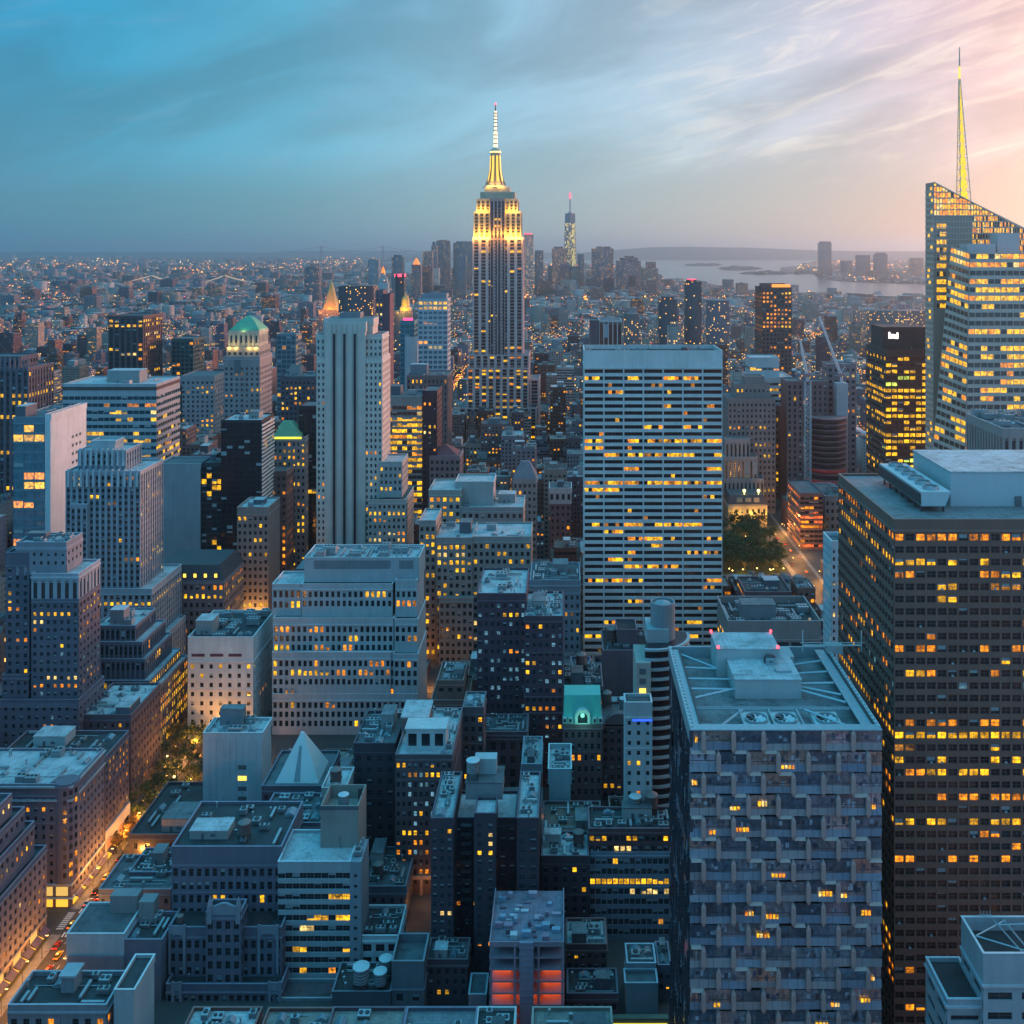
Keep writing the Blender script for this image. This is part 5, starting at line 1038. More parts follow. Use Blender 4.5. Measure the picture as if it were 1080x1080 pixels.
def mansard(b):
    X0, X1, Y0, Y1, z, zt = b.tiers[0]; m = b.part('mansard_roof'); wm = wall_mat((.05, .052, .062), .6)
    m.loft([[(X0, Y0, zt), (X1, Y0, zt), (X1, Y1, zt), (X0, Y1, zt)], [(X0 + 5, Y0 + 4, zt + 8.5), (X1 - 4, Y0 + 4, zt + 8.5), (X1 - 4, Y1 - 3, zt + 8.5), (X0 + 5, Y1 - 3, zt + 8.5)]], wm)
    for i in range(7):
        x = X0 + (X1 - X0) * (i + .6) / 7.4; q = b.part('dormer'); q.box(x - 1.4, x + 1.4, Y0 + .5, Y0 + 5, zt + 1, zt + 4.6, wm); q = b.sub('dormer_window'); q.box(x - .9, x + .9, Y0 + .44, Y0 + .49, zt + 1.6, zt + 3.9, emit_mat('warm_window', (1, .62, .08), 1.2))
T('mansard_building', 'stone building with a dark mansard roof, lit dormers and a row of yellow windows', 640, [(155, 236, 612, dict(depth=40, rows=9.2, cols=6.4, ww=.5, wh=.5, wall=(.17, .15, .165), lit=.04, cap=3, litrows=((0, .6, 'o'), (1, .85, 'y')), noroof=True, mode='grid'))], 675, 'stone building', (), 'mansard building', mansard)
T('white_block', 'white blocky building with few windows and a cluttered black roof', 540, [(198, 267, 672, dict(depth=40, rows=9.7, cols=9.6, ww=.36, wh=.48, wall=(.54, .58, .57), lit=.015, cap=26, roof='tar', sides='R', parapet=1.6, litrows=((0, .2, 'y'), (1, .1, 'y'))))], 775, 'white block', [dict(n=9, seed=1, big=1.7)], 'white blocky building',
  lambda b: [b.part('louvre').box(PX(202 + i * 19.5, 540), PX(216 + i * 19.5, 540), 539.9, 539.998, PZ(692.5, 540), PZ(689.5, 540), wall_mat((.10, .04, .06))) for i in range(3)])
T('tiled_block', 'smaller white tiled block with two short columns of windows below the white blocky building', 455, [(214, 277, 773, dict(depth=15, blank=True, wall=(.37, .44, .46), roof='pale', cap=8, parapet=1.2))], 882, 'white block', [dict(n=4, seed=4, big=1.4)], 'white tiled block',
  lambda b: [b.part('window').box(PX(x, 455), PX(x + 9, 455), 454.9, 454.998, PZ(y + 4.6, 455), PZ(y, 455), emit_mat('warm_window', (1, .62, .08), 1.2) if l else FRAME) for x, y, l in ((251, 807, 0), (251, 818.5, 1), (251, 829.5, 0), (251, 840, 0), (251, 851, 1), (251, 862, 1), (226, 850.5, 0), (226, 861.5, 0), (226, 872.5, 0))]
  + [b.part('tile_joint').box(PX(214 + i * 7, 455), PX(214.35 + i * 7, 455), 454.95, 454.997, 0, PZ(780, 455), wall_mat((.22, .27, .30))) for i in range(1, 9)])
T('low_building', 'pale low pavilion bridging above the lit avenue trees', 545, [(147, 214, 776, dict(depth=16, rows=8, cols=8, ww=.6, wh=.4, wall=(.36, .42, .45), lit=.2, roof='pale', cap=10))], 800, 'pavilion', [dict(n=4, seed=2, pent=False)], 'pale pavilion')
# ---------------- centre middle ground
mk = dict(wall=(.38, .40, .41), rows=9.6, cols=6.0, ww=.56, wh=.64, rec=.5, roof='pale', blinds=.06, mix=[('o', .45), ('y', .4), ('d', .15)])
T('stepped_block', 'large pale stepped office block with rows of small dark windows and stacked ledges', 545, [
    (287, 440, 732, dict(depth=40, lit=.09, cap=7, sides='', **mk)), (287, 416, 688, dict(dy=1.5, depth=36, z0=0, lit=.16, cap=7, sides='', litrows=((1, .55, 'y'),), **mk)),
    (313, 412, 688, dict(dy=.2, depth=1.2, z0=PZ(732, 545), lit=.2, cap=7, sides='', **mk)), (415, 441, 690, dict(dy=1, depth=34, z0=PZ(732, 545), lit=.12, cap=6, sides='', **mk)),
    (288, 415, 652, dict(dy=4, depth=32, z0=PZ(690, 547), lit=.08, cap=7, sides='', **mk)), (416, 441, 653, dict(dy=4.2, depth=30, z0=PZ(690, 547), lit=.08, cap=6, sides='', **mk)),
    (318, 414, 616, dict(dy=7, depth=28, z0=PZ(653, 549), lit=.06, cap=6, sides='', **mk)), (417, 440, 612, dict(dy=7.2, depth=27, z0=PZ(653, 549), lit=.06, cap=10, sides='', **mk)),
    (287, 317.6, 616, dict(dy=9, depth=22, z0=PZ(653, 549), lit=.03, cap=5, **{**mk, 'rows': 11})),
    (321, 442, 588, dict(dy=10, depth=24, z0=PZ(616, 552), blank=True, cap=26, wall=(.33, .37, .39), roof='pale', ledges=(606,)))], 790, 'office block', [dict(n=16, seed=1, big=2.0, pent=False)], 'pale stepped block',
  lambda b: [b.part('louvre').box(PX(331 , 555), PX(412, 555), 554.9, 554.998, PZ(600, 555), PZ(591, 555), wall_mat((.16, .19, .21))), b.part('louvre').box(PX(421, 555), PX(436, 555), 554.9, 554.998, PZ(600, 555), PZ(591, 555), wall_mat((.16, .19, .21)))])
bk = dict(wall=(.52, .46, .41), roof='gravel', blinds=.08, rec=.6)
T('slender_tower', 'tall beige limestone tower with three continuous dark vertical slots', 720, [
    (334, 403, 378, dict(depth=34, rows=6.6, cols=4.6, ww=.42, wh=.52, lit=.05, cap=4, **bk)),
    (333.5, 403, 353, dict(dy=3, depth=28, z0=0, rows=6.6, cols=4.6, ww=.42, wh=.52, lit=.02, cap=4, **bk)),
    (343, 386, 340, dict(dy=-.8, depth=36, z0=0, cap=10, blank=True, **bk)), (341, 394, 336, dict(dy=6, depth=20, z0=PZ(353, 723), cap=8, blank=True, **bk)),
    (358, 380, 330, dict(dy=8, depth=12, z0=PZ(336, 726), cap=5, blank=True, wall=(.2, .2, .21), roof='mid'))], 585, 'limestone tower', (), 'slotted beige tower',
  lambda b: [b.part('window_slot').box(PX(x, 719), PX(x + 2.4, 719), 718.9, 719.19, 40, PZ(y, 719), wall_mat((.022, .016, .022), .4)) for x, y in ((351.2, 352), (362, 352), (373, 352))] + [b.part('pier').box(PX(x, 719), PX(x + .7, 719), 718.6, 719.19, 40, PZ(342, 719), wall_mat((.42, .38, .34))) for x in (349.6, 354.2, 360.2, 365.2, 371.4, 376.4)])
T('side_wing', 'lower pale wing with lit windows attached beside the slotted beige tower', 712, [(388, 428, 527, dict(depth=38, rows=7, cols=5, ww=.45, wh=.5, lit=.08, cap=4, wall=(.35, .32, .29), mix=WARM, sides='R')), (400, 424, 487, dict(dy=6, depth=28, rows=7, cols=5, ww=.45, wh=.5, lit=.06, cap=4, wall=(.33, .32, .31), z0=PZ(527, 712), sides='R', roof='pale'))], 585, 'tower wing', (), 'beige tower wing')
T('lit_office', 'glass office with whole floors glowing yellow and a dark brown flank slab', 850, [
    (403, 445, 418, dict(depth=40, rows=6.1, cols=5.2, ww=.96, wh=.62, mode='bands', wall=(.20, .22, .22), lit=.3, cap=9, roof='mid', litrows=((0, .5, 'o'), (2, .97, 'y'), (3, .7, 'y'), (4, .6, 'y'), (6, .85, 'y'), (7, .92, 'y'), (8, .7, 'o'), (10, .95, 'y'), (11, .6, 'y'), (13, .8, 'y'), (14, .9, 'y'), (15, .6, 'y')))),
    (445.5, 461, 412, dict(dy=1, depth=34, rows=6, cols=5, ww=.4, wh=.5, wall=(.05, .03, .04), lit=.03, cap=5, litrows=((1, .5, 'o'),)))], 545, 'office block', [dict(n=3, ti=0, seed=1, big=2)], 'yellow glowing office')
T('pale_tower', 'pale grey tower with a glowing yellow pilastered top', 1100, [(441, 472, 315, dict(depth=30, rows=5.2, cols=5.2, ww=.75, wh=.6, wall=(.40, .43, .46), glass=(.10, .17, .21), lit=.02, cap=2, litrows=((0, 1, 'y'), (1, .96, 'y')), rec=.7)), (444, 471, 310, dict(dy=5, depth=20, blank=True, on=1, wall=(.25, .27, .3), cap=3))], 394, 'tower', (), 'yellow crowned tower', minpx=8)
T('pilastered_block', 'brown pilastered block with arched window rows below the yellow crowned tower', 1000, [(429, 472, 396, dict(depth=42, rows=6.5, cols=4.2, ww=.4, wh=.55, mode='piers', wall=(.17, .12, .12), lit=.05, cap=3, roof='mid'))], 475, 'brown block', [dict(n=3, seed=1, big=2)], 'brown pilastered block', minpx=8)
T('teal_slab', 'thin teal glass slab with a red lit top next to a white blank slab', 1150, [(422, 437, 338, dict(depth=30, rows=5, cols=5, ww=.8, wh=.7, wall=(.08, .22, .27), glass=(.05, .16, .2), lit=.01, cap=4)), (427, 441, 356, dict(dy=-8, depth=7.5, blank=True, wall=(.45, .46, .47), cap=3))], 408, 'slab tower', (), 'teal slab', lambda b: [b.part('red_beacon').box(PX(425, 1150), PX(435, 1150), 1151, 1153, PZ(338, 1150), PZ(335.5, 1150), emit_mat('red_roof_light', (1, .05, .2), 1.5))], minpx=8)
T('pink_tower', 'thin dark red tower with a sheer plum flank', 1300, [(396, 404, 306, dict(depth=30, rows=5, cols=4, ww=.5, wh=.5, wall=(.15, .10, .12), lit=.06, cap=3)), (404.3, 411.5, 310, dict(depth=30, blank=True, wall=(.15, .07, .09), cap=3))], 400, 'tower', (), 'plum flank tower')
T('green_pyramid_tower', 'stone tower with a small glowing yellow green pyramid roof', 820, [(288, 322, 461, dict(depth=28, rows=7, cols=5.2, ww=.45, wh=.5, wall=(.27, .25, .25), lit=.10, cap=4, mix=[('y', .6), ('o', .4)], litrows=((1, .5, 'y'), (3, .4, 'y'))))], 548, 'stone tower', (), 'yellow green pyramid tower',
  lambda b: [b.part('pyramid_roof').loft([[(PX(288, 821), 821, b.tiers[0][5]), (PX(317, 821), 821, b.tiers[0][5]), (PX(317, 821), 844, b.tiers[0][5]), (PX(288, 821), 844, b.tiers[0][5])], [(PX(297, 828), 829, b.tiers[0][5] + 11), (PX(307, 828), 829, b.tiers[0][5] + 11), (PX(307, 828), 835, b.tiers[0][5] + 11), (PX(297, 828), 835, b.tiers[0][5] + 11)]], wall_mat((.16, .34, .20))), b.part('cornice_light').box(PX(287, 820), PX(318, 820), 819.5, 819.98, b.tiers[0][5] - 1.4, b.tiers[0][5] + .2, emit_mat('green_yellow_light', (.85, .95, .05), .9))])
T('low_tower', 'brown orange windowed block with a sloped dark roof beside the pyramid roofed tower', 790, [(280, 302, 497, dict(depth=22, rows=7.4, cols=5, ww=.5, wh=.5, wall=(.16, .11, .11), lit=.3, cap=4, mix=[('o', 1)]))], 560, 'brick block', (), 'orange windowed block', minpx=9)
T('dark_slab', 'black narrow slab behind the slotted beige tower', 830, [(315, 334, 428, dict(depth=30, rows=6, cols=5, ww=.9, wh=.8, wall=(.03, .026, .03), lit=.01, cap=3))], 545, 'slab tower', (), 'black narrow slab')
T('brick_block', 'dark plum office block with sparse lit windows behind the black narrow slab', 1100, [(296, 332, 397, dict(depth=40, rows=5.4, cols=4.4, ww=.5, wh=.5, wall=(.10, .085, .105), lit=.10, cap=4))], 470, 'office block', [dict(n=3, seed=1, big=2)], 'dark plum block', minpx=8)
T('teal_tower', 'dark teal glass tower with pale side piers behind the pyramid roofed tower', 1300, [(292, 312, 352, dict(depth=30, rows=5, cols=4.6, ww=.8, wh=.7, wall=(.14, .20, .23), glass=(.03, .10, .13), lit=.05, cap=2))], 395, 'tower', (), 'dark teal tower')
ok_ = dict(wall=(.27, .235, .215), rows=8.1, cols=6.4, ww=.52, wh=.55, rec=.5, roof='pale', blinds=.15, mix=[('y', .72), ('o', .18), ('p', .10)])
T('beige_office', 'broad beige office block with many yellow lit windows', 640, [
    (460, 498, 567, dict(depth=36, lit=.16, cap=6, litrows=((0, .9, 'y'), (1, .55, 'p'), (2, .95, 'y'), (5, .3, 'y')), **ok_)), (498.4, 560, 566, dict(dy=1.5, depth=34, lit=.14, cap=6, litrows=((0, .25, 'y'), (2, .35, 'y'), (6, .3, 'y'), (8, .3, 'o')), **ok_)),
    (442, 459.6, 549, dict(dy=4, depth=30, lit=.25, cap=5, litrows=((1, .9, 'y'), (3, .7, 'y'), (6, .9, 'y'), (9, .8, 'y'), (12, .8, 'y'), (16, .9, 'y')), **{**ok_, 'cols': 5.4})), (463, 499, 631, dict(dy=-3, depth=2.9, lit=.08, cap=4, sides='', **ok_))], 695, 'office block', [dict(n=6, ti=1, seed=1, big=1.6, pent=False), dict(n=5, ti=0, seed=2, big=1.5)], 'yellow windowed beige block')
T('beige_upper_block', 'pale upper block with a blank grey box above the yellow windowed beige block', 700, [(452, 486, 517, dict(depth=34, lit=.3, cap=6, **{**ok_, 'rows': 7.6, 'wall': (.32, .29, .26)})), (486.4, 552, 535, dict(depth=34, lit=.08, cap=5, **{**ok_, 'wall': (.27, .26, .25)})), (480, 521, 508, dict(dy=8, depth=24, blank=True, cap=5, wall=(.34, .34, .33), roof='pale'))], 566, 'office block', [dict(n=4, ti=1, seed=1, big=1.5)], 'grey box block')
T('pyramid_block', 'mauve block with a small brown pyramid roof', 850, [(453, 485, 481, dict(depth=30, rows=7, cols=5.5, ww=.5, wh=.5, wall=(.20, .15, .16), lit=.03, cap=3))], 517, 'brick block', (), 'brown pyramid block', lambda b: [b.part('pyramid_roof').loft([[(PX(455, 851), 851, b.tiers[0][5]), (PX(483, 851), 851, b.tiers[0][5]), (PX(483, 851), 875, b.tiers[0][5]), (PX(455, 851), 875, b.tiers[0][5])], [(PX(468.5, 860), 862, b.tiers[0][5] + 8), (PX(469.5, 860), 862, b.tiers[0][5] + 8), (PX(469.5, 860), 863, b.tiers[0][5] + 8), (PX(468.5, 860), 863, b.tiers[0][5] + 8)]], wall_mat((.17, .06, .07)))])
T('ornate_gable_tower', 'ornate gothic gabled tower with small arched windows right of the pyramid block', 800, [(541, 566, 505, dict(depth=22, rows=7, cols=5, ww=.45, wh=.5, wall=(.29, .25, .24), lit=.05, cap=4, noroof=True))], 560, 'gothic tower', (), 'gothic gabled tower', lambda b: [b.part('gable_roof').loft([[(PX(541, 800), 800, b.tiers[0][5]), (PX(566, 800), 800, b.tiers[0][5]), (PX(566, 800), 822, b.tiers[0][5]), (PX(541, 800), 822, b.tiers[0][5])], [(PX(549, 800), 808, b.tiers[0][5] + 12), (PX(558, 800), 808, b.tiers[0][5] + 12), (PX(558, 800), 812, b.tiers[0][5] + 12), (PX(549, 800), 812, b.tiers[0][5] + 12)]], wall_mat((.17, .16, .18)))], minpx=9)
T('red_ornate_block', 'red brick ornate block with white arched top storey', 800, [(580, 602, 530, dict(depth=20, rows=7, cols=5.4, ww=.45, wh=.5, wall=(.18, .09, .09), lit=.06, cap=2)), (579, 603, 515, dict(dy=-.5, depth=21, rows=10, cols=5.4, ww=.5, wh=.6, wall=(.40, .34, .33), lit=0, on=1, cap=4, roof='mid'))], 567, 'brick block', [dict(n=2, seed=1)], 'white arched red block', minpx=9)
T('grey_block', 'grey ledged block with roof huts beside the white gridded slab', 590, [(559, 612, 612, dict(depth=34, rows=8.6, cols=6, ww=.4, wh=.5, wall=(.22, .22, .245), lit=.02, cap=14, roof='mid', ledges=(618, 645)))], 685, 'office block', [dict(n=8, seed=1, big=1.6)], 'grey ledged block')
tk = dict(wall=(.085, .05, .068), rows=9.6, cols=6.6, ww=.5, wh=.44, rec=.35, roof='pale', blinds=.22, cool=.20, mix=[('y', .5), ('o', .5)])
T('brick_tower', 'dark plum brick tower of two joined blocks with white ledge lines', 500, [(503, 555, 626, dict(depth=40, lit=.06, cap=8, **tk)), (553, 594, 650, dict(dy=-8, depth=36, lit=.05, cap=6, ledges=(688, 735, 752), litrows=((5, .3, 'y'), (11, .3, 'y')), **tk))], 805, 'brick tower', [dict(n=5, ti=0, seed=1, big=1.4, pent=False), dict(n=6, ti=1, seed=2, big=1.2)], 'plum brick tower')
T('arched_brick_building', 'brown brick building with tall arched top windows at the foot of the plum brick tower', 470, [(505, 556, 772, dict(depth=18, rows=14, cols=11, ww=.5, wh=.6, wall=(.12, .08, .095), lit=.01, cap=8, ledges=(776,)))], 815, 'brick building', [dict(n=6, seed=1, pent=False)], 'arched brick building')
def turq(b):
    X0, X1, Y0, Y1, z, zt = b.tiers[0]; m = b.part('mansard_roof'); wm = wall_mat((.10, .46, .38), .6, .25); h = 27 * b.d / F
    m.loft([[(X0, Y0 + .6, zt), (X1, Y0 + .6, zt), (X1, Y1, zt), (X0, Y1, zt)], [(X0 + .5, Y0 + 4, zt + h), (X1 - .5, Y0 + 4, zt + h), (X1 - .5, Y1 - 1, zt + h), (X0 + .5, Y1 - 1, zt + h)]], wm)
    a = b.part('arched_dormer'); cx = (X0 + X1) / 2; st = wall_mat((.45, .52, .48)); n = 10; prof = [(cx - 3.6, zt)] + [(cx + 3.6 * math.cos(math.pi - math.pi * i / n), zt + 3.4 + 3.4 * math.sin(math.pi * i / n)) for i in range(n + 1)] + [(cx + 3.6, zt)]
    a.loft([[(x, Y0 + .1, z_) for x, z_ in prof], [(x, Y0 + 3.5, z_) for x, z_ in prof]], st); q = b.sub('arched_window'); prof2 = [(cx + (x - cx) * .62, zt + .6 + (z_ - zt) * .68) for x, z_ in prof]; q.loft([[(x, Y0 + .02, z_) for x, z_ in prof2], [(x, Y0 + .098, z_) for x, z_ in prof2]], glass_mat())
    for i in (-1, 1):
        for j in range(2): q = b.part('dormer'); x = cx + i * (5.6 + j * 2.6); q.box(x - .9, x + .9, Y0 + .3, Y0 + 3, zt + .3, zt + 2.8, st); q = b.sub('dormer_window'); q.box(x - .5, x + .5, Y0 + .24, Y0 + .298, zt + .8, zt + 2.3, glass_mat())
    flood(cx, Y0 - 3.5, zt + 2.5, 500, (.25, 1, .75))
T('turquoise_roof_building', 'narrow brick building with a turquoise mansard roof and arched white dormer', 470, [(594, 635, 764, dict(depth=16, rows=12, cols=7, ww=.45, wh=.5, wall=(.14, .09, .10), lit=.02, cap=5, noroof=True))], 800, 'brick building', (), 'turquoise roofed building', turq)
T('brick_block', 'plum roof block with yellow lit attic behind the turquoise roofed building', 500, [(594, 636, 724, dict(depth=26, rows=9, cols=7, ww=.55, wh=.6, wall=(.11, .075, .09), lit=.05, cap=3, roof='tar', litrows=((1, .6, 'd'),)))], 745, 'brick block', [dict(n=7, seed=2, big=1.3)], 'attic lit block')
T('brick_block', 'brown brick block with a rounded gable and two roof tanks', 480, [(635, 671, 764, dict(depth=24, rows=9.5, cols=6.6, ww=.5, wh=.48, wall=(.13, .09, .10), lit=.02, cap=3, litrows=((6, .9, 'y'),)))], 840, 'brick block', (), 'rounded gable block', lambda b: b.part('round_gable').loft([[(PX(653, 480) + 6.6 * math.cos(math.pi * i / 12), y, b.tiers[0][5] - 1 + 6 * math.sin(math.pi * i / 12)) for i in range(13)] for y in (480.0, 484.0)], wall_mat((.17, .12, .13))))
T('brick_block', 'mauve blank walled block with a low arch on its parapet behind the rounded gable block', 560, [(636, 684, 686, dict(depth=30, blank=True, wall=(.17, .115, .13), roof='tar', cap=8)), (650, 672, 664, dict(dy=8, depth=16, blank=True, wall=(.15, .10, .12), roof='tar', cap=8))], 735, 'brick block', [dict(n=6, ti=0, seed=1, pent=False)], 'mauve blank block')
def curved(b):
    d = 412; k = d / F; bn = wall_mat((.36, .42, .44)); dkg = wall_mat((.02, .022, .03), .25); X0, X1 = PX(687, d), PX(712, d); cx, cy_ = PX(690, d), d + 15; r0 = 15
    m = b.wmb(); zt = PZ(684, d); a0, a1 = -math.pi / 2 - .25, .15; n = 14
    arc = lambda r, z: [(cx + r * math.cos(a0 + (a1 - a0) * i / n), cy_ + r * math.sin(a0 + (a1 - a0) * i / n), z) for i in range(n + 1)]
    m.loft([arc(r0, 0) + [(cx, cy_ + 10, 0)], arc(r0, zt) + [(cx, cy_ + 10, zt)]], dkg)
    fh = 10.3 * k; z = zt
    while z > 8:
        p = b.part('balcony'); p.loft([arc(r0 + 1.2, z - .9) + arc(r0, z - .9)[::-1], arc(r0 + 1.2, z) + arc(r0, z)[::-1]], bn); z -= fh
    w = b.part('stair_tower'); bg = wall_mat((.40, .35, .31)); w.box(PX(671, d - 3), PX(686.5, d - 3), d - 3, d + 16, 0, PZ(696, d), bg)
    z = PZ(702, d); r = random.Random(2)
    while z > 20: q = b.part('window'); xx = PX(677, d - 3); q.box(xx - 1, xx + 1.6, d - 3.05, d - 3.001, z - 2.4, z, emit_mat('warm_window', (1, .62, .08), 1.2) if r.random() < .12 else FRAME); z -= fh
    c = b.part('water_drum'); c.cyl(PX(699, 424), 424, [(5.1, zt - 2), (5.1, PZ(634, 424)), (4.6, PZ(634, 424)), (4.6, PZ(638, 424)), (3, PZ(635, 424)), (.2, PZ(633, 424))], wall_mat((.24, .27, .29), .6), 24, True)
    c = b.part('roof_block'); c.box(PX(683, 416), PX(706, 416), 418, 432, zt, PZ(664, 418), wall_mat((.33, .37, .38))); b.x0, b.x1, b.y0, b.y1, b.ztop = PX(671, d), X1, d - 3, d + 31, zt
    b.tiers.append((b.x0, b.x1, b.y0, b.y1, zt, zt))
b = B('curved_balcony_tower', 'slim tower with curved banded balconies, a beige stair shaft and a round drum on top', 409, 'apartment tower', short='curved balcony tower'); curved(b); b.done(yb=850)
T('low_tower', 'white narrow block with blue lit rim in front of the curved balcony tower', 400, [(659, 688, 741, dict(depth=8, rows=10.6, cols=9, ww=.36, wh=.44, wall=(.44, .47, .48), lit=.02, cap=16, sides=''))], 845, 'apartment block', (), 'blue rim block', lambda b: [b.part('blue_light_strip').box(b.tiers[0][0] + 3, b.tiers[0][1], 399.7, 399.99, PZ(760.5, 400), PZ(758.5, 400), emit_mat('blue_strip', (.03, .12, 1), .9))])
# ---------------- right middle ground
T('roof_plant_block', 'broad low block with a pinkish parapet band and dark plant on its roof', 560, [(768, 866, 655, dict(depth=40, rows=10, cols=16, ww=.86, wh=.55, wall=(.26, .22, .21), lit=.04, cap=20, sides='L', roof='tar', parapet=4, litrows=((1, .42, 'y'),)))], 690, 'low block', [dict(n=22, seed=1, big=2.2)], 'pink banded block')
T('slim_white_tower', 'slim white tower with a grid of tiny windows wedged beside the dark brown tower', 430, [(877, 893, 571, dict(depth=14, rows=8.4, cols=5.2, ww=.45, wh=.5, wall=(.50, .53, .55), lit=.06, cap=6, sides='L', parapet=1.5, blinds=.3, roof='mid'))], 705, 'apartment tower', (), 'slim white tower')
T('pier_block', 'pale pier fronted office block at the right edge below the crystal tower', 480, [(1058, 1150, 452, dict(depth=44, rows=36, cols=7.4, ww=.5, wh=.84, mode='piers', wall=(.36, .27, .25), sp=(.30, .22, .21), lit=.01, cap=10, sides='L', roof='mid', rec=.8))], 500, 'office block', [dict(n=8, seed=1, big=2.2)], 'pier fronted block')
def sign(b):
    d = 792; m = b.part('sign_block'); wm = wall_mat((.065, .045, .042)); x0, x1 = PX(931, d), PX(976, d); m.box(x0, x1, d, d + 30, PZ(368, d), PZ(345, d), wm)
    s = b.part('lit_sign'); k = d / F; xs = PX(937, d); zs = PZ(357, d); em = emit_mat('white_sign', (1, .93, .82), 1.7)
    s.box(xs, xs + 1.3, d - .3, d - .01, zs, zs + 5, em); s.box(xs + 1.3, xs + 4.3, d - .3, d - .01, zs + .2, zs + 3.4, em); s.box(xs + 4.6, xs + 6.2, d - .3, d - .01, zs - .1, zs + 3, em); s.box(xs + 6.3, xs + 7.6, d - .3, d - .01, zs - .2, zs + 4.6, em)
T('signed_tower', 'dark brown glass tower with yellow lit floors and a small white glowing sign', 780, [(934, 985, 369, dict(depth=50, rows=6.7, cols=6.5, ww=.86, wh=.55, wall=(.075, .05, .042), lit=.28, sidelit=.07, cap=6, sides='L', roof='mid', mix=[('y', .85), ('g', .15)], litrows=((0, .4, 'y'), (2, .9, 'y'), (5, .9, 'y'), (6, .9, 'y'), (7, .6, 'y'), (9, .9, 'y'), (10, .7, 'y'), (12, .9, 'y'), (17, .7, 'y'), (18, .6, 'y'))))], 500, 'office tower', [dict(n=4, seed=1, big=2)], 'signed brown tower', sign, minpx=9)
T('orange_top_tower', 'brown tower with orange lit top and many small orange windows', 1300, [(804, 835, 303, dict(depth=50, rows=4.4, cols=4, ww=.55, wh=.5, wall=(.13, .075, .065), lit=.22, cap=4, mix=[('o', .8), ('y', .2)]))], 385, 'tower', (), 'orange topped tower', lambda b: [b.part('roof_light').box(PX(815, 1300), PX(834, 1300), 1302, 1306, PZ(305, 1300), PZ(300, 1300), emit_mat('orange_roof_light', (1, .30, .04), 1.0)), b.part('plant_screen').box(PX(804, 1300), PX(830, 1300), 1310, 1320, PZ(305, 1300), PZ(299, 1300), wall_mat((.16, .1, .09)))], minpx=8)
T('white_banded_block', 'white banded stepped office block below the orange topped tower', 1080, [(792, 836, 398, dict(depth=50, rows=6, cols=7, ww=.95, wh=.45, mode='bands', wall=(.44, .42, .42), lit=.12, cap=4, roof='pale', litrows=((4, .5, 'y'),))), (791, 822, 377, dict(dy=12, depth=30, rows=6, cols=6, ww=.95, wh=.5, mode='bands', wall=(.40, .42, .43), glass=(.08, .14, .15), lit=.15, cap=9, on=1, roof='pale'))], 445, 'office block', (), 'white stepped block', minpx=8)
T('stepped_stone_tower', 'stepped brown stone tower standing left of the striped pier tower', 1000, [(768, 818, 420, dict(depth=45, rows=6, cols=4.6, ww=.42, wh=.5, wall=(.24, .18, .17), lit=.06, cap=4)), (776, 812, 405, dict(dy=8, depth=30, rows=6, cols=4.6, ww=.42, wh=.5, wall=(.25, .19, .18), lit=.03, cap=4, on=1)), (785, 806, 397, dict(dy=14, depth=18, blank=True, wall=(.25, .19, .18), cap=4, on=1))], 470, 'stone tower', (), 'brown stepped tower', minpx=8)
T('ribbed_tower', 'pale stepped tower with fine vertical ribs beside the white gridded slab', 983, [(763, 806, 505, dict(depth=15, rows=30, cols=4.4, ww=.45, wh=.9, mode='piers', wall=(.36, .29, .27), sp=(.26, .2, .19), lit=.0, cap=3)), (764, 799, 482, dict(dy=2, depth=12.5, rows=30, cols=4.4, ww=.45, wh=.9, mode='piers', wall=(.36, .29, .27), sp=(.26, .2, .19), lit=.0, cap=3, on=1)), (765, 791, 463, dict(dy=5, depth=9, rows=30, cols=4.4, ww=.45, wh=.9, mode='piers', wall=(.37, .30, .28), sp=(.26, .2, .19), lit=0, cap=4, on=1))], 522, 'stone tower', (), 'ribbed tower')
T('brown_office', 'brown block with scattered yellow windows between the ribbed tower and the building site', 1060, [(804, 831, 428, dict(depth=35, rows=7, cols=4.6, ww=.45, wh=.5, wall=(.14, .085, .08), lit=.10, cap=4, litrows=((6, .6, 'y'), (10, .7, 'y'))))], 522, 'brick block', (), 'brown scattered block', minpx=8)
def park_house(b):
    X0, X1, Y0, Y1, z, zt = b.tiers[0]; m = b.part('mansard_roof'); m.loft([[(X0, Y0, zt), (X1, Y0, zt), (X1, Y1, zt), (X0, Y1, zt)], [(X0 + 2, Y0 + 3, zt + 8), (X1 - 3, Y0 + 3, zt + 8), (X1 - 3, Y1 - 3, zt + 8), (X0 + 2, Y1 - 3, zt + 8)]], wall_mat((.09, .08, .085)))
    for i in range(3): q = b.part('skylight'); x = X0 + 8 + i * 8; q.box(x, x + 5.5, Y0 + .6, Y0 + 3, zt + 2, zt + 6, plain_mat('skylight_glass', (.16, .22, .25), .15))
    for i in range(3): flood(X0 + 8 + i * 15, Y0 - 4, 12, 3200, (1, .55, .10))
    for px in (785, 800): q = b.part('roof_lamp'); q.cyl(PX(px, 956), 956, [(.3, zt + 8), (.3, zt + 10), (1.3, zt + 10.4), (1.3, zt + 12.2), (.3, zt + 12.8)], emit_mat('bulb_light', (1, .85, .2), 3), 8)
T('park_house', 'ornate stone house with a dark mansard roof washed yellow beside the park', 950, [(768, 809, 532, dict(depth=30, rows=8, cols=6.2, ww=.42, wh=.55, wall=(.42, .34, .25), lit=.05, cap=3, noroof=True, ledges=(534, 548)))], 568, 'stone house', (), 'floodlit park house', park_house, minpx=9)
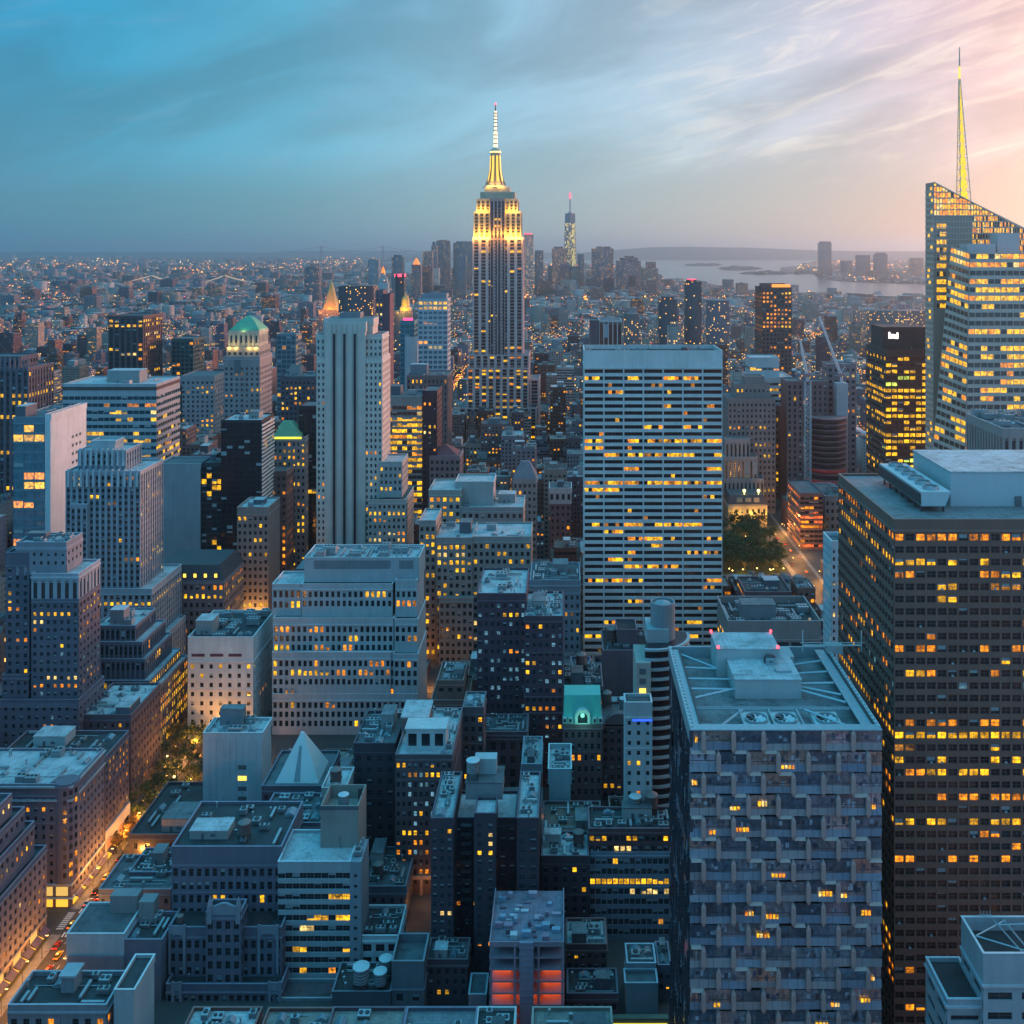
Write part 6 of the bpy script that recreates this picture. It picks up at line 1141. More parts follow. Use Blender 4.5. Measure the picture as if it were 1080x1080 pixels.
def site(b):
    d = 1010; k = d / F; cc = wall_mat((.20, .14, .15)); st = wall_mat((.50, .49, .50), .6, .2); con = wall_mat((.42, .38, .38))
    h = b.part('hoist_mast'); x0, x1 = PX(849, 1005), PX(855, 1005)
    for xx in (x0, x1):
        for yy in (1003, 1007): h.bar((xx, yy, 0), (xx, yy, PZ(402, 1005)), .35, st)
    z = 6; f_ = 1
    while z < PZ(402, 1005) - 5: h.bar((x0, 1003, z), (x1, 1003, z + 5), .28, st, 3); h.bar((x1, 1003, z), (x0, 1003, z + 5), .28, st, 3); h.bar((x0, 1003, z), (x1, 1003, z), .25, st, 3); z += 5
    cr = b.part('concrete_core'); cr.box(PX(882, 1030), PX(894, 1030), 1028, 1040, 0, PZ(404, 1030), con)
    sl = wall_mat((.26, .13, .13)); n = 5; lit_r = emit_mat('pink_work_light', (1, .10, .14), .05)  # lower netting rows are given a faint pink glow, no lamp there
    arcs = lambda r, z: [(PX(880, 996) + r * 1.0 * math.cos(math.pi + math.pi * i / n), 1028 + r * 1.1 * math.sin(math.pi + math.pi * i / n), z) for i in range(n + 1)]
    z = PZ(444, 996); j = 0
    while z > 8:
        f = b.part('floor_slab'); f.loft([arcs(22, z - .8), arcs(22, z)], sl); 
        g_ = b.part('safety_netting'); g_.loft([arcs(20.5, z - 3.4), arcs(20.5, z - .81)], wall_mat((.075, .05, .065), .7) if j < 8 else lit_r if j % 2 else wall_mat((.12, .05, .07)))
        z -= 5.5; j += 1
T('construction_tower', 'half built tower with a concrete core, curved floors and a white hoist mast', 1000, [(830, 847, 402, dict(dy=8, depth=30, rows=6.2, cols=5, ww=.4, wh=.6, mode='piers', wall=(.19, .115, .115), lit=.02, cap=3, sides='L', litrows=((2, .2, 'y'),))), (857, 873, 402, dict(dy=30, depth=20, rows=6.2, cols=5, ww=.4, wh=.6, mode='piers', wall=(.19, .12, .12), lit=.02, cap=3, sides='')), (873, 903, 384, dict(dy=50, depth=24, rows=6.2, cols=6, ww=.5, wh=.5, wall=(.22, .16, .17), lit=.06, cap=3, sides='L'))], 520, 'building site', (), 'half built tower', site, minpx=9)
T('podium_shops', 'pink lit stepped podium beside the avenue below the half built tower', 880, [(844, 868, 520, dict(depth=50, rows=5, cols=5, ww=.9, wh=.55, mode='bands', wall=(.20, .11, .12), lit=.2, sidelit=.3, cap=3, sides='L', mix=[('r', .7), ('o', .3)]))], 590, 'podium', (), 'pink lit podium', minpx=8)
T('avenue_block', 'grey block with a lit cornice strip between the podium and the dark brown tower', 900, [(870, 892, 523, dict(depth=50, rows=8, cols=6, ww=.5, wh=.5, wall=(.30, .27, .27), lit=.04, cap=4, sides='L', sidelit=.12))], 560, 'office block', [dict(n=3, seed=1)], 'lit cornice block')
T('striped_block', 'dark block with white vertical stripes behind the top of the white gridded slab', 1100, [(632, 656, 338, dict(depth=40, rows=60, cols=4.6, ww=.78, wh=.95, mode='piers', wall=(.45, .42, .42), sp=(.06, .045, .05), lit=.0, cap=2, rec=.8, glass=(.03, .022, .028))), (622, 631.6, 338, dict(depth=40, blank=True, wall=(.12, .085, .10), cap=2))], 370, 'office block', (), 'white striped block')
# crane on the half built tower
def crane(label, foot, mid, tip, d):
    k = d / F; st = wall_mat((.72, .68, .68), .6, .15); root = empty('tower_crane', (PX(foot[0], d), d, PZ(foot[1], d)), label, 'crane', 'cranes over the building site'); base = tuple(root.location)
    P = lambda p: Vector((PX(p[0], d), d, PZ(p[1], d)))
    def lattice(a, c, w, nm, n=12):
        m = MB(); ax = (c - a).normalized(); u = ax.cross(Vector((0, 1, 0))).normalized(); v = Vector((0, 1, 0))
        cs = [u * w + v * w, u * -w + v * w, u * -w - v * w, u * w - v * w]
        for q in cs: m.bar(a + q, c + q * .5, .42, st, 4)
        for i in range(n):
            for j in range(4): f0, f1 = i / n, (i + 1) / n; m.bar(a.lerp(c, f0) + cs[j] * (1 - f0 * .5), a.lerp(c, f1) + cs[(j + 1) % 4] * (1 - f1 * .5), .26, st, 3)
        return m.build(nm, root, base)
    lattice(P(foot), P(mid), 1.1, 'mast', 8); lattice(P(mid), P(tip), 1.0, 'jib', 16)
    m = MB(); c = P(mid); m.box(c.x - 3, c.x + 3, c.y - 2, c.y + 2, c.z - 1, c.z + 2.2, wall_mat((.40, .2, .2))); m.box(c.x + 3, c.x + 8, c.y - 1.6, c.y + 1.6, c.z - .5, c.z + 2.6, wall_mat((.3, .28, .28))); m.build('slewing_cab', root, base)
    m = MB(); t2 = c + Vector((4, 0, 9)); m.bar(c + Vector((0, 0, 2)), t2, .3, st); m.bar(t2, P(tip), .08, st, 3); m.bar(t2, c + Vector((8, 0, 2)), .1, st, 3); m.build('mast_head', root, base)
crane('tall white luffing crane with long raised jib over the half built tower', (888, 404), (887, 396), (864, 334), 1034)
crane('shorter pale crane with steep jib beside the hoist mast', (852, 402), (851, 396), (844, 359), 1005)
# ------------------------------------------------------------------ ground, water and shores
asph = roof_mat((.042, .042, .046), 'asphalt'); conc = roof_mat((.20, .195, .19), 'pavement')
def landmat():
    m, gg, p = newmat('land'); P = pos(gg); n = gg.noise(P, .004, 6, .6); n2 = gg.noise(P, .03, 4, .6)
    gg.put(p.inputs['Base Color'], gg.ramp(gg.m('MULTIPLY_ADD', n2, .4, gg.m('MULTIPLY', n, .7)), [(.35, (.03, .04, .035)), (.5, (.06, .06, .06)), (.65, (.085, .078, .08))])); p.inputs['Roughness'].default_value = .9
    return m
LAND = landmat()
def watermat():
    m, gg, p = newmat('water'); P = pos(gg)
    p.inputs['Base Color'].default_value = (.05, .075, .09, 1); p.inputs['Roughness'].default_value = .22; p.inputs['IOR'].default_value = 1.33
    b = gg.n('ShaderNodeBump'); b.inputs['Strength'].default_value = .35; b.inputs['Distance'].default_value = 3; gg.put(b.inputs['Height'], gg.noise(P, .02, 5, .65)); gg.put(p.inputs['Normal'], b.outputs[0])
    return m
def sheet(name, pts, z, m, kind='structure'):
    mb = MB(); mb.face([(x, y, z) for x, y in pts], m); o = mb.build(name); return tag(o, kind=kind)
sheet('water', [(-42000, -500), (42000, -500), (42000, 42000), (-42000, 42000)], -4.0, watermat())
GP = lambda px, py: (PX(px, GD(py)), GD(py))
# the island: its shore follows the river on the right and the bay at the tip
shore = [(4200, -400), (3600, 1500)] + [GP(x, y) for x, y in ((1010, 318), (974, 315.5), (940, 318.5), (900, 317), (870, 312), (835, 310), (803, 309.5), (775, 307.5), (752, 303.5), (738, 299), (718, 298), (697, 296.5), (690, 290), (675, 284.5), (655, 281), (625, 279.5), (600, 279), (560, 279), (520, 280), (490, 281))]
sheet('ground', [(-42000, -400), *shore, GP(455, 285), GP(440, 291), GP(395, 292), GP(345, 293), GP(334, 290.5), GP(345, 287.5), GP(392, 287), GP(405, 285), GP(418, 281), GP(410, 277), (-4200, 18000), (-42000, 18000)], 0.0, LAND)
sheet('far_shore', [GP(560, 273.6), GP(450, 275.5), GP(418, 275.5), GP(330, 276.5), (-12000, 19200), (-42000, 18001), (-42000, 41900), GP(-1500, 268.8), GP(330, 268.8), GP(610, 269.2), GP(640, 270.5)], -1.0, LAND)
sheet('far_shore', [GP(615, 269.4), GP(660, 270.2), GP(714, 270.3), GP(760, 271.6), GP(840, 272.8), GP(868, 274), GP(845, 280), GP(824, 281.5), GP(822, 285.5), GP(835, 289), GP(858, 288.5), GP(864, 293.5), GP(885, 296.2), GP(930, 298), GP(975, 299.3), GP(1130, 306), (42000, 6500), (42000, 41900), GP(900, 268.7), GP(640, 268.7)], -1.2, LAND)
for pts in (((720, 279.6), (735, 278.3), (757, 278.6), (764, 279.6), (750, 280.6), (730, 280.6)), ((756, 283), (770, 281), (795, 281.4), (803, 283.4), (790, 285), (764, 285)), ((778, 288.4), (803, 287.5), (812, 286.6), (820, 288), (830, 289), (800, 289.6))):
    o = sheet('island', [GP(x, y) for x, y in pts], -.6, LAND)
    mb = MB(); cs = np.mean([GP(x, y) for x, y in pts], 0); r = random.Random(int(cs[0])); gr = wall_mat((.035, .05, .04))
    for i in range(40):
        f = r.random() ** .5 * .75; a = r.choice(pts); q = GP(*a); x, y = cs[0] + (q[0] - cs[0]) * f, cs[1] + (q[1] - cs[1]) * f; h = r.uniform(8, 22); w = r.uniform(40, 110)
        mb.loft([[(x + w * math.cos(t), y + w * math.sin(t), -.5) for t in (0, 1.05, 2.1, 3.14, 4.2, 5.25)], [(x + w * .6 * math.cos(t), y + w * .6 * math.sin(t), h) for t in (0, 1.05, 2.1, 3.14, 4.2, 5.25)]], gr)
    tag(mb.build('island_woodland'), 'dark low trees covering an island in the bay', 'woodland', kind='stuff')
# hills along the horizon
def hills(prof, d, name='hills'):
    mb = MB(); gm_ = LAND; rows = []
    for (dd, f) in ((d - 1500, 0), (d, 1), (d + 2500, .2)):
        rows.append([(PX(px, d) * (dd / d), dd, max(0, PZ(py, d)) * f - 2) for px, py in prof])
    for a, c in zip(rows, rows[1:]):
        for i in range(len(a) - 1): mb.face([a[i], a[i + 1], c[i + 1], c[i]], gm_)
    o = mb.build(name); tag(o, kind='structure')
rr = random.Random(8)
hills([(x, 266.0 + rr.uniform(-.8, .5) + (0 if x > -50 else 0)) for x in range(-420, 660, 22)], 33000)
hills([(600, 268.6), (630, 265), (660, 262.5), (690, 260.5), (720, 260), (750, 260.6), (785, 261), (820, 262.2), (850, 263.6), (900, 264.6), (960, 265), (1040, 264.8), (1140, 265), (1400, 266)], 25000)
# Fifth avenue and the crosstown street
def strip(name, x0, x1, y0, y1, z, m): mb = MB(); mb.box(x0, x1, y0, y1, z - .15 if z > .05 else z - .002, z, m); return tag(mb.build(name), kind='structure')
strip('avenue_road', -190.5, -175.5, 300, 1500, .012, asph)
strip('pavement', -194.4, -190.5, 300, 386, .15, conc); strip('pavement', -194.4, -190.5, 401, 900, .15, conc); strip('pavement', -175.5, -172.2, 300, 386, .15, conc); strip('pavement', -175.5, -172.2, 401, 900, .15, conc)
strip('side_street', -330, -190.6, 388, 399.5, .010, asph); strip('side_street', -175.4, 60, 388, 399.5, .010, asph)
white = wall_mat((.62, .62, .60), .6, .3); mk_ = MB()
for yy in (386.2, 400.0):
    for i in range(12): x = -190 + i * 1.25; mk_.box(x, x + .6, yy - 1.4, yy + 1.4, .018, .022, white)
for xx in (-192.6, -173.8):
    for i in range(9): y = 389 + i * 1.15; mk_.box(xx - 1.4, xx + 1.4, y, y + .55, .156, .160, white)
for lane in (-186.7, -183, -179.3):
    for i in range(90):
        y = 304 + i * 7
        if not 384 < y < 402: mk_.box(lane - .08, lane + .08, y, y + 3, .018, .022, white)
tag(mk_.build('road_markings'), kind='structure')
strip('avenue_road', 185, 200, 600, 2600, .012, asph); strip('pavement', 181, 185, 600, 1500, .15, conc); strip('pavement', 200, 203, 600, 1500, .15, conc)
park = MB(); park.box(96, 180.5, 808, 945, -.1, .12, plain_mat('lawn', (.03, .05, .02), .9)); tag(park.build('park_lawn'), kind='structure')

# ------------------------------------------------------------------ far towers with their own outline
def facade_mat(name='city_facade'):
    """far walls: storeys and windows a metre-true grid from the wall's own coordinates, some of the rooms lit"""
    if name in MATS: return MATS[name]
    m, gg, p = newmat(name)
    uv = gg.n('ShaderNodeUVMap', uv_map='metres').outputs[0]; u, v, _ = gg.sep(uv)
    colr = gg.n('ShaderNodeAttribute', attribute_name='tint').outputs['Color']
    an = gg.n('ShaderNodeAttribute', attribute_name='glowrate').outputs['Fac']
    cu, cv = gg.m('DIVIDE', u, 3.4), gg.m('DIVIDE', v, 3.5)
    fu, fv = gg.m('FRACT', cu), gg.m('FRACT', cv)
    inw = gg.m('MULTIPLY', gg.m('MULTIPLY', gg.m('GREATER_THAN', fu, .26), gg.m('LESS_THAN', fu, .76)), gg.m('MULTIPLY', gg.m('GREATER_THAN', fv, .28), gg.m('LESS_THAN', fv, .80)))
    inw = gg.m('MULTIPLY', inw, gg.m('GREATER_THAN', v, 0.0))
    wn = gg.n('ShaderNodeTexWhiteNoise', noise_dimensions='2D'); gg.put(wn.inputs['Vector'], gg.xyz(gg.m('FLOOR', cu), gg.m('FLOOR', cv), 0.0))
    wv = wn.outputs['Value']; wc = gg.sep(wn.outputs['Color'])
    lit = gg.m('MULTIPLY', inw, gg.m('LESS_THAN', wv, an))
    P = pos(gg); f = gg.m('MULTIPLY_ADD', gg.noise(P, .03, 4, .6), .7, .65)
    wall = gg.mix(1.0, colr, gg.xyz(f, f, f), 'MULTIPLY')
    gg.put(p.inputs['Base Color'], gg.mix(gg.m('MULTIPLY', inw, .8), wall, (.02, .026, .034)))
    gg.put(p.inputs['Roughness'], gg.m('MULTIPLY_ADD', inw, -.55, .85))
    gg.put(p.inputs['Emission Color'], gg.mix(wc[1], (1.0, .30, .025), (1.0, .62, .12)))
    gg.put(p.inputs['Emission Strength'], gg.m('MULTIPLY', lit, gg.m('MULTIPLY_ADD', wc[2], 1.5, .5)))
    m.cycles.emission_sampling = 'NONE'
    MATS[name] = m; return m
def far_roof():
    if 'far_roof' in MATS: return MATS['far_roof']
    m, gg, p = newmat('far_roofing'); c = gg.n('ShaderNodeAttribute', attribute_name='tint').outputs['Color']
    f = gg.m('MULTIPLY_ADD', gg.noise(pos(gg), .12, 4, .6), 1.0, .5); gg.put(p.inputs['Base Color'], gg.mix(1.0, c, gg.xyz(f, f, f), 'MULTIPLY')); p.inputs['Roughness'].default_value = .7
    MATS['far_roof'] = m; return m
def city_mesh(name, boxes, base=(0, 0, 0)):
    """boxes: (x0,x1,y0,y1,z0,z1,(wall rgb),(roof rgb),lit fraction) -> one mesh with metre UVs"""
    n = len(boxes); A = np.array([b[:6] for b in boxes], dtype=np.float64); x0, x1, y0, y1, z0, z1 = A.T
    V = np.stack([np.stack(c, -1) for c in ((x0, y0, z0), (x1, y0, z0), (x1, y1, z0), (x0, y1, z0), (x0, y0, z1), (x1, y0, z1), (x1, y1, z1), (x0, y1, z1))], 1) - np.array(base)
    fq = np.array(((0, 1, 5, 4), (1, 2, 6, 5), (2, 3, 7, 6), (3, 0, 4, 7), (4, 5, 6, 7)))
    Fc = (np.arange(n)[:, None, None] * 8 + fq[None]).reshape(-1, 4)
    me = bpy.data.meshes.new(name); me.vertices.add(n * 8); me.loops.add(n * 20); me.polygons.add(n * 5)
    me.vertices.foreach_set('co', V.reshape(-1)); me.loops.foreach_set('vertex_index', Fc.reshape(-1)); me.polygons.foreach_set('loop_start', np.arange(n * 5) * 4)
    me.materials.append(facade_mat()); me.materials.append(far_roof())
    me.polygons.foreach_set('material_index', np.tile([0, 0, 0, 0, 1], n)); me.update(calc_edges=True)
    uv = me.uv_layers.new(name='metres'); W, Dp, H = x1 - x0, y1 - y0, z1 - z0
    q = rng.integers(0, 4000, n) * 3.4
    def quad(w): return np.stack([np.stack((q, 0 * H + .6), -1), np.stack((q + w, 0 * H + .6), -1), np.stack((q + w, H + .6), -1), np.stack((q, H + .6), -1)], 1)
    UV = np.stack([quad(W), quad(Dp), quad(W), quad(Dp), np.full((n, 4, 2), -1.0)], 1); uv.data.foreach_set('uv', UV.reshape(-1))
    wc = np.array([b[6] for b in boxes]); rc = np.array([b[7] for b in boxes]); one = np.ones((n, 1))
    T_ = np.stack([np.hstack((wc, one))] * 4 + [np.hstack((rc, one))], 1); at = me.attributes.new('tint', 'FLOAT_COLOR', 'FACE'); at.data.foreach_set('color', T_.reshape(-1).astype(np.float32))
    g_ = me.attributes.new('glowrate', 'FLOAT', 'FACE'); g_.data.foreach_set('value', np.repeat(np.array([b[8] for b in boxes]), 5).astype(np.float32))
    return me
def far(name, label, px0, px1, py, d, col, lit=.12, depth=None, steps=(), cat='tower', group='towers far down the island', extra=None):
    """a tower a few pixels wide: body and set-backs in one mesh. steps: (px0,px1,py)"""
    bx = []
    for i, (a, c, y) in enumerate([(px0, px1, py), *steps]):
        dp = (depth or min(60, (PX(c, d) - PX(a, d)) * .9)) * (.9 ** i); z0 = 0 if i == 0 else bx[-1][5]
        bx.append((PX(a, d), PX(c, d), d + i * 3, d + i * 3 + dp, z0, PZ(y, d), col, (.10, .11, .12), lit * (.40 if d > 3000 else .7)))
    base = ((bx[0][0] + bx[0][1]) / 2, d, 0); me = city_mesh(name, bx, base)
    if extra:
        root = empty(name, base, label, cat, group); o = bpy.data.objects.new('body', me); COL.objects.link(o); o.parent = root; extra(root, base)
    else: o = bpy.data.objects.new(name, me); COL.objects.link(o); o.location = base; tag(o, label, cat, group)
    HEROES.append((px0, px1, d, py + (HY + 30 - py) * .55 if py < HY else py + 12, bx[0][0], bx[0][1], d, bx[0][3], None, PZ(py, d)))
def tip(nm, px, pts, d, m, n=6):
    def f(root, base):
        mb = MB(); mb.cyl(PX(px, d) - base[0], (pts[0][2] if len(pts[0]) > 2 else 8), [(r * d / F, PZ(y, d)) for r, y, *_ in pts], m, n); mb.build(nm, root)
    return f
em_o = emit_mat('orange_roof_flood', (1, .27, .02), .75); gold = wall_mat((.55, .34, .10), .5, .4); em_r = emit_mat('red_beacon_light', (1, .06, .12), 1.6)
Pp, Sl, Wa, Tq = (.15, .11, .13), (.12, .125, .15), (.17, .11, .11), (.14, .20, .22)
# one far tower: chamfered prism with a spire
def wtc():
    d = 6300; k = d / F; cx = PX(601.3, d); root = empty('chamfered_tower', (cx, d, 0), 'tallest distant tower, chamfered glass with a yellow lit side and red tipped spire', 'skyscraper'); mb = MB(); a = 7.4 * k; c = 5.2 * k
    sq = lambda r, z: [(-r, 0, z), (r, 0, z), (r, 2 * r, z), (-r, 2 * r, z)]
    gm = wall_mat((.14, .17, .22), .3); z0, z1 = 0, PZ(225, d)
    A = [(-a, 0, z0), (0, 0, z0), (a, 0, z0), (a, a, z0), (a, 2 * a, z0), (0, 2 * a, z0), (-a, 2 * a, z0), (-a, a, z0)]; Bq = [(-c, c, z1), (0, .2, z1), (c, c, z1), (c + 1, a, z1), (c, 2 * a - c, z1), (0, 2 * a, z1), (-c, 2 * a - c, z1), (-c - 1, a, z1)]
    mb.loft([A, Bq], gm); mb.build('body', root)
    w = MB(); r = random.Random(3); ya = emit_mat('far_yellow', (1, .72, .12), 1.1); yw = emit_mat('far_pale', (1, .85, .4), 1.1); H = z1
    for i in range(34):
        for j in range(9):
            u = (j + .2) / 9 * 2 - 1; z = H * (.30 + .58 * i / 34); 
            if r.random() < (.75 if u > .2 else .33): x = u * (a * .92 - (a - c) * z / H * .9); w.box(x, x + 4.0, -2.2 + .5 * 0, -1.0, z, z + 4.6, ya if r.random() < .6 else yw)
    w.build('lit_windows', root)['kind'] = 'stuff'
    b_ = MB(); b_.cyl(0, a, [(2.2 * k, z1), (2.2 * k, z1 + 8), (.7 * k, z1 + 9), (.5 * k, PZ(204, d))], wall_mat((.35, .30, .36)), 8); b_.build('spire', root)
    t_ = MB(); t_.cyl(0, a, [(.9 * k, PZ(209, d)), (.9 * k, PZ(203, d))], em_r, 6); t_.build('beacon', root)
    HEROES.append((593, 609, d, 245, cx - a, cx + a, d, d + 2 * a, None, z1))
wtc()
far('lit_glass_tower', 'pale glass tower with yellow lit floors just right of the floodlit skyscraper', 552.5, 562.5, 247, 5200, (.16, .20, .22), .62, steps=(), extra=tip('red_cap', 557, [(4.2, 247), (4.2, 246)], 5200, em_r, 4))
far('far_tower', 'broad bluish tower right of the pale lit glass tower', 564, 573, 264, 5300, Sl, .1)
far('far_tower', 'stepped dusky tower left of the chamfered tower with glowing floors', 582, 598, 262, 6000, Pp, .35, steps=((584, 594, 260),))
far('far_tower', 'dark low tower right of the chamfered tower', 609, 616, 268, 6100, Sl, .08)
far('far_tower', 'squat domed block with an orange lit upper edge by the bay', 624, 647, 262, 5900, Pp, .22, steps=((629, 644, 260),))
far('far_tower', 'broad rounded dusky block right of the orange edged block', 650, 676, 275, 5700, Pp, .16, steps=((654, 673, 272), (659, 669, 270)))
far('far_tower', 'brown block with a bright roof line at the end of the island', 676, 694, 283, 5500, Wa, .2, steps=((684, 690, 277),))
far('far_tower', 'tall plum tower at the left of the downtown cluster', 460, 474, 254, 5600, Pp, .2, steps=((462, 471, 253),))
far('far_tower', 'pointed grey tower left of the tall plum downtown tower', 455, 461, 259, 5500, Sl, .2, steps=((456, 459, 255),))
far('far_tower', 'broad grey slab behind the left flank of the floodlit skyscraper', 478, 498, 256, 5700, Sl, .12, steps=((481, 497, 254.5),))
far('far_tower', 'dark slate block in front of the broad grey downtown slab', 480, 491, 270, 5000, Sl, .08)
far('far_tower', 'stepped brick tower left of the dark slate downtown block', 446, 456, 265, 5300, Pp, .25)
far('far_tower', 'dim domed tower far left of the downtown cluster', 413, 425, 271, 5200, Sl, .08, steps=((415, 423, 269),))
far('far_tower', 'pale slab tower beside the river strip', 388, 399, 273, 4800, (.20, .21, .24), .08)
far('far_tower', 'small orange capped tower amid the downtown cluster', 434, 444, 279, 4600, Pp, .15, extra=tip('lit_cap', 439, [(4, 279), (2.5, 275), (.3, 272)], 4600, em_o))
far('dark_tower', 'plum tower with a faint crown at the river, left of the lit waterfront', 321, 336, 283, 4300, Pp, .1, steps=((323, 333, 281),))
far('pyramid_tower', 'tower with a glowing orange pyramid roof behind the slotted beige tower', 336, 359, 327, 2200, (.22, .16, .14), .15, extra=tip('pyramid_roof', 347.5, [(10.5, 327, 20), (8.5, 322), (5, 312), (2.2, 302), (.4, 296)], 2200, gold, 8)); [flood(PX(px, 2200), 2192, PZ(py, 2200), e, (1, .30, .03)) for px, py, e in ((337, 325, 11000), (347.5, 325, 9000), (358, 325, 11000), (347.5, 312, 4500))]
far('dark_block', 'dark oxblood office block with orange specks behind the slotted beige tower', 357, 393, 302, 1900, (.10, .05, .06), .18, steps=((360, 392, 301.5),))
far('clock_tower', 'white clock tower with a small golden tip', 398, 409, 298, 2300, (.42, .40, .40), .06, steps=((399.5, 407.5, 293), (401, 406, 288)), extra=tip('golden_tip', 403.5, [(2.4, 288), (1.8, 285), (.3, 281)], 2300, em_o))
far('red_topped_tower', 'thin black tower with a red lit top', 417, 426, 289, 2100, (.05, .04, .05), .05, extra=tip('red_top', 421.5, [(6.2, 292), (6.2, 289)], 2100, em_r, 4))
far('cupola_tower', 'dark tower carrying a bright golden cupola', 414, 433, 328, 1700, (.11, .08, .09), .14, extra=tip('golden_cupola', 426.5, [(6.2, 328, 12), (6.2, 325), (4.4, 323), (4.2, 317), (3, 314), (1, 312), (.4, 309)], 1700, gold, 10)); [flood(PX(px, 1700), 1696, PZ(py, 1700), e, (1, .62, .08)) for px, py, e in ((419, 326, 4500), (426, 326, 4500), (433, 326, 4500), (426, 317, 2200))]
far('dark_tower', 'left dark tower of a twin pair, stepped, above the white gridded slab', 695, 714, 316, 1750, (.075, .055, .065), .1, steps=((698, 711, 313),))
far('dark_tower', 'right dark tower of a twin pair with red crown lights', 723, 740, 297, 1800, (.09, .06, .07), .08, steps=((724.5, 735, 295),), extra=tip('red_crown', 730, [(5, 295.6), (5, 294.4)], 1800, em_r, 4))
far('far_tower', 'broad plum block with a pale roof right of the twin dark towers', 745, 769, 317, 2000, Pp, .16)
far('far_tower', 'brown apartment slab with a lit column between the striped block and the twin dark towers', 658, 674, 331, 1900, Wa, .2)
far('far_tower', 'small domed block glowing in front of the twin dark towers', 705, 719, 344, 1500, (.30, .22, .20), .25, steps=((708, 716, 340),))
far('waterfront_tower', 'tall lone tower on the far river bank', 864, 877, 256, 9900, (.15, .13, .15), .06, group='towers on the far river bank', steps=((865.5, 876, 254.5),))
far('waterfront_tower', 'paired plum block with red specks on the far river bank', 904, 918, 269, 9300, Pp, .05, group='towers on the far river bank')
far('waterfront_tower', 'rounded plum block right of the paired block on the far river bank', 923, 936, 268, 9100, Pp, .05, group='towers on the far river bank', steps=((925, 934, 266.5),))
far('waterfront_tower', 'broad block with lit bands by the crystal tower on the far river bank', 961, 974, 272, 8800, Pp, .3, group='towers on the far river bank')
far('waterfront_tower', 'low plum block between the lone tower and the paired block', 888, 899, 275, 9500, Pp, .08, group='towers on the far river bank')
far('far_tower', 'dark low slab with glowing rows beyond the signed brown tower', 915, 976, 328, 2300, Wa, .25, group='towers far down the island')
# suspension bridge over the river on the left
def bridge():
    d = 7400; k = d / F; cab = emit_mat('cable_lights', (1, .72, .42), .42); st = wall_mat((.14, .15, .18)); deck = emit_mat('deck_lights', (1, .52, .12), .9)
    root = empty('suspension_bridge', (PX(200, d), d, 0), 'suspension bridge strung with lights across the river', 'bridge'); base = tuple(root.location); P = lambda px, py, dy=0: (PX(px, d), d + dy, PZ(py, d))
    for px in (160, 237, 213):
        m = MB(); py = 290.5 if px != 213 else 292
        for q in (-14, 14): m.box(PX(px, d) - 5, PX(px, d) + 5, d + q - 4, d + q + 4, 0, PZ(py, d), st)
        m.box(PX(px, d) - 5, PX(px, d) + 5, d - 9.9, d + 9.9, PZ(py, d) - 12, PZ(py, d) - 4, st); m.build('tower', root, base)
    for a, c, sag in (((120, 299.5), (160, 290.5), .8), ((160, 290.5), (237, 290.5), 8), ((237, 290.5), (268, 298), .8)):
        n = 16
        for q in (-14, 14):
            m = MB()
            pts = [P(a[0] + (c[0] - a[0]) * i / n, a[1] + (c[1] - a[1]) * i / n + sag * 4 * (i / n) * (1 - i / n), q) for i in range(n + 1)]
            for u, v in zip(pts, pts[1:]): m.bar(u, v, 1.9, cab, 4)
            m.build('cable', root, base)
    m = MB(); m.box(PX(118, d), PX(275, d), d - 13, d + 13, PZ(300.3, d), PZ(299.6, d), st); m.build('deck', root, base)
    m = MB(); m.box(PX(205, d), PX(300, d), d - 15, d - 13.5, PZ(299.4, d), PZ(298.7, d), deck); m.build('deck_lights', root, base)
bridge()
def narrows():
    d = 22000; st = wall_mat((.12, .14, .17)); root = empty('narrows_bridge', (PX(371, d), d, 0), 'faint two towered bridge on the horizon', 'bridge'); base = tuple(root.location)
    for px in (339, 404): m = MB(); [m.box(PX(px, d) + q * 30 - 9, PX(px, d) + q * 30 + 9, d - 10, d + 10, 0, PZ(259.5, d), st) for q in (-.5, .5)]; m.build('tower', root, base)
    m = MB(); n = 14
    for a, c, sag in ((300, 339, 1), (339, 404, 4.6), (404, 445, 1)):
        y0, y1 = (265.4, 259.6) if a == 300 else (259.6, 259.6) if a == 339 else (259.6, 265.4)
        pts = [(PX(a + (c - a) * i / n, d), d, PZ(y0 + (y1 - y0) * i / n + sag * 4 * i / n * (1 - i / n), d)) for i in range(n + 1)]
        for u, v in zip(pts, pts[1:]): m.bar(u, v, 5, st, 4)
    m.build('cable', root, base); m = MB(); m.box(PX(295, d), PX(450, d), d - 12, d + 12, PZ(265.6, d), PZ(265, d), st); m.build('deck', root, base)
narrows()

# ------------------------------------------------------------------ the rest of the city: lots between the streets
WALLS = [(.15, .065, .055), (.19, .09, .075), (.13, .075, .085), (.21, .13, .125), (.26, .20, .17), (.32, .265, .235), (.20, .175, .20), (.15, .12, .16), (.38, .36, .35), (.10, .06, .075)]
ROOFC = [(.045, .045, .05), (.12, .11, .12), (.22, .22, .24), (.34, .35, .36), (.08, .07, .075), (.20, .12, .11), (.15, .10, .10)]
from bisect import bisect
def inside(poly, x, y):
    c = False; n = len(poly)
    for i in range(n):
        (x0, y0), (x1, y1) = poly[i], poly[i - 1]
        if (y0 > y) != (y1 > y) and x < (x1 - x0) * (y - y0) / (y1 - y0) + x0: c = not c
    return c
ISLE = [(-3900, -400), *shore, GP(455, 285), GP(440, 291), GP(395, 292), GP(345, 293), GP(334, 290.5), GP(345, 287.5), GP(392, 287), GP(405, 285), GP(418, 281), (-3600, 15000), (-15000, 15000), (-15000, 9000)]
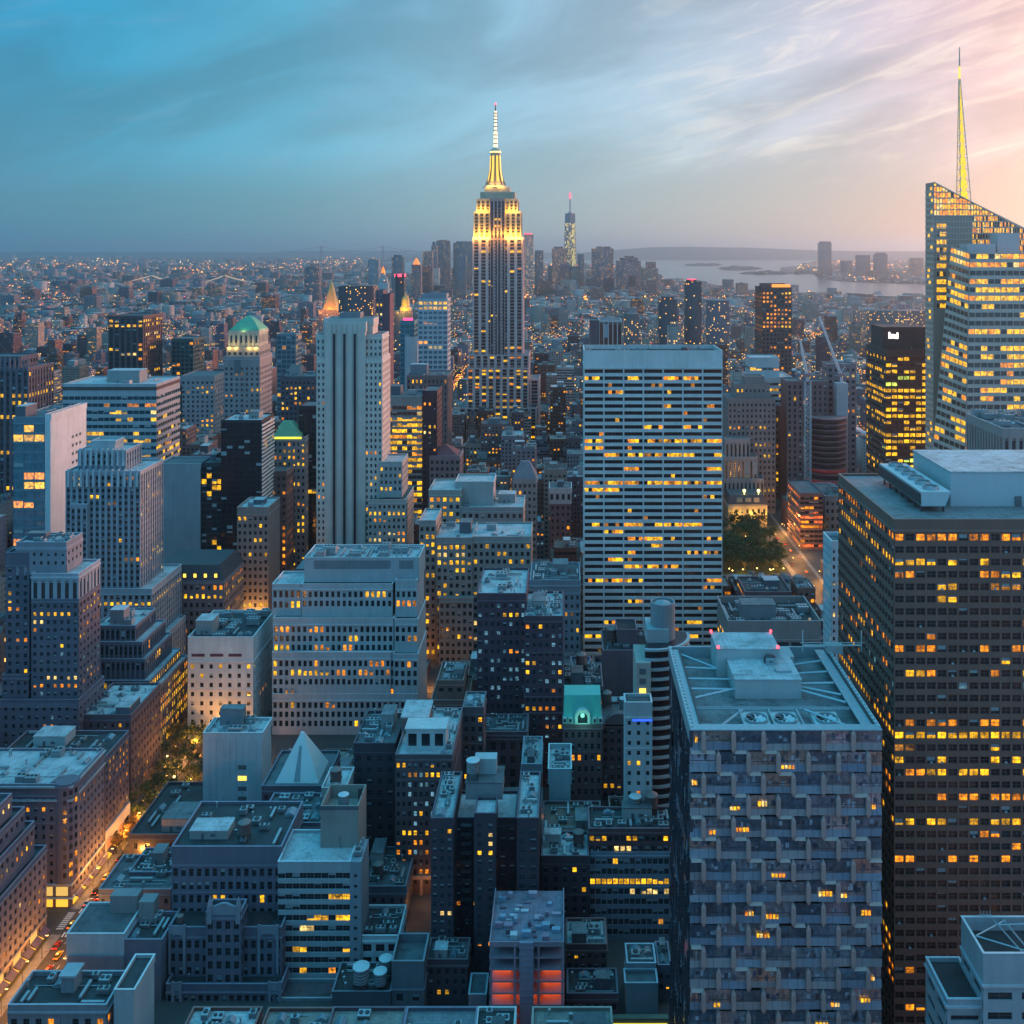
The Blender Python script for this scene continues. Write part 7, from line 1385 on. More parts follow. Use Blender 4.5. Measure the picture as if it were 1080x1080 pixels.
HEROES += [(764, 842, 806, 606, 92, 181, 806, 946, None, 5), (806, 868, 742, 608, 180, 204, 600, 1500, None, 5)]
hero_px = sorted(HEROES, key=lambda h: h[2])
lots = []
r = random.Random(21)
def cap_height(X0, X1, D, DB):
    """tallest a lot may stand without hiding what the photograph shows behind it"""
    p0, p1 = VPX + min(X0 * F / D, X0 * F / (D + 30)), VPX + max(X1 * F / D, X1 * F / (D + 30)); h = 1e9
    for a, c, d, yb, *_ in HEROES:
        yb = min(yb, 1062)
        if d > D and a < p1 and c > p0: h = min(h, CAMZ - (yb - HY) * DB / F)
    return h
def clash(X0, X1, Y0, Y1):
    return any(h[4] - 1 < X1 and h[5] + 1 > X0 and h[6] - 1 < Y1 and h[7] + 1 > Y0 for h in HEROES)
y = -420.0; row = 0
while y < 9600:
    far_ = y > 3200; pitch = 32.0 if not far_ else 46 + (y - 3200) * .012; xw = max(0, y + 60) * .62 + 160
    x = -min(xw, 9000)
    while x < min(xw, 5200):
        w = r.uniform(14, 30) if not far_ else r.uniform(24, 52) * (1 + (y - 3200) / 6000); dp = pitch * r.uniform(.72, .96); ang = abs(x)
        if y < 7000 and any(a < x + w and c > x for a, c in ((-196, -172), (180, 204), (-480, -455), (480, 510), (-760, -735), (780, 810))): x += 6; continue
        if y > 170 or y < -60 or abs(x) > 70:
            X0, X1, Y0, Y1 = x, x + w - r.choice((0, .3, 2, 5)), y, y + dp
            ok = True
            if y > 700 and not inside(ISLE, (X0 + X1) / 2, Y1 + 15): ok = False
            if 90 < X1 and X0 < 180 and 836 < Y1 and Y0 < 948: ok = False
            if X0 < -150 and X1 > -215 and 455 < Y1 and Y0 < 545: ok = False
            if ok and not clash(X0, X1, Y0, Y1):
                if y < 340: h = r.uniform(20, 55) if y > 100 else r.uniform(30, 150)
                elif y < 1100: h = r.choice((r.uniform(18, 40), r.uniform(30, 62), r.uniform(45, 95)))
                elif y < 2400: h = r.choice((r.uniform(14, 28), r.uniform(18, 40), r.uniform(28, 60), r.uniform(40, 105) if r.random() < .35 else 24))
                elif y < 5200: h = r.choice((r.uniform(12, 22), r.uniform(14, 26), r.uniform(16, 42), r.uniform(30, 78) if r.random() < .16 else 16))
                else: h = r.choice((r.uniform(10, 22), r.uniform(12, 28), r.uniform(20, 80) if r.random() < .25 else 15)) * (2.2 if (y < 7400 and 430 < VPX + X0 * F / y < 690) else 1)
                hm = cap_height(X0, X1, Y0, Y1) if 100 < y < 5400 else 200
                if 100 < y < 400: hm = min(hm, CAMZ - (1062 - HY) * Y1 / F)
                h = min(h, hm)
                if h > 2.6: lots.append((X0, X1, Y0, Y1, h))
        x += w
    y += pitch; row += 1
    if not far_ and row % 2 == 0: y += 15
# which lots show, and how large
ID = np.zeros((540, 540), np.int32); order = sorted(range(len(lots)), key=lambda i: -lots[i][3])
items = [(lots[i][2], i + 1, *lots[i]) for i in range(len(lots)) if lots[i][2] > 100] + [(h[6], -1, h[4], h[5], h[6], h[7], h[9]) for h in HEROES]
for d, k, X0, X1, Y0, Y1, z in sorted(items, key=lambda t: -t[0]):
    pa, pt = proj(X0, Y0, z); pc, pb = proj(X1, Y0, 0); pk = proj(0, Y1, z)[1] if z < CAMZ else pt
    i0, i1, j0, j1 = max(0, int(pa / 2)), min(540, int(pc / 2) + 1), max(0, int(min(pt, pk) / 2)), min(540, int(pb / 2) + 1)
    if i1 > i0 and j1 > j0: ID[j0:j1, i0:i1] = k
vis = np.bincount(ID[ID > 0].ravel(), minlength=len(lots) + 1)[1:]
rank = sorted(range(len(lots)), key=lambda i: -vis[i]); single = [i for i in rank[:165] if vis[i] > 3]
sset = set(single)
# nearest named neighbour in the picture, for the label
names = [(h[8], (h[0] + h[1]) / 2, PZ and (HY + (CAMZ - h[9]) * F / h[2] + h[3]) / 2, h[2]) for h in HEROES if h[8]]
def colour_word(c):
    L = sum(c) / 3; red = c[0] / (c[2] + 1e-6)
    if L > .32: return 'pale grey'
    if red > 1.6: return 'dark red' if L < .11 else 'brown'
    if red > 1.15: return ('dark brown' if L < .1 else 'beige' if L > .2 else 'dull brown')
    return 'grey' if L > .17 else 'slate'
info = {}
used_labels = {}
def vis_box(i): jj, ii = np.nonzero(ID == i + 1); return ii.mean() * 2, jj.mean() * 2, jj.min() * 2, jj.max() * 2
meta = []
for i in single:
    cx, cyy, ja, jb = vis_box(i); X0, X1, Y0, Y1, h = lots[i]; rr_ = random.Random(i); col = rr_.choice(WALLS); rk = rr_.choice(('tar', 'gravel', 'pale', 'mid', 'dusty', 'tar', 'rust', 'dusty'))
    cand = sorted(names, key=lambda n: (n[1] - cx) ** 2 + (n[2] - cyy) ** 2)[:3]; n = cand[0]; dx, dy = n[1] - cx, n[2] - cyy
    rel = ('left of' if dx > 0 else 'right of') if abs(dx) > abs(dy) else ('behind' if Y0 > n[3] else 'in front of')
    hw = 'tall' if h > 62 else 'low' if h < 30 else 'midrise'
    meta.append([i, cx, cyy, col, rk, hw, rel, n[0], h])
roofw = dict(tar='black-roofed', gravel='gravel-roofed', pale='pale-roofed', mid='grey-roofed', rust='rust-roofed', dusty='dusty-roofed')
groups_ = {}
for m_ in meta: groups_.setdefault((m_[5], colour_word(m_[3]), roofw[m_[4]], m_[6], m_[7]), []).append(m_)
ORD = ['first', 'second', 'third', 'fourth', 'fifth', 'sixth', 'seventh', 'eighth']
labels = {}
for (hw, cw, rw, rel, nm), ms in groups_.items():
    ms.sort(key=lambda m_: m_[1])
    for q, m_ in enumerate(ms):
        lab = f'{hw} {cw} {rw} building {rel} the {nm}'
        if len(ms) > 1: lab = f'{ORD[q]} from left of {hw} {cw} {rw} buildings {rel} {nm}'
        labels[m_[0]] = lab
HER0 = len(HEROES)
for i, cx, cyy, col, rk, hw, rel, nm, h in meta:
    X0, X1, Y0, Y1, h = lots[i]; q = random.Random(i * 7 + 1)
    b = B('city_building', labels[i], Y0, 'building', 'ordinary buildings filling the city blocks', seed=i)
    mode = q.choice(('grid', 'grid', 'grid', 'piers', 'bands')); fh = q.uniform(3.3, 4.0); bw = q.uniform(2.6, 4.2)
    kw = dict(metric=True, depth=Y1 - Y0, rows=fh, cols=bw, ww=q.uniform(.4, .56) if mode != 'bands' else .95, wh=q.uniform(.46, .58), mode=mode, wall=col, lit=q.choice((.01, .02, .04, .06, .12)), roof=rk, cool=q.choice((0, 0, .05, .12)), cap=q.uniform(1.8, 4), rec=.4, blinds=.18,
              mix=[('y', .45), ('o', .40), ('d', .15)])
    if q.random() < .35 and h > 30 and Y1 - Y0 > 16:
        s1 = h * q.uniform(.7, .88); b.t(X0, X1, s1, **kw); b.t(X0 + 2.5, X1 - 2.5, h, z0=b.tiers[-1][4], dy=3.0, **{**kw, 'depth': Y1 - Y0 - 6})
    else: b.t(X0, X1, h, **kw)
    b.clutter(n=q.randint(2, 5) if Y0 < 1000 else 1, seed=i, big=1.0 if Y0 < 700 else 1.4)
    b.done(yb=None, minpx=14)
del HEROES[HER0:]
# everything smaller: one mass of roofs and walls
mass = []
for i, (X0, X1, Y0, Y1, h) in enumerate(lots):
    if i in sset: continue
    q = random.Random(i); col = q.choice(WALLS); rc = q.choice(ROOFC); lf = q.choice((.0, .02, .05, .10, .18)) * (1.7 if Y0 < 3000 else .6)
    mass.append((X0, X1, Y0, Y1, 0, h, col, rc, lf))
    if Y0 < 4200:
        for _ in range(q.randint(0, 3) if Y0 < 2200 else q.randint(0, 1)):
            w, dd = (X1 - X0) * q.uniform(.14, .45), (Y1 - Y0) * q.uniform(.14, .45)
            if w > X1 - X0 - 1.5 or dd > Y1 - Y0 - 1.5: continue
            xa, ya = q.uniform(X0 + .5, X1 - w - .5), q.uniform(Y0 + .5, Y1 - dd - .5); mass.append((xa, xa + w, ya, ya + dd, h, h + q.uniform(1.8, 4.8) + _ * .013, q.choice(WALLS), q.choice(ROOFC), 0.0))
# beyond the river on the left, and on the far banks
FARL = [GP(x, y) for x, y in ((560, 273.6), (450, 275.5), (418, 275.5), (330, 276.5))] + [(-12000, 19200), (-20000, 18500), (-20000, 30000), GP(600, 269.2)]
FARR = [GP(x, y) for x, y in ((660, 270.2), (760, 271.6), (840, 272.8), (868, 274), (845, 280), (835, 289), (858, 288.5), (864, 293.5), (885, 296.2), (930, 298), (975, 299.3), (1130, 306))] + [(20000, 6500), (20000, 30000), GP(700, 268.9)]
for _ in range(16000):
    yy = 6500 * math.exp(r.random() * 1.45); xx = r.uniform(-.60, .56) * yy
    ok = inside(FARL, xx, yy) or inside(FARR, xx, yy) or (yy > 9400 and inside(ISLE, xx, yy) or (xx < -3300 and yy < 18000 and not inside([GP(*p) for p in ((334, 293), (440, 293), (440, 286), (334, 286))], xx, yy)))
    if not ok: continue
    w = r.uniform(24, 90) * (yy / 8000) ** .5; h = r.choice((r.uniform(8, 16), r.uniform(9, 22), r.uniform(14, 40))) * (2.6 if r.random() < .03 else 1)
    mass.append((xx, xx + w, yy, yy + w * r.uniform(.5, 1), -1, h, r.choice(WALLS), r.choice(ROOFC), .035))
o = bpy.data.objects.new('city_mass', city_mesh('city_mass', mass)); COL.objects.link(o); tag(o, 'dense mass of small distant roofs and walls with scattered lit windows', 'city', kind='stuff')
print('LOTS', len(lots), 'single', len(single), 'mass', len(mass))

# far lights: street lamps, floodlit yards and piers too many to count
def lights_mesh(name, pts, label):
    cols = {}
    for x, y_, z, s, c in pts: cols.setdefault(c, MB()).mats; cols[c].loft([[(x - s, y_, z), (x, y_ - s, z), (x + s, y_, z), (x, y_ + s, z)], [(x - s * .4, y_, z + s * 1.4), (x, y_ - s * .4, z + s * 1.4), (x + s * .4, y_, z + s * 1.4), (x, y_ + s * .4, z + s * 1.4)]], c)
    mb = MB(); 
    for c, q in cols.items():
        o_ = len(mb.v); mb.v += q.v; mb.f += [tuple(i + o_ for i in f) for f in q.f]; k = mb.mat(c); mb.mi += [k] * len(q.f); mb.lit += q.lit
    tag(mb.build(name), label, 'lights', kind='stuff')
LO, LY, LW, LR = emit_mat('sodium_lamp', (1, .26, .015), 2.6), emit_mat('yellow_lamp', (1, .50, .05), 2.6), emit_mat('white_lamp', (1, .74, .42), 1.8), emit_mat('red_lamp', (1, .06, .10), 2.2)
pts = []
for _ in range(24000):
    yy = 1250 * math.exp((r.random() if _ < 15000 else r.random() * .5) * 2.75); xx = r.uniform(-.58, .55) * yy; k_ = r.random()
    if k_ < .45: xx = round((xx + 183) / 280) * 280 - 183 + r.uniform(-7, 7)                    # along the avenues
    elif k_ < .75: yy = round(yy / 240) * 240 + r.uniform(-6, 6)                               # along the wider cross streets
    if not -.6 < xx / yy < .57: continue
    if inside(ISLE, xx, yy) or xx < -3300 and yy < 18000 or inside(FARL, xx, yy) or inside(FARR, xx, yy):
        px, py = proj(xx, yy, 0); cl = math.sin(xx * .0016 + 1) + math.sin(xx * .0007 + yy * .0009) + math.sin(yy * .0013)
        if cl < r.uniform(-1.6, 1.9): continue
        s = yy / F * r.choice((.22, .3, .42, .62 if yy > 4000 else .42)); pts.append((xx, yy, r.uniform(8, 20) + (18 if yy < 5000 else 8), s, r.choice((LO, LO, LO, LO, LY, LY, LW, LR) if r.random() < .4 else (LO, LO, LY))))
for (xa, xb, ya, yb_, n, cs) in ((828, 862, 279, 287.5, 90, (LY, LY, LW)), (640, 975, 270.5, 274.5, 330, (LO, LY, LW)), (880, 974, 276, 297, 150, (LY, LO, LW)), (150, 300, 276, 289, 170, (LO, LY, LW)), (255, 300, 295, 301, 120, (LY, LY, LO)), (300, 420, 272, 286, 110, (LO, LY)), (0, 140, 270, 300, 220, (LO, LY, LW)), (660, 692, 283, 292, 40, (LO, LY)), (330, 460, 267.9, 270, 60, (LO, LW)), (905, 935, 295, 297, 30, (LW, LO))):
    for _ in range(n):
        px, py = r.uniform(xa, xb), r.uniform(ya, yb_); x_, y_ = GP(px, py)
        if not (inside(ISLE, x_, y_) or inside(FARL, x_, y_) or inside(FARR, x_, y_) or x_ < -3300): continue
        s = y_ / F * r.choice((.28, .4, .55, .8)); pts.append((x_, y_, r.uniform(6, 20), s, r.choice(cs)))
lights_mesh('city_lights', pts, 'countless tiny orange and white lamps across the distant city')
# ------------------------------------------------------------------ water tanks on the roofs
def tank_proto(kind):
    wood = wall_mat((.15, .105, .10) if kind == 'wood' else (.27, .30, .32), .8, .3); metal = plain_mat('dark_metal', (.05, .055, .06), .5, .3); cap_ = wall_mat((.20, .16, .15) if kind == 'wood' else (.48, .52, .53), .7, .25)
    P_ = {}
    m = MB(); m.cyl(0, 0, [(2.0, 2.2), (1.92, 5.6)], wood, 18)
    for z in (2.6, 3.3, 4.1, 4.9): m.cyl(0, 0, [(2.05, z), (2.04, z + .12)], metal, 18)
    P_['tank_body'] = m
    m = MB(); m.cyl(0, 0, [(2.12, 5.6), (2.12, 5.75), (.15, 6.9 if kind == 'wood' else 6.15), (.02, 7.0 if kind == 'wood' else 6.2)], cap_, 18); P_['tank_roof'] = m
    m = MB(); m.box(-1.9, 1.9, -1.9, 1.9, 1.95, 2.2, metal); P_['platform'] = m
    legs = []
    for sx in (-1, 1):
        for sy in (-1, 1): m = MB(); m.box(sx * 1.45 - .12, sx * 1.45 + .12, sy * 1.45 - .12, sy * 1.45 + .12, 0, 1.95, metal); legs.append(m)
    return [(k, v.mesh(k)) for k, v in P_.items()] + [('leg', v.mesh('leg')) for v in legs]
TP = {k: tank_proto(k) for k in ('wood', 'steel')}
def tank(x, y, z, kind, label, s=1.0):
    root = empty('water_tank', (x, y, z), label, 'water tank', 'water tanks on the roofs'); root.scale = (s, s, s)
    for nm, me in TP[kind]: o = bpy.data.objects.new(nm, me); COL.objects.link(o); o.parent = root
def roofspot(b, ti, px, py):
    X0, X1, Y0, Y1, z, zt = b.tiers[ti]; y = min(max(F * (CAMZ - z) / (py - HY), Y0 + 2.6), Y1 - 2.6); x = min(max(PX(px, y), X0 + 2.6), X1 - 2.6); return x, y, z
tank(*BY['modern'].tank_spot, 'steel', 'pale capped water tank inside the rim of the beige lift tower', .95)
tx = roofspot(BY['tanks'], 0, 381, 1043); tank(*tx, 'steel', 'largest pale topped water tank of the trio on the dark low building', 1.35)
tank(tx[0] + 6.4, tx[1] - .2, tx[2], 'steel', 'front right smaller water tank of the trio on the dark low building', 1.1); tank(tx[0] + 7.2, tx[1] + 6, tx[2], 'steel', 'rear right water tank of the trio on the dark low building', 1.1)
tank(*BY['apt'].tank_spot, 'steel', 'pale topped water tank on the twin winged apartment block', 1.2)
for px, lab, s in ((670, 'left water tank of the pair on the white framed loft', 1.15), (687, 'right brownish water tank of the pair on the white framed loft', 1.25)): tank(*roofspot(BY['loft'], 0, px, 850), 'steel' if px == 670 else 'wood', lab, s)
tank(*roofspot(BY['brick9'], 0, 610, 893), 'wood', 'conical roofed water tank on the dark brick block', 1.0)
for px, py, lab, k in ((258, 885, 'dark wooden water tank on the gothic stone building roof', 'wood'),): tank(*roofspot(BY['gothic'], 3, px, py), k, lab, 1.1)
tank(*roofspot(BY['gothic'], 1, 190, 985), 'wood', 'small water tank between the gothic turrets', .6)
def by_label(word): return next(b for b in BUILDINGS if word in b.label)
b = by_label('short beige tower'); tank(*b.tank_spot, 'wood', 'dark water tank crowning the short beige tower', 1.1)
b = by_label('dark flat roof building with a pale ribbed'); tank(*roofspot(b, 0, 399, 926), 'wood', 'rust roofed water tank on the ribbed deck building', 1.0)
b = by_label('brown brick block with a rounded gable'); tank(*roofspot(b, 0, 640, 745), 'wood', 'left water tank behind the rounded gable', 1.2); tank(*roofspot(b, 0, 658, 750), 'steel', 'right pale water tank behind the rounded gable', 1.1)
b = by_label('mauve blank'); tank(*roofspot(b, 0, 645, 678), 'wood', 'brown conical water tank on the mauve blank block', 1.4)
b = by_label('plum roof block'); tank(*roofspot(b, 0, 613, 705), 'wood', 'large brown water tank on the attic lit block', 1.3)

# ------------------------------------------------------------------ trees
def leafmat(name, c):
    m, gg, p = newmat(name); n = gg.noise(pos(gg), .5, 3)
    gg.put(p.inputs['Base Color'], gg.mix(gg.ramp(n, [(.35, 0), (.65, 1)]), tuple(v * .55 for v in c), tuple(v * 1.35 for v in c))); p.inputs['Roughness'].default_value = .7; return m
bark = wall_mat((.06, .045, .035))
def tree_proto(seed, col, nleaf=900):
    q = random.Random(seed); t = MB(); t.cyl(0, 0, [(.34, 0), (.26, 1.6), (.2, 3.4), (.1, 6.5)], bark, 7); tips = []
    for i in range(9):
        a = i * 2.4 + q.uniform(-.4, .4); z0 = q.uniform(2.4, 5.5); L = q.uniform(2.2, 3.9); e = Vector((math.cos(a) * L, math.sin(a) * L, z0 + q.uniform(1.6, 3.6))); t.bar((0, 0, z0), e, .10, bark, 4); tips.append(e)
        for _ in range(2): e2 = e + Vector((q.uniform(-1.3, 1.3), q.uniform(-1.3, 1.3), q.uniform(.2, 1.5))); t.bar(e, e2, .05, bark, 3); tips.append(e2)
    tips += [Vector((q.uniform(-1, 1), q.uniform(-1, 1), q.uniform(6.5, 8.6))) for _ in range(6)]
    c = MB()
    for i in range(nleaf):
        b = q.choice(tips); v = Vector((q.gauss(0, 1), q.gauss(0, 1), q.gauss(0, .75))); v = b + v * q.uniform(.2, .95); s = q.uniform(.22, .46)
        n = Vector((q.gauss(0, 1), q.gauss(0, 1), q.gauss(.6, 1))).normalized(); u = n.orthogonal().normalized(); w = n.cross(u)
        c.face([tuple(v + u * s), tuple(v + w * s * .7), tuple(v - u * s), tuple(v - w * s * .7)], col)
    return t.mesh('trunk'), c.mesh('crown')
green = leafmat('leaf_green', (.042, .075, .024)); gold = leafmat('leaf_gold', (.20, .12, .03))
TREES = [tree_proto(i, green) for i in range(4)] + [tree_proto(9, gold)]
def tree(x, y, z, k, s, label, group):
    root = empty('street_tree', (x, y, z), label, 'tree', group); root.scale = (s, s, s * random.uniform(.9, 1.15)); root.rotation_euler.z = random.uniform(0, 6.28)
    for nm, me in zip(('trunk', 'crown'), TREES[k]): o = bpy.data.objects.new(nm, me); COL.objects.link(o); o.parent = root
# plaza trees by the avenue, hung with lamps
pl = []
for i in range(26):
    for _ in range(40):
        x, y_ = random.uniform(-213, -176), random.uniform(458, 542)
        if abs(x + 183) > 3 and all((x - a) ** 2 + (y_ - c) ** 2 > 42 for a, c in pl) and not clash(x - 2, x + 2, y_ - 2, y_ + 2): pl.append((x, y_)); break
pl.sort()
for i, (x, y_) in enumerate(pl): tree(x, y_, 0, 4 if i in (3, 9) else i % 4, random.uniform(.9, 1.25), 'golden street tree on the avenue plaza glowing from below' if i in (3, 9) else 'dark leafy tree on the lamp lit avenue plaza', 'trees on the avenue plaza')
for k_, (x, y_) in enumerate(((-191.6, 446), (-192.8, 453), (-174.2, 440), (-192.5, 438))): tree(x, y_, .15, 4, .9, ('golden kerbside tree by the white shopfront, glowing from below' if x < -180 else 'golden tree on the hall side of the avenue'), 'golden kerbside trees')
pk_ = []
for i in range(64):
    for _ in range(40):
        x, y_ = random.uniform(112, 179), random.uniform(814, 940)
        if all((x - a) ** 2 + (y_ - c) ** 2 > 48 for a, c in pk_): pk_.append((x, y_)); break
for i, (x, y_) in enumerate(pk_): tree(x, y_, .1, i % 4, random.uniform(1.3, 1.8), 'leafy tree in the park beyond the white gridded slab', 'trees in the park')

# ------------------------------------------------------------------ street lamps, with their light
metal = plain_mat('lamp_post_metal', (.04, .045, .05), .5, .4)
def lamp_proto():
    m = MB(); m.cyl(0, 0, [(.16, 0), (.11, 1.0), (.08, 8.2)], metal, 8); m.bar((0, 0, 8.1), (1.7, 0, 8.7), .06, metal, 5)
    h = MB(); h.box(1.4, 2.3, -.2, .2, 8.6, 8.78, metal); l = MB(); l.box(1.45, 2.25, -.18, .18, 8.42, 8.598, emit_mat('street_lamp_glow', (1, .48, .10), 10))
    return [('post', m.mesh('post')), ('lamp_head', h.mesh('lamp_head')), ('light', l.mesh('light'))]
LP = lamp_proto()
def lamp(x, y, rz, e, label, group, col=(1, .36, .05)):
    root = empty('street_lamp', (x, y, .15), label, 'street lamp', group); root.rotation_euler.z = rz
    for nm, me in LP: o = bpy.data.objects.new(nm, me); COL.objects.link(o); o.parent = root
    ld = bpy.data.lights.new('street_light', 'POINT'); ld.energy = e; ld.color = col; ld.shadow_soft_size = .4; o = bpy.data.objects.new('street_light', ld); COL.objects.link(o); o.location = (x + 1.9 * math.cos(rz), y + 1.9 * math.sin(rz), 8.1)
for i in range(9):
    y_ = 346 + i * 13.5
    if 386 < y_ < 401: continue
    lamp(-191.1, y_, 0, 3600, 'street lamp on the shop side of the avenue', 'lamps along the shop side of the avenue')
for y_ in (361, 375, 411, 427, 447): lamp(-175.0, y_, math.pi, 2800, 'street lamp on the warehouse side of the avenue', 'lamps along the warehouse side of the avenue')
for i in range(6): lamp(-190.9 + (i % 2) * 15.6, 470 + i * 13, (i % 2) * math.pi, 7000, 'street lamp among the plaza trees', 'lamps among the plaza trees')
for i in range(7): lamp(184.2 + (i % 2) * 16.6, 760 + i * 34, (i % 2) * math.pi, 9000, 'street lamp on the avenue beside the park', 'lamps on the park avenue', (1, .42, .09))
def bulb_mesh(): m = MB(); m.cyl(0, 0, [(.05, 0), (.42, .25), (.42, .6), (.05, .85)], emit_mat('plaza_lamp', (1, .62, .14), 5), 8); return m.mesh('globe')
gm_, pm_ = bulb_mesh(), None
m = MB(); m.cyl(0, 0, [(.1, 0), (.05, 3.6)], metal, 6); pm_ = m.mesh('post')
def globe(x, y, s, label, group):
    root = empty('globe_lamp', (x, y, 0), label, 'lamp', group); o = bpy.data.objects.new('post', pm_); COL.objects.link(o); o.parent = root; o = bpy.data.objects.new('globe', gm_); COL.objects.link(o); o.parent = root; o.location = (0, 0, 3.6); o.scale = (s, s, s)
for i in range(34):
    x, y_ = random.uniform(-214, -174), random.uniform(462, 542)
    if not clash(x - 1, x + 1, y_ - 1, y_ + 1): globe(x, y_, random.uniform(.8, 1.5), 'globe lamp glowing between the plaza trees', 'globe lamps between the plaza trees')
for i in range(8): flood(118 + i * 8.5, 814 + (i % 3) * 40, 6, 1500, (1, .55, .08))
for i in range(8): flood(-210 + (i * 13) % 32, 464 + i * 10, 5, 380, (1, .48, .06))
for i in range(24): globe(random.uniform(110, 179), random.choice((random.uniform(809, 816), random.uniform(812, 940))), 1.1, 'globe lamp glowing under the park trees', 'globe lamps under the park trees')

# glow from the cross streets between the blocks
for px, d_, e in ((449, 404, 500), (432, 392, 350), (205, 575, 2500), (240, 600, 2500), (290, 655, 5000), (300, 660, 4500), (430, 640, 4500), (500, 466, 900), (575, 445, 1200), (566, 372, 700), (620, 500, 1500), (650, 398, 900), (455, 600, 4500), (540, 700, 6000), (575, 760, 8000), (610, 700, 6000), (420, 900, 12000), (245, 720, 7000), (330, 880, 12000), (870, 640, 5000), (490, 880, 12000), (560, 920, 14000)):
    flood(PX(px, d_), d_, 6, e, (1, .36, .05))

# ------------------------------------------------------------------ traffic
def car_proto(col, kind):
    body = plain_mat('car_paint_' + kind, col, .3, .2); gl = plain_mat('car_glass', (.02, .025, .03), .08); ty = plain_mat('tyre', (.02, .02, .02), .8); rim = plain_mat('wheel_rim', (.4, .4, .42), .3, .8)
    sec = [(-2.25, .55, .75, .80), (-2.2, .35, .9, .88), (-1.3, .3, 1.0, .90), (0, .28, 1.02, .92), (1.2, .3, .98, .90), (2.1, .35, .80, .86), (2.3, .45, .70, .76)]
    P_ = []
    m = MB(); m.loft([[(-w, y, lo), (-w, y, hi - .12), (-w * .9, y, hi), (w * .9, y, hi), (w, y, hi - .12), (w, y, lo)] for y, lo, hi, w in sec], body); P_.append(('body', m))
    m = MB(); m.loft([[(-.80, y0, .98), (.80, y0, .98), (.80, y1, .98), (-.80, y1, .98)] if z is None else [(-.62, y0, z), (.62, y0, z), (.62, y1, z), (-.62, y1, z)] for y0, y1, z in ((-1.9, 1.0, None), (-1.25, .25, 1.44))], gl); m.box(-.60, .60, -1.2, .2, 1.441, 1.475, body); P_.append(('cabin', m))
    if kind == 'taxi': m = MB(); m.box(-.3, .3, -.6, -.35, 1.476, 1.66, emit_mat('taxi_sign', (1, .8, .4), 1.5)); P_.append(('roof_sign', m))
    for sx in (-1, 1):
        m = MB(); m.box(sx * .62 - .2, sx * .62 + .2, -2.27, -2.2, .62, .80, emit_mat('tail_light', (1, .03, .02), 6)); P_.append(('tail_light', m))
        m = MB(); m.box(sx * .6 - .2, sx * .6 + .2, 2.24, 2.31, .50, .66, emit_mat('headlight', (1, .85, .6), 5)); P_.append(('headlight', m))
        for y in (-1.35, 1.4):
            m = MB(); n = 12; ring = lambda r, xx: [(xx, y + r * math.cos(2 * math.pi * i / n), .34 + r * math.sin(2 * math.pi * i / n)) for i in range(n)]
            m.loft([ring(.34, sx * .72), ring(.34, sx * .93)], ty); m.loft([ring(.2, sx * .931), ring(.19, sx * .945)], rim); P_.append(('wheel', m))
    return [(nm, m.mesh(nm)) for nm, m in P_]
CP = {k: car_proto(c, k) for k, c in (('taxi', (.75, .42, .02)), ('black', (.02, .02, .025)), ('silver', (.4, .41, .43)), ('red', (.4, .03, .03)))}
def car(x, y, rz, k, label):
    root = empty('car', (x, y, .03), label, 'car', 'cars on the avenue'); root.rotation_euler.z = rz
    for nm, me in CP[k]: o = bpy.data.objects.new(nm, me); COL.objects.link(o); o.parent = root
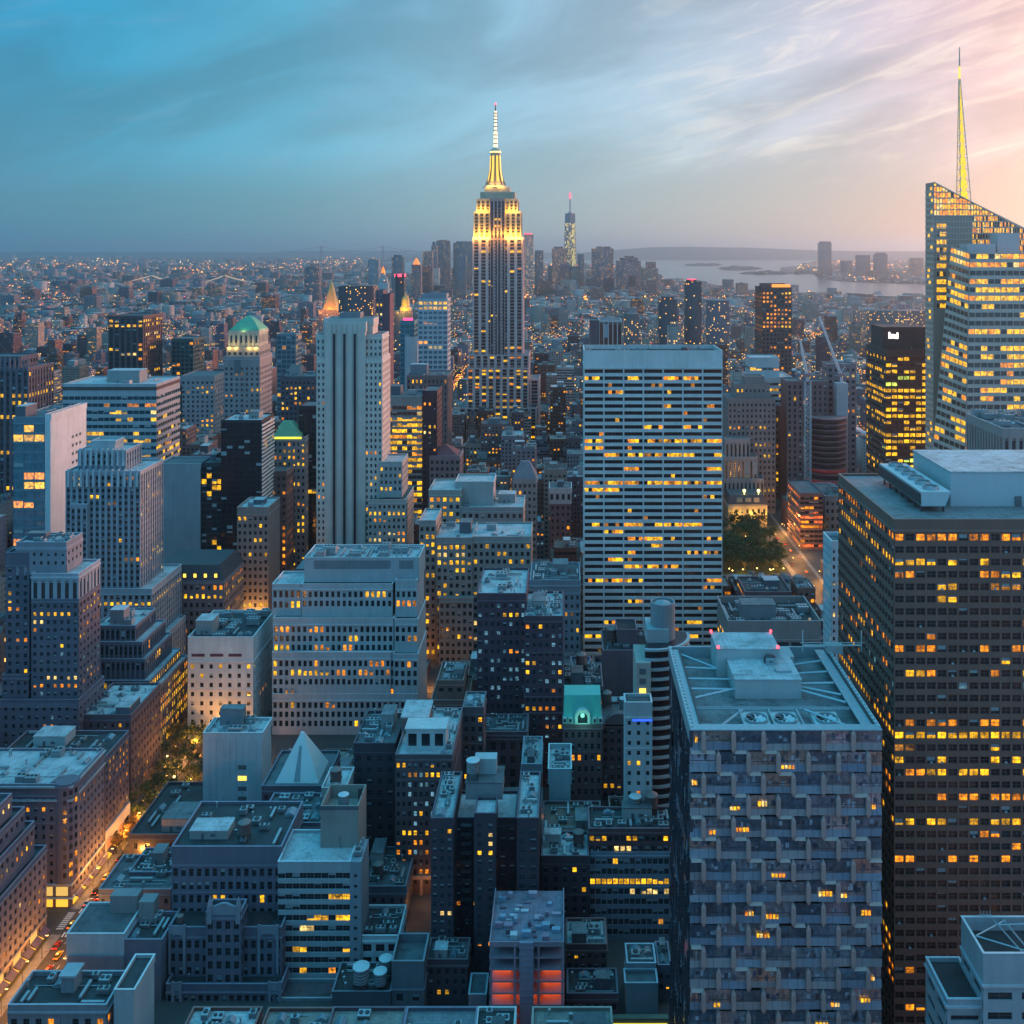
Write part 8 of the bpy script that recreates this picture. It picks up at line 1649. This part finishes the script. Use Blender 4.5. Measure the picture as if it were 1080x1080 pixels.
CARS = [(-188.6, 351, 'black', 'black car nearest the cupola block on the avenue'), (-185.4, 355, 'taxi', 'yellow taxi beside the cupola block on the avenue'), (-188.7, 363, 'silver', 'silver car by the lit awnings before the crossing'), (-185.5, 366.5, 'red', 'red car in the middle lane beside the white walled warehouse'), (-182.4, 361, 'black', 'black car close along the white walled warehouse'),
        (-185.7, 374, 'taxi', 'yellow taxi queueing before the crossing'), (-188.8, 379.5, 'red', 'red car first in line at the crossing'), (-188.9, 391, 'taxi', 'yellow taxi in the middle of the crossing'), (-189.0, 404.5, 'silver', 'silver car just past the crossing by the rounded corner building'), (-189.1, 412, 'black', 'black car by the rounded corner building shop windows'), (-186.2, 408, 'red', 'red car in the middle lane past the crossing'),
        (-189.2, 421, 'taxi', 'yellow taxi at the kerb by the last awnings of the corner building'), (-189.0, 434, 'black', 'black car beside the white shopfront'), (-186.2, 447, 'silver', 'silver car near the golden kerbside trees'), (-183, 470, 'black', 'black car entering the plaza trees'), (-186, 488, 'taxi', 'yellow taxi deep among the plaza trees')]
for x, y_, k, lab in CARS: car(x, y_, 0, k, lab)
tk_ = random.Random(6)
PKL = ['nearest', 'second nearest', 'third nearest', 'fourth nearest', 'fifth nearest', 'sixth nearest', 'seventh nearest', 'eighth nearest']
for i in range(8): car(187.5 + tk_.choice((0, 3.4, 6.8, 10.2)), 800 + i * 19, 0, tk_.choice(('taxi', 'black', 'silver', 'red')), f'{PKL[i]} car of those on the avenue beside the park')
ship = empty('ferry_boat', GP(926, 309) + (-4,), 'small ferry crossing the river beside the crystal tower', 'boat'); wm = wall_mat((.5, .42, .40))
for nm, (a, c, e, f_, z0, z1) in (('hull', (-30, 30, -7, 7, 0, 6)), ('cabin', (-20, 16, -5.5, 5.5, 6.01, 13)), ('wheelhouse', (6, 14, -4, 4, 13.01, 18))):
    m = MB(); m.loft([[(a + 6 * (nm == 'hull'), e, z0), (c - 6 * (nm == 'hull'), e, z0), (c, 0, z0), (c - 6 * (nm == 'hull'), f_, z0), (a + 6 * (nm == 'hull'), f_, z0)], [(a, e, z1), (c - 4, e, z1), (c + 2, 0, z1), (c - 4, f_, z1), (a, f_, z1)]], wm); m.build(nm, ship)

# ------------------------------------------------------------------ the air
hz = bpy.data.materials.new('haze'); hz.use_nodes = True; t = hz.node_tree; t.nodes.clear()
vo = t.nodes.new('ShaderNodeVolumePrincipled'); vo.inputs['Color'].default_value = (.66, .88, 1.0, 1); vo.inputs['Density'].default_value = 4.8e-5; vo.inputs['Anisotropy'].default_value = .78
mo = t.nodes.new('ShaderNodeOutputMaterial'); t.links.new(vo.outputs[0], mo.inputs['Volume'])
mb = MB(); mb.box(-43000, 43000, -1500, 43000, -6.5, 470, hz); o = mb.build('haze'); o['kind'] = 'stuff'; o.display_type = 'WIRE'
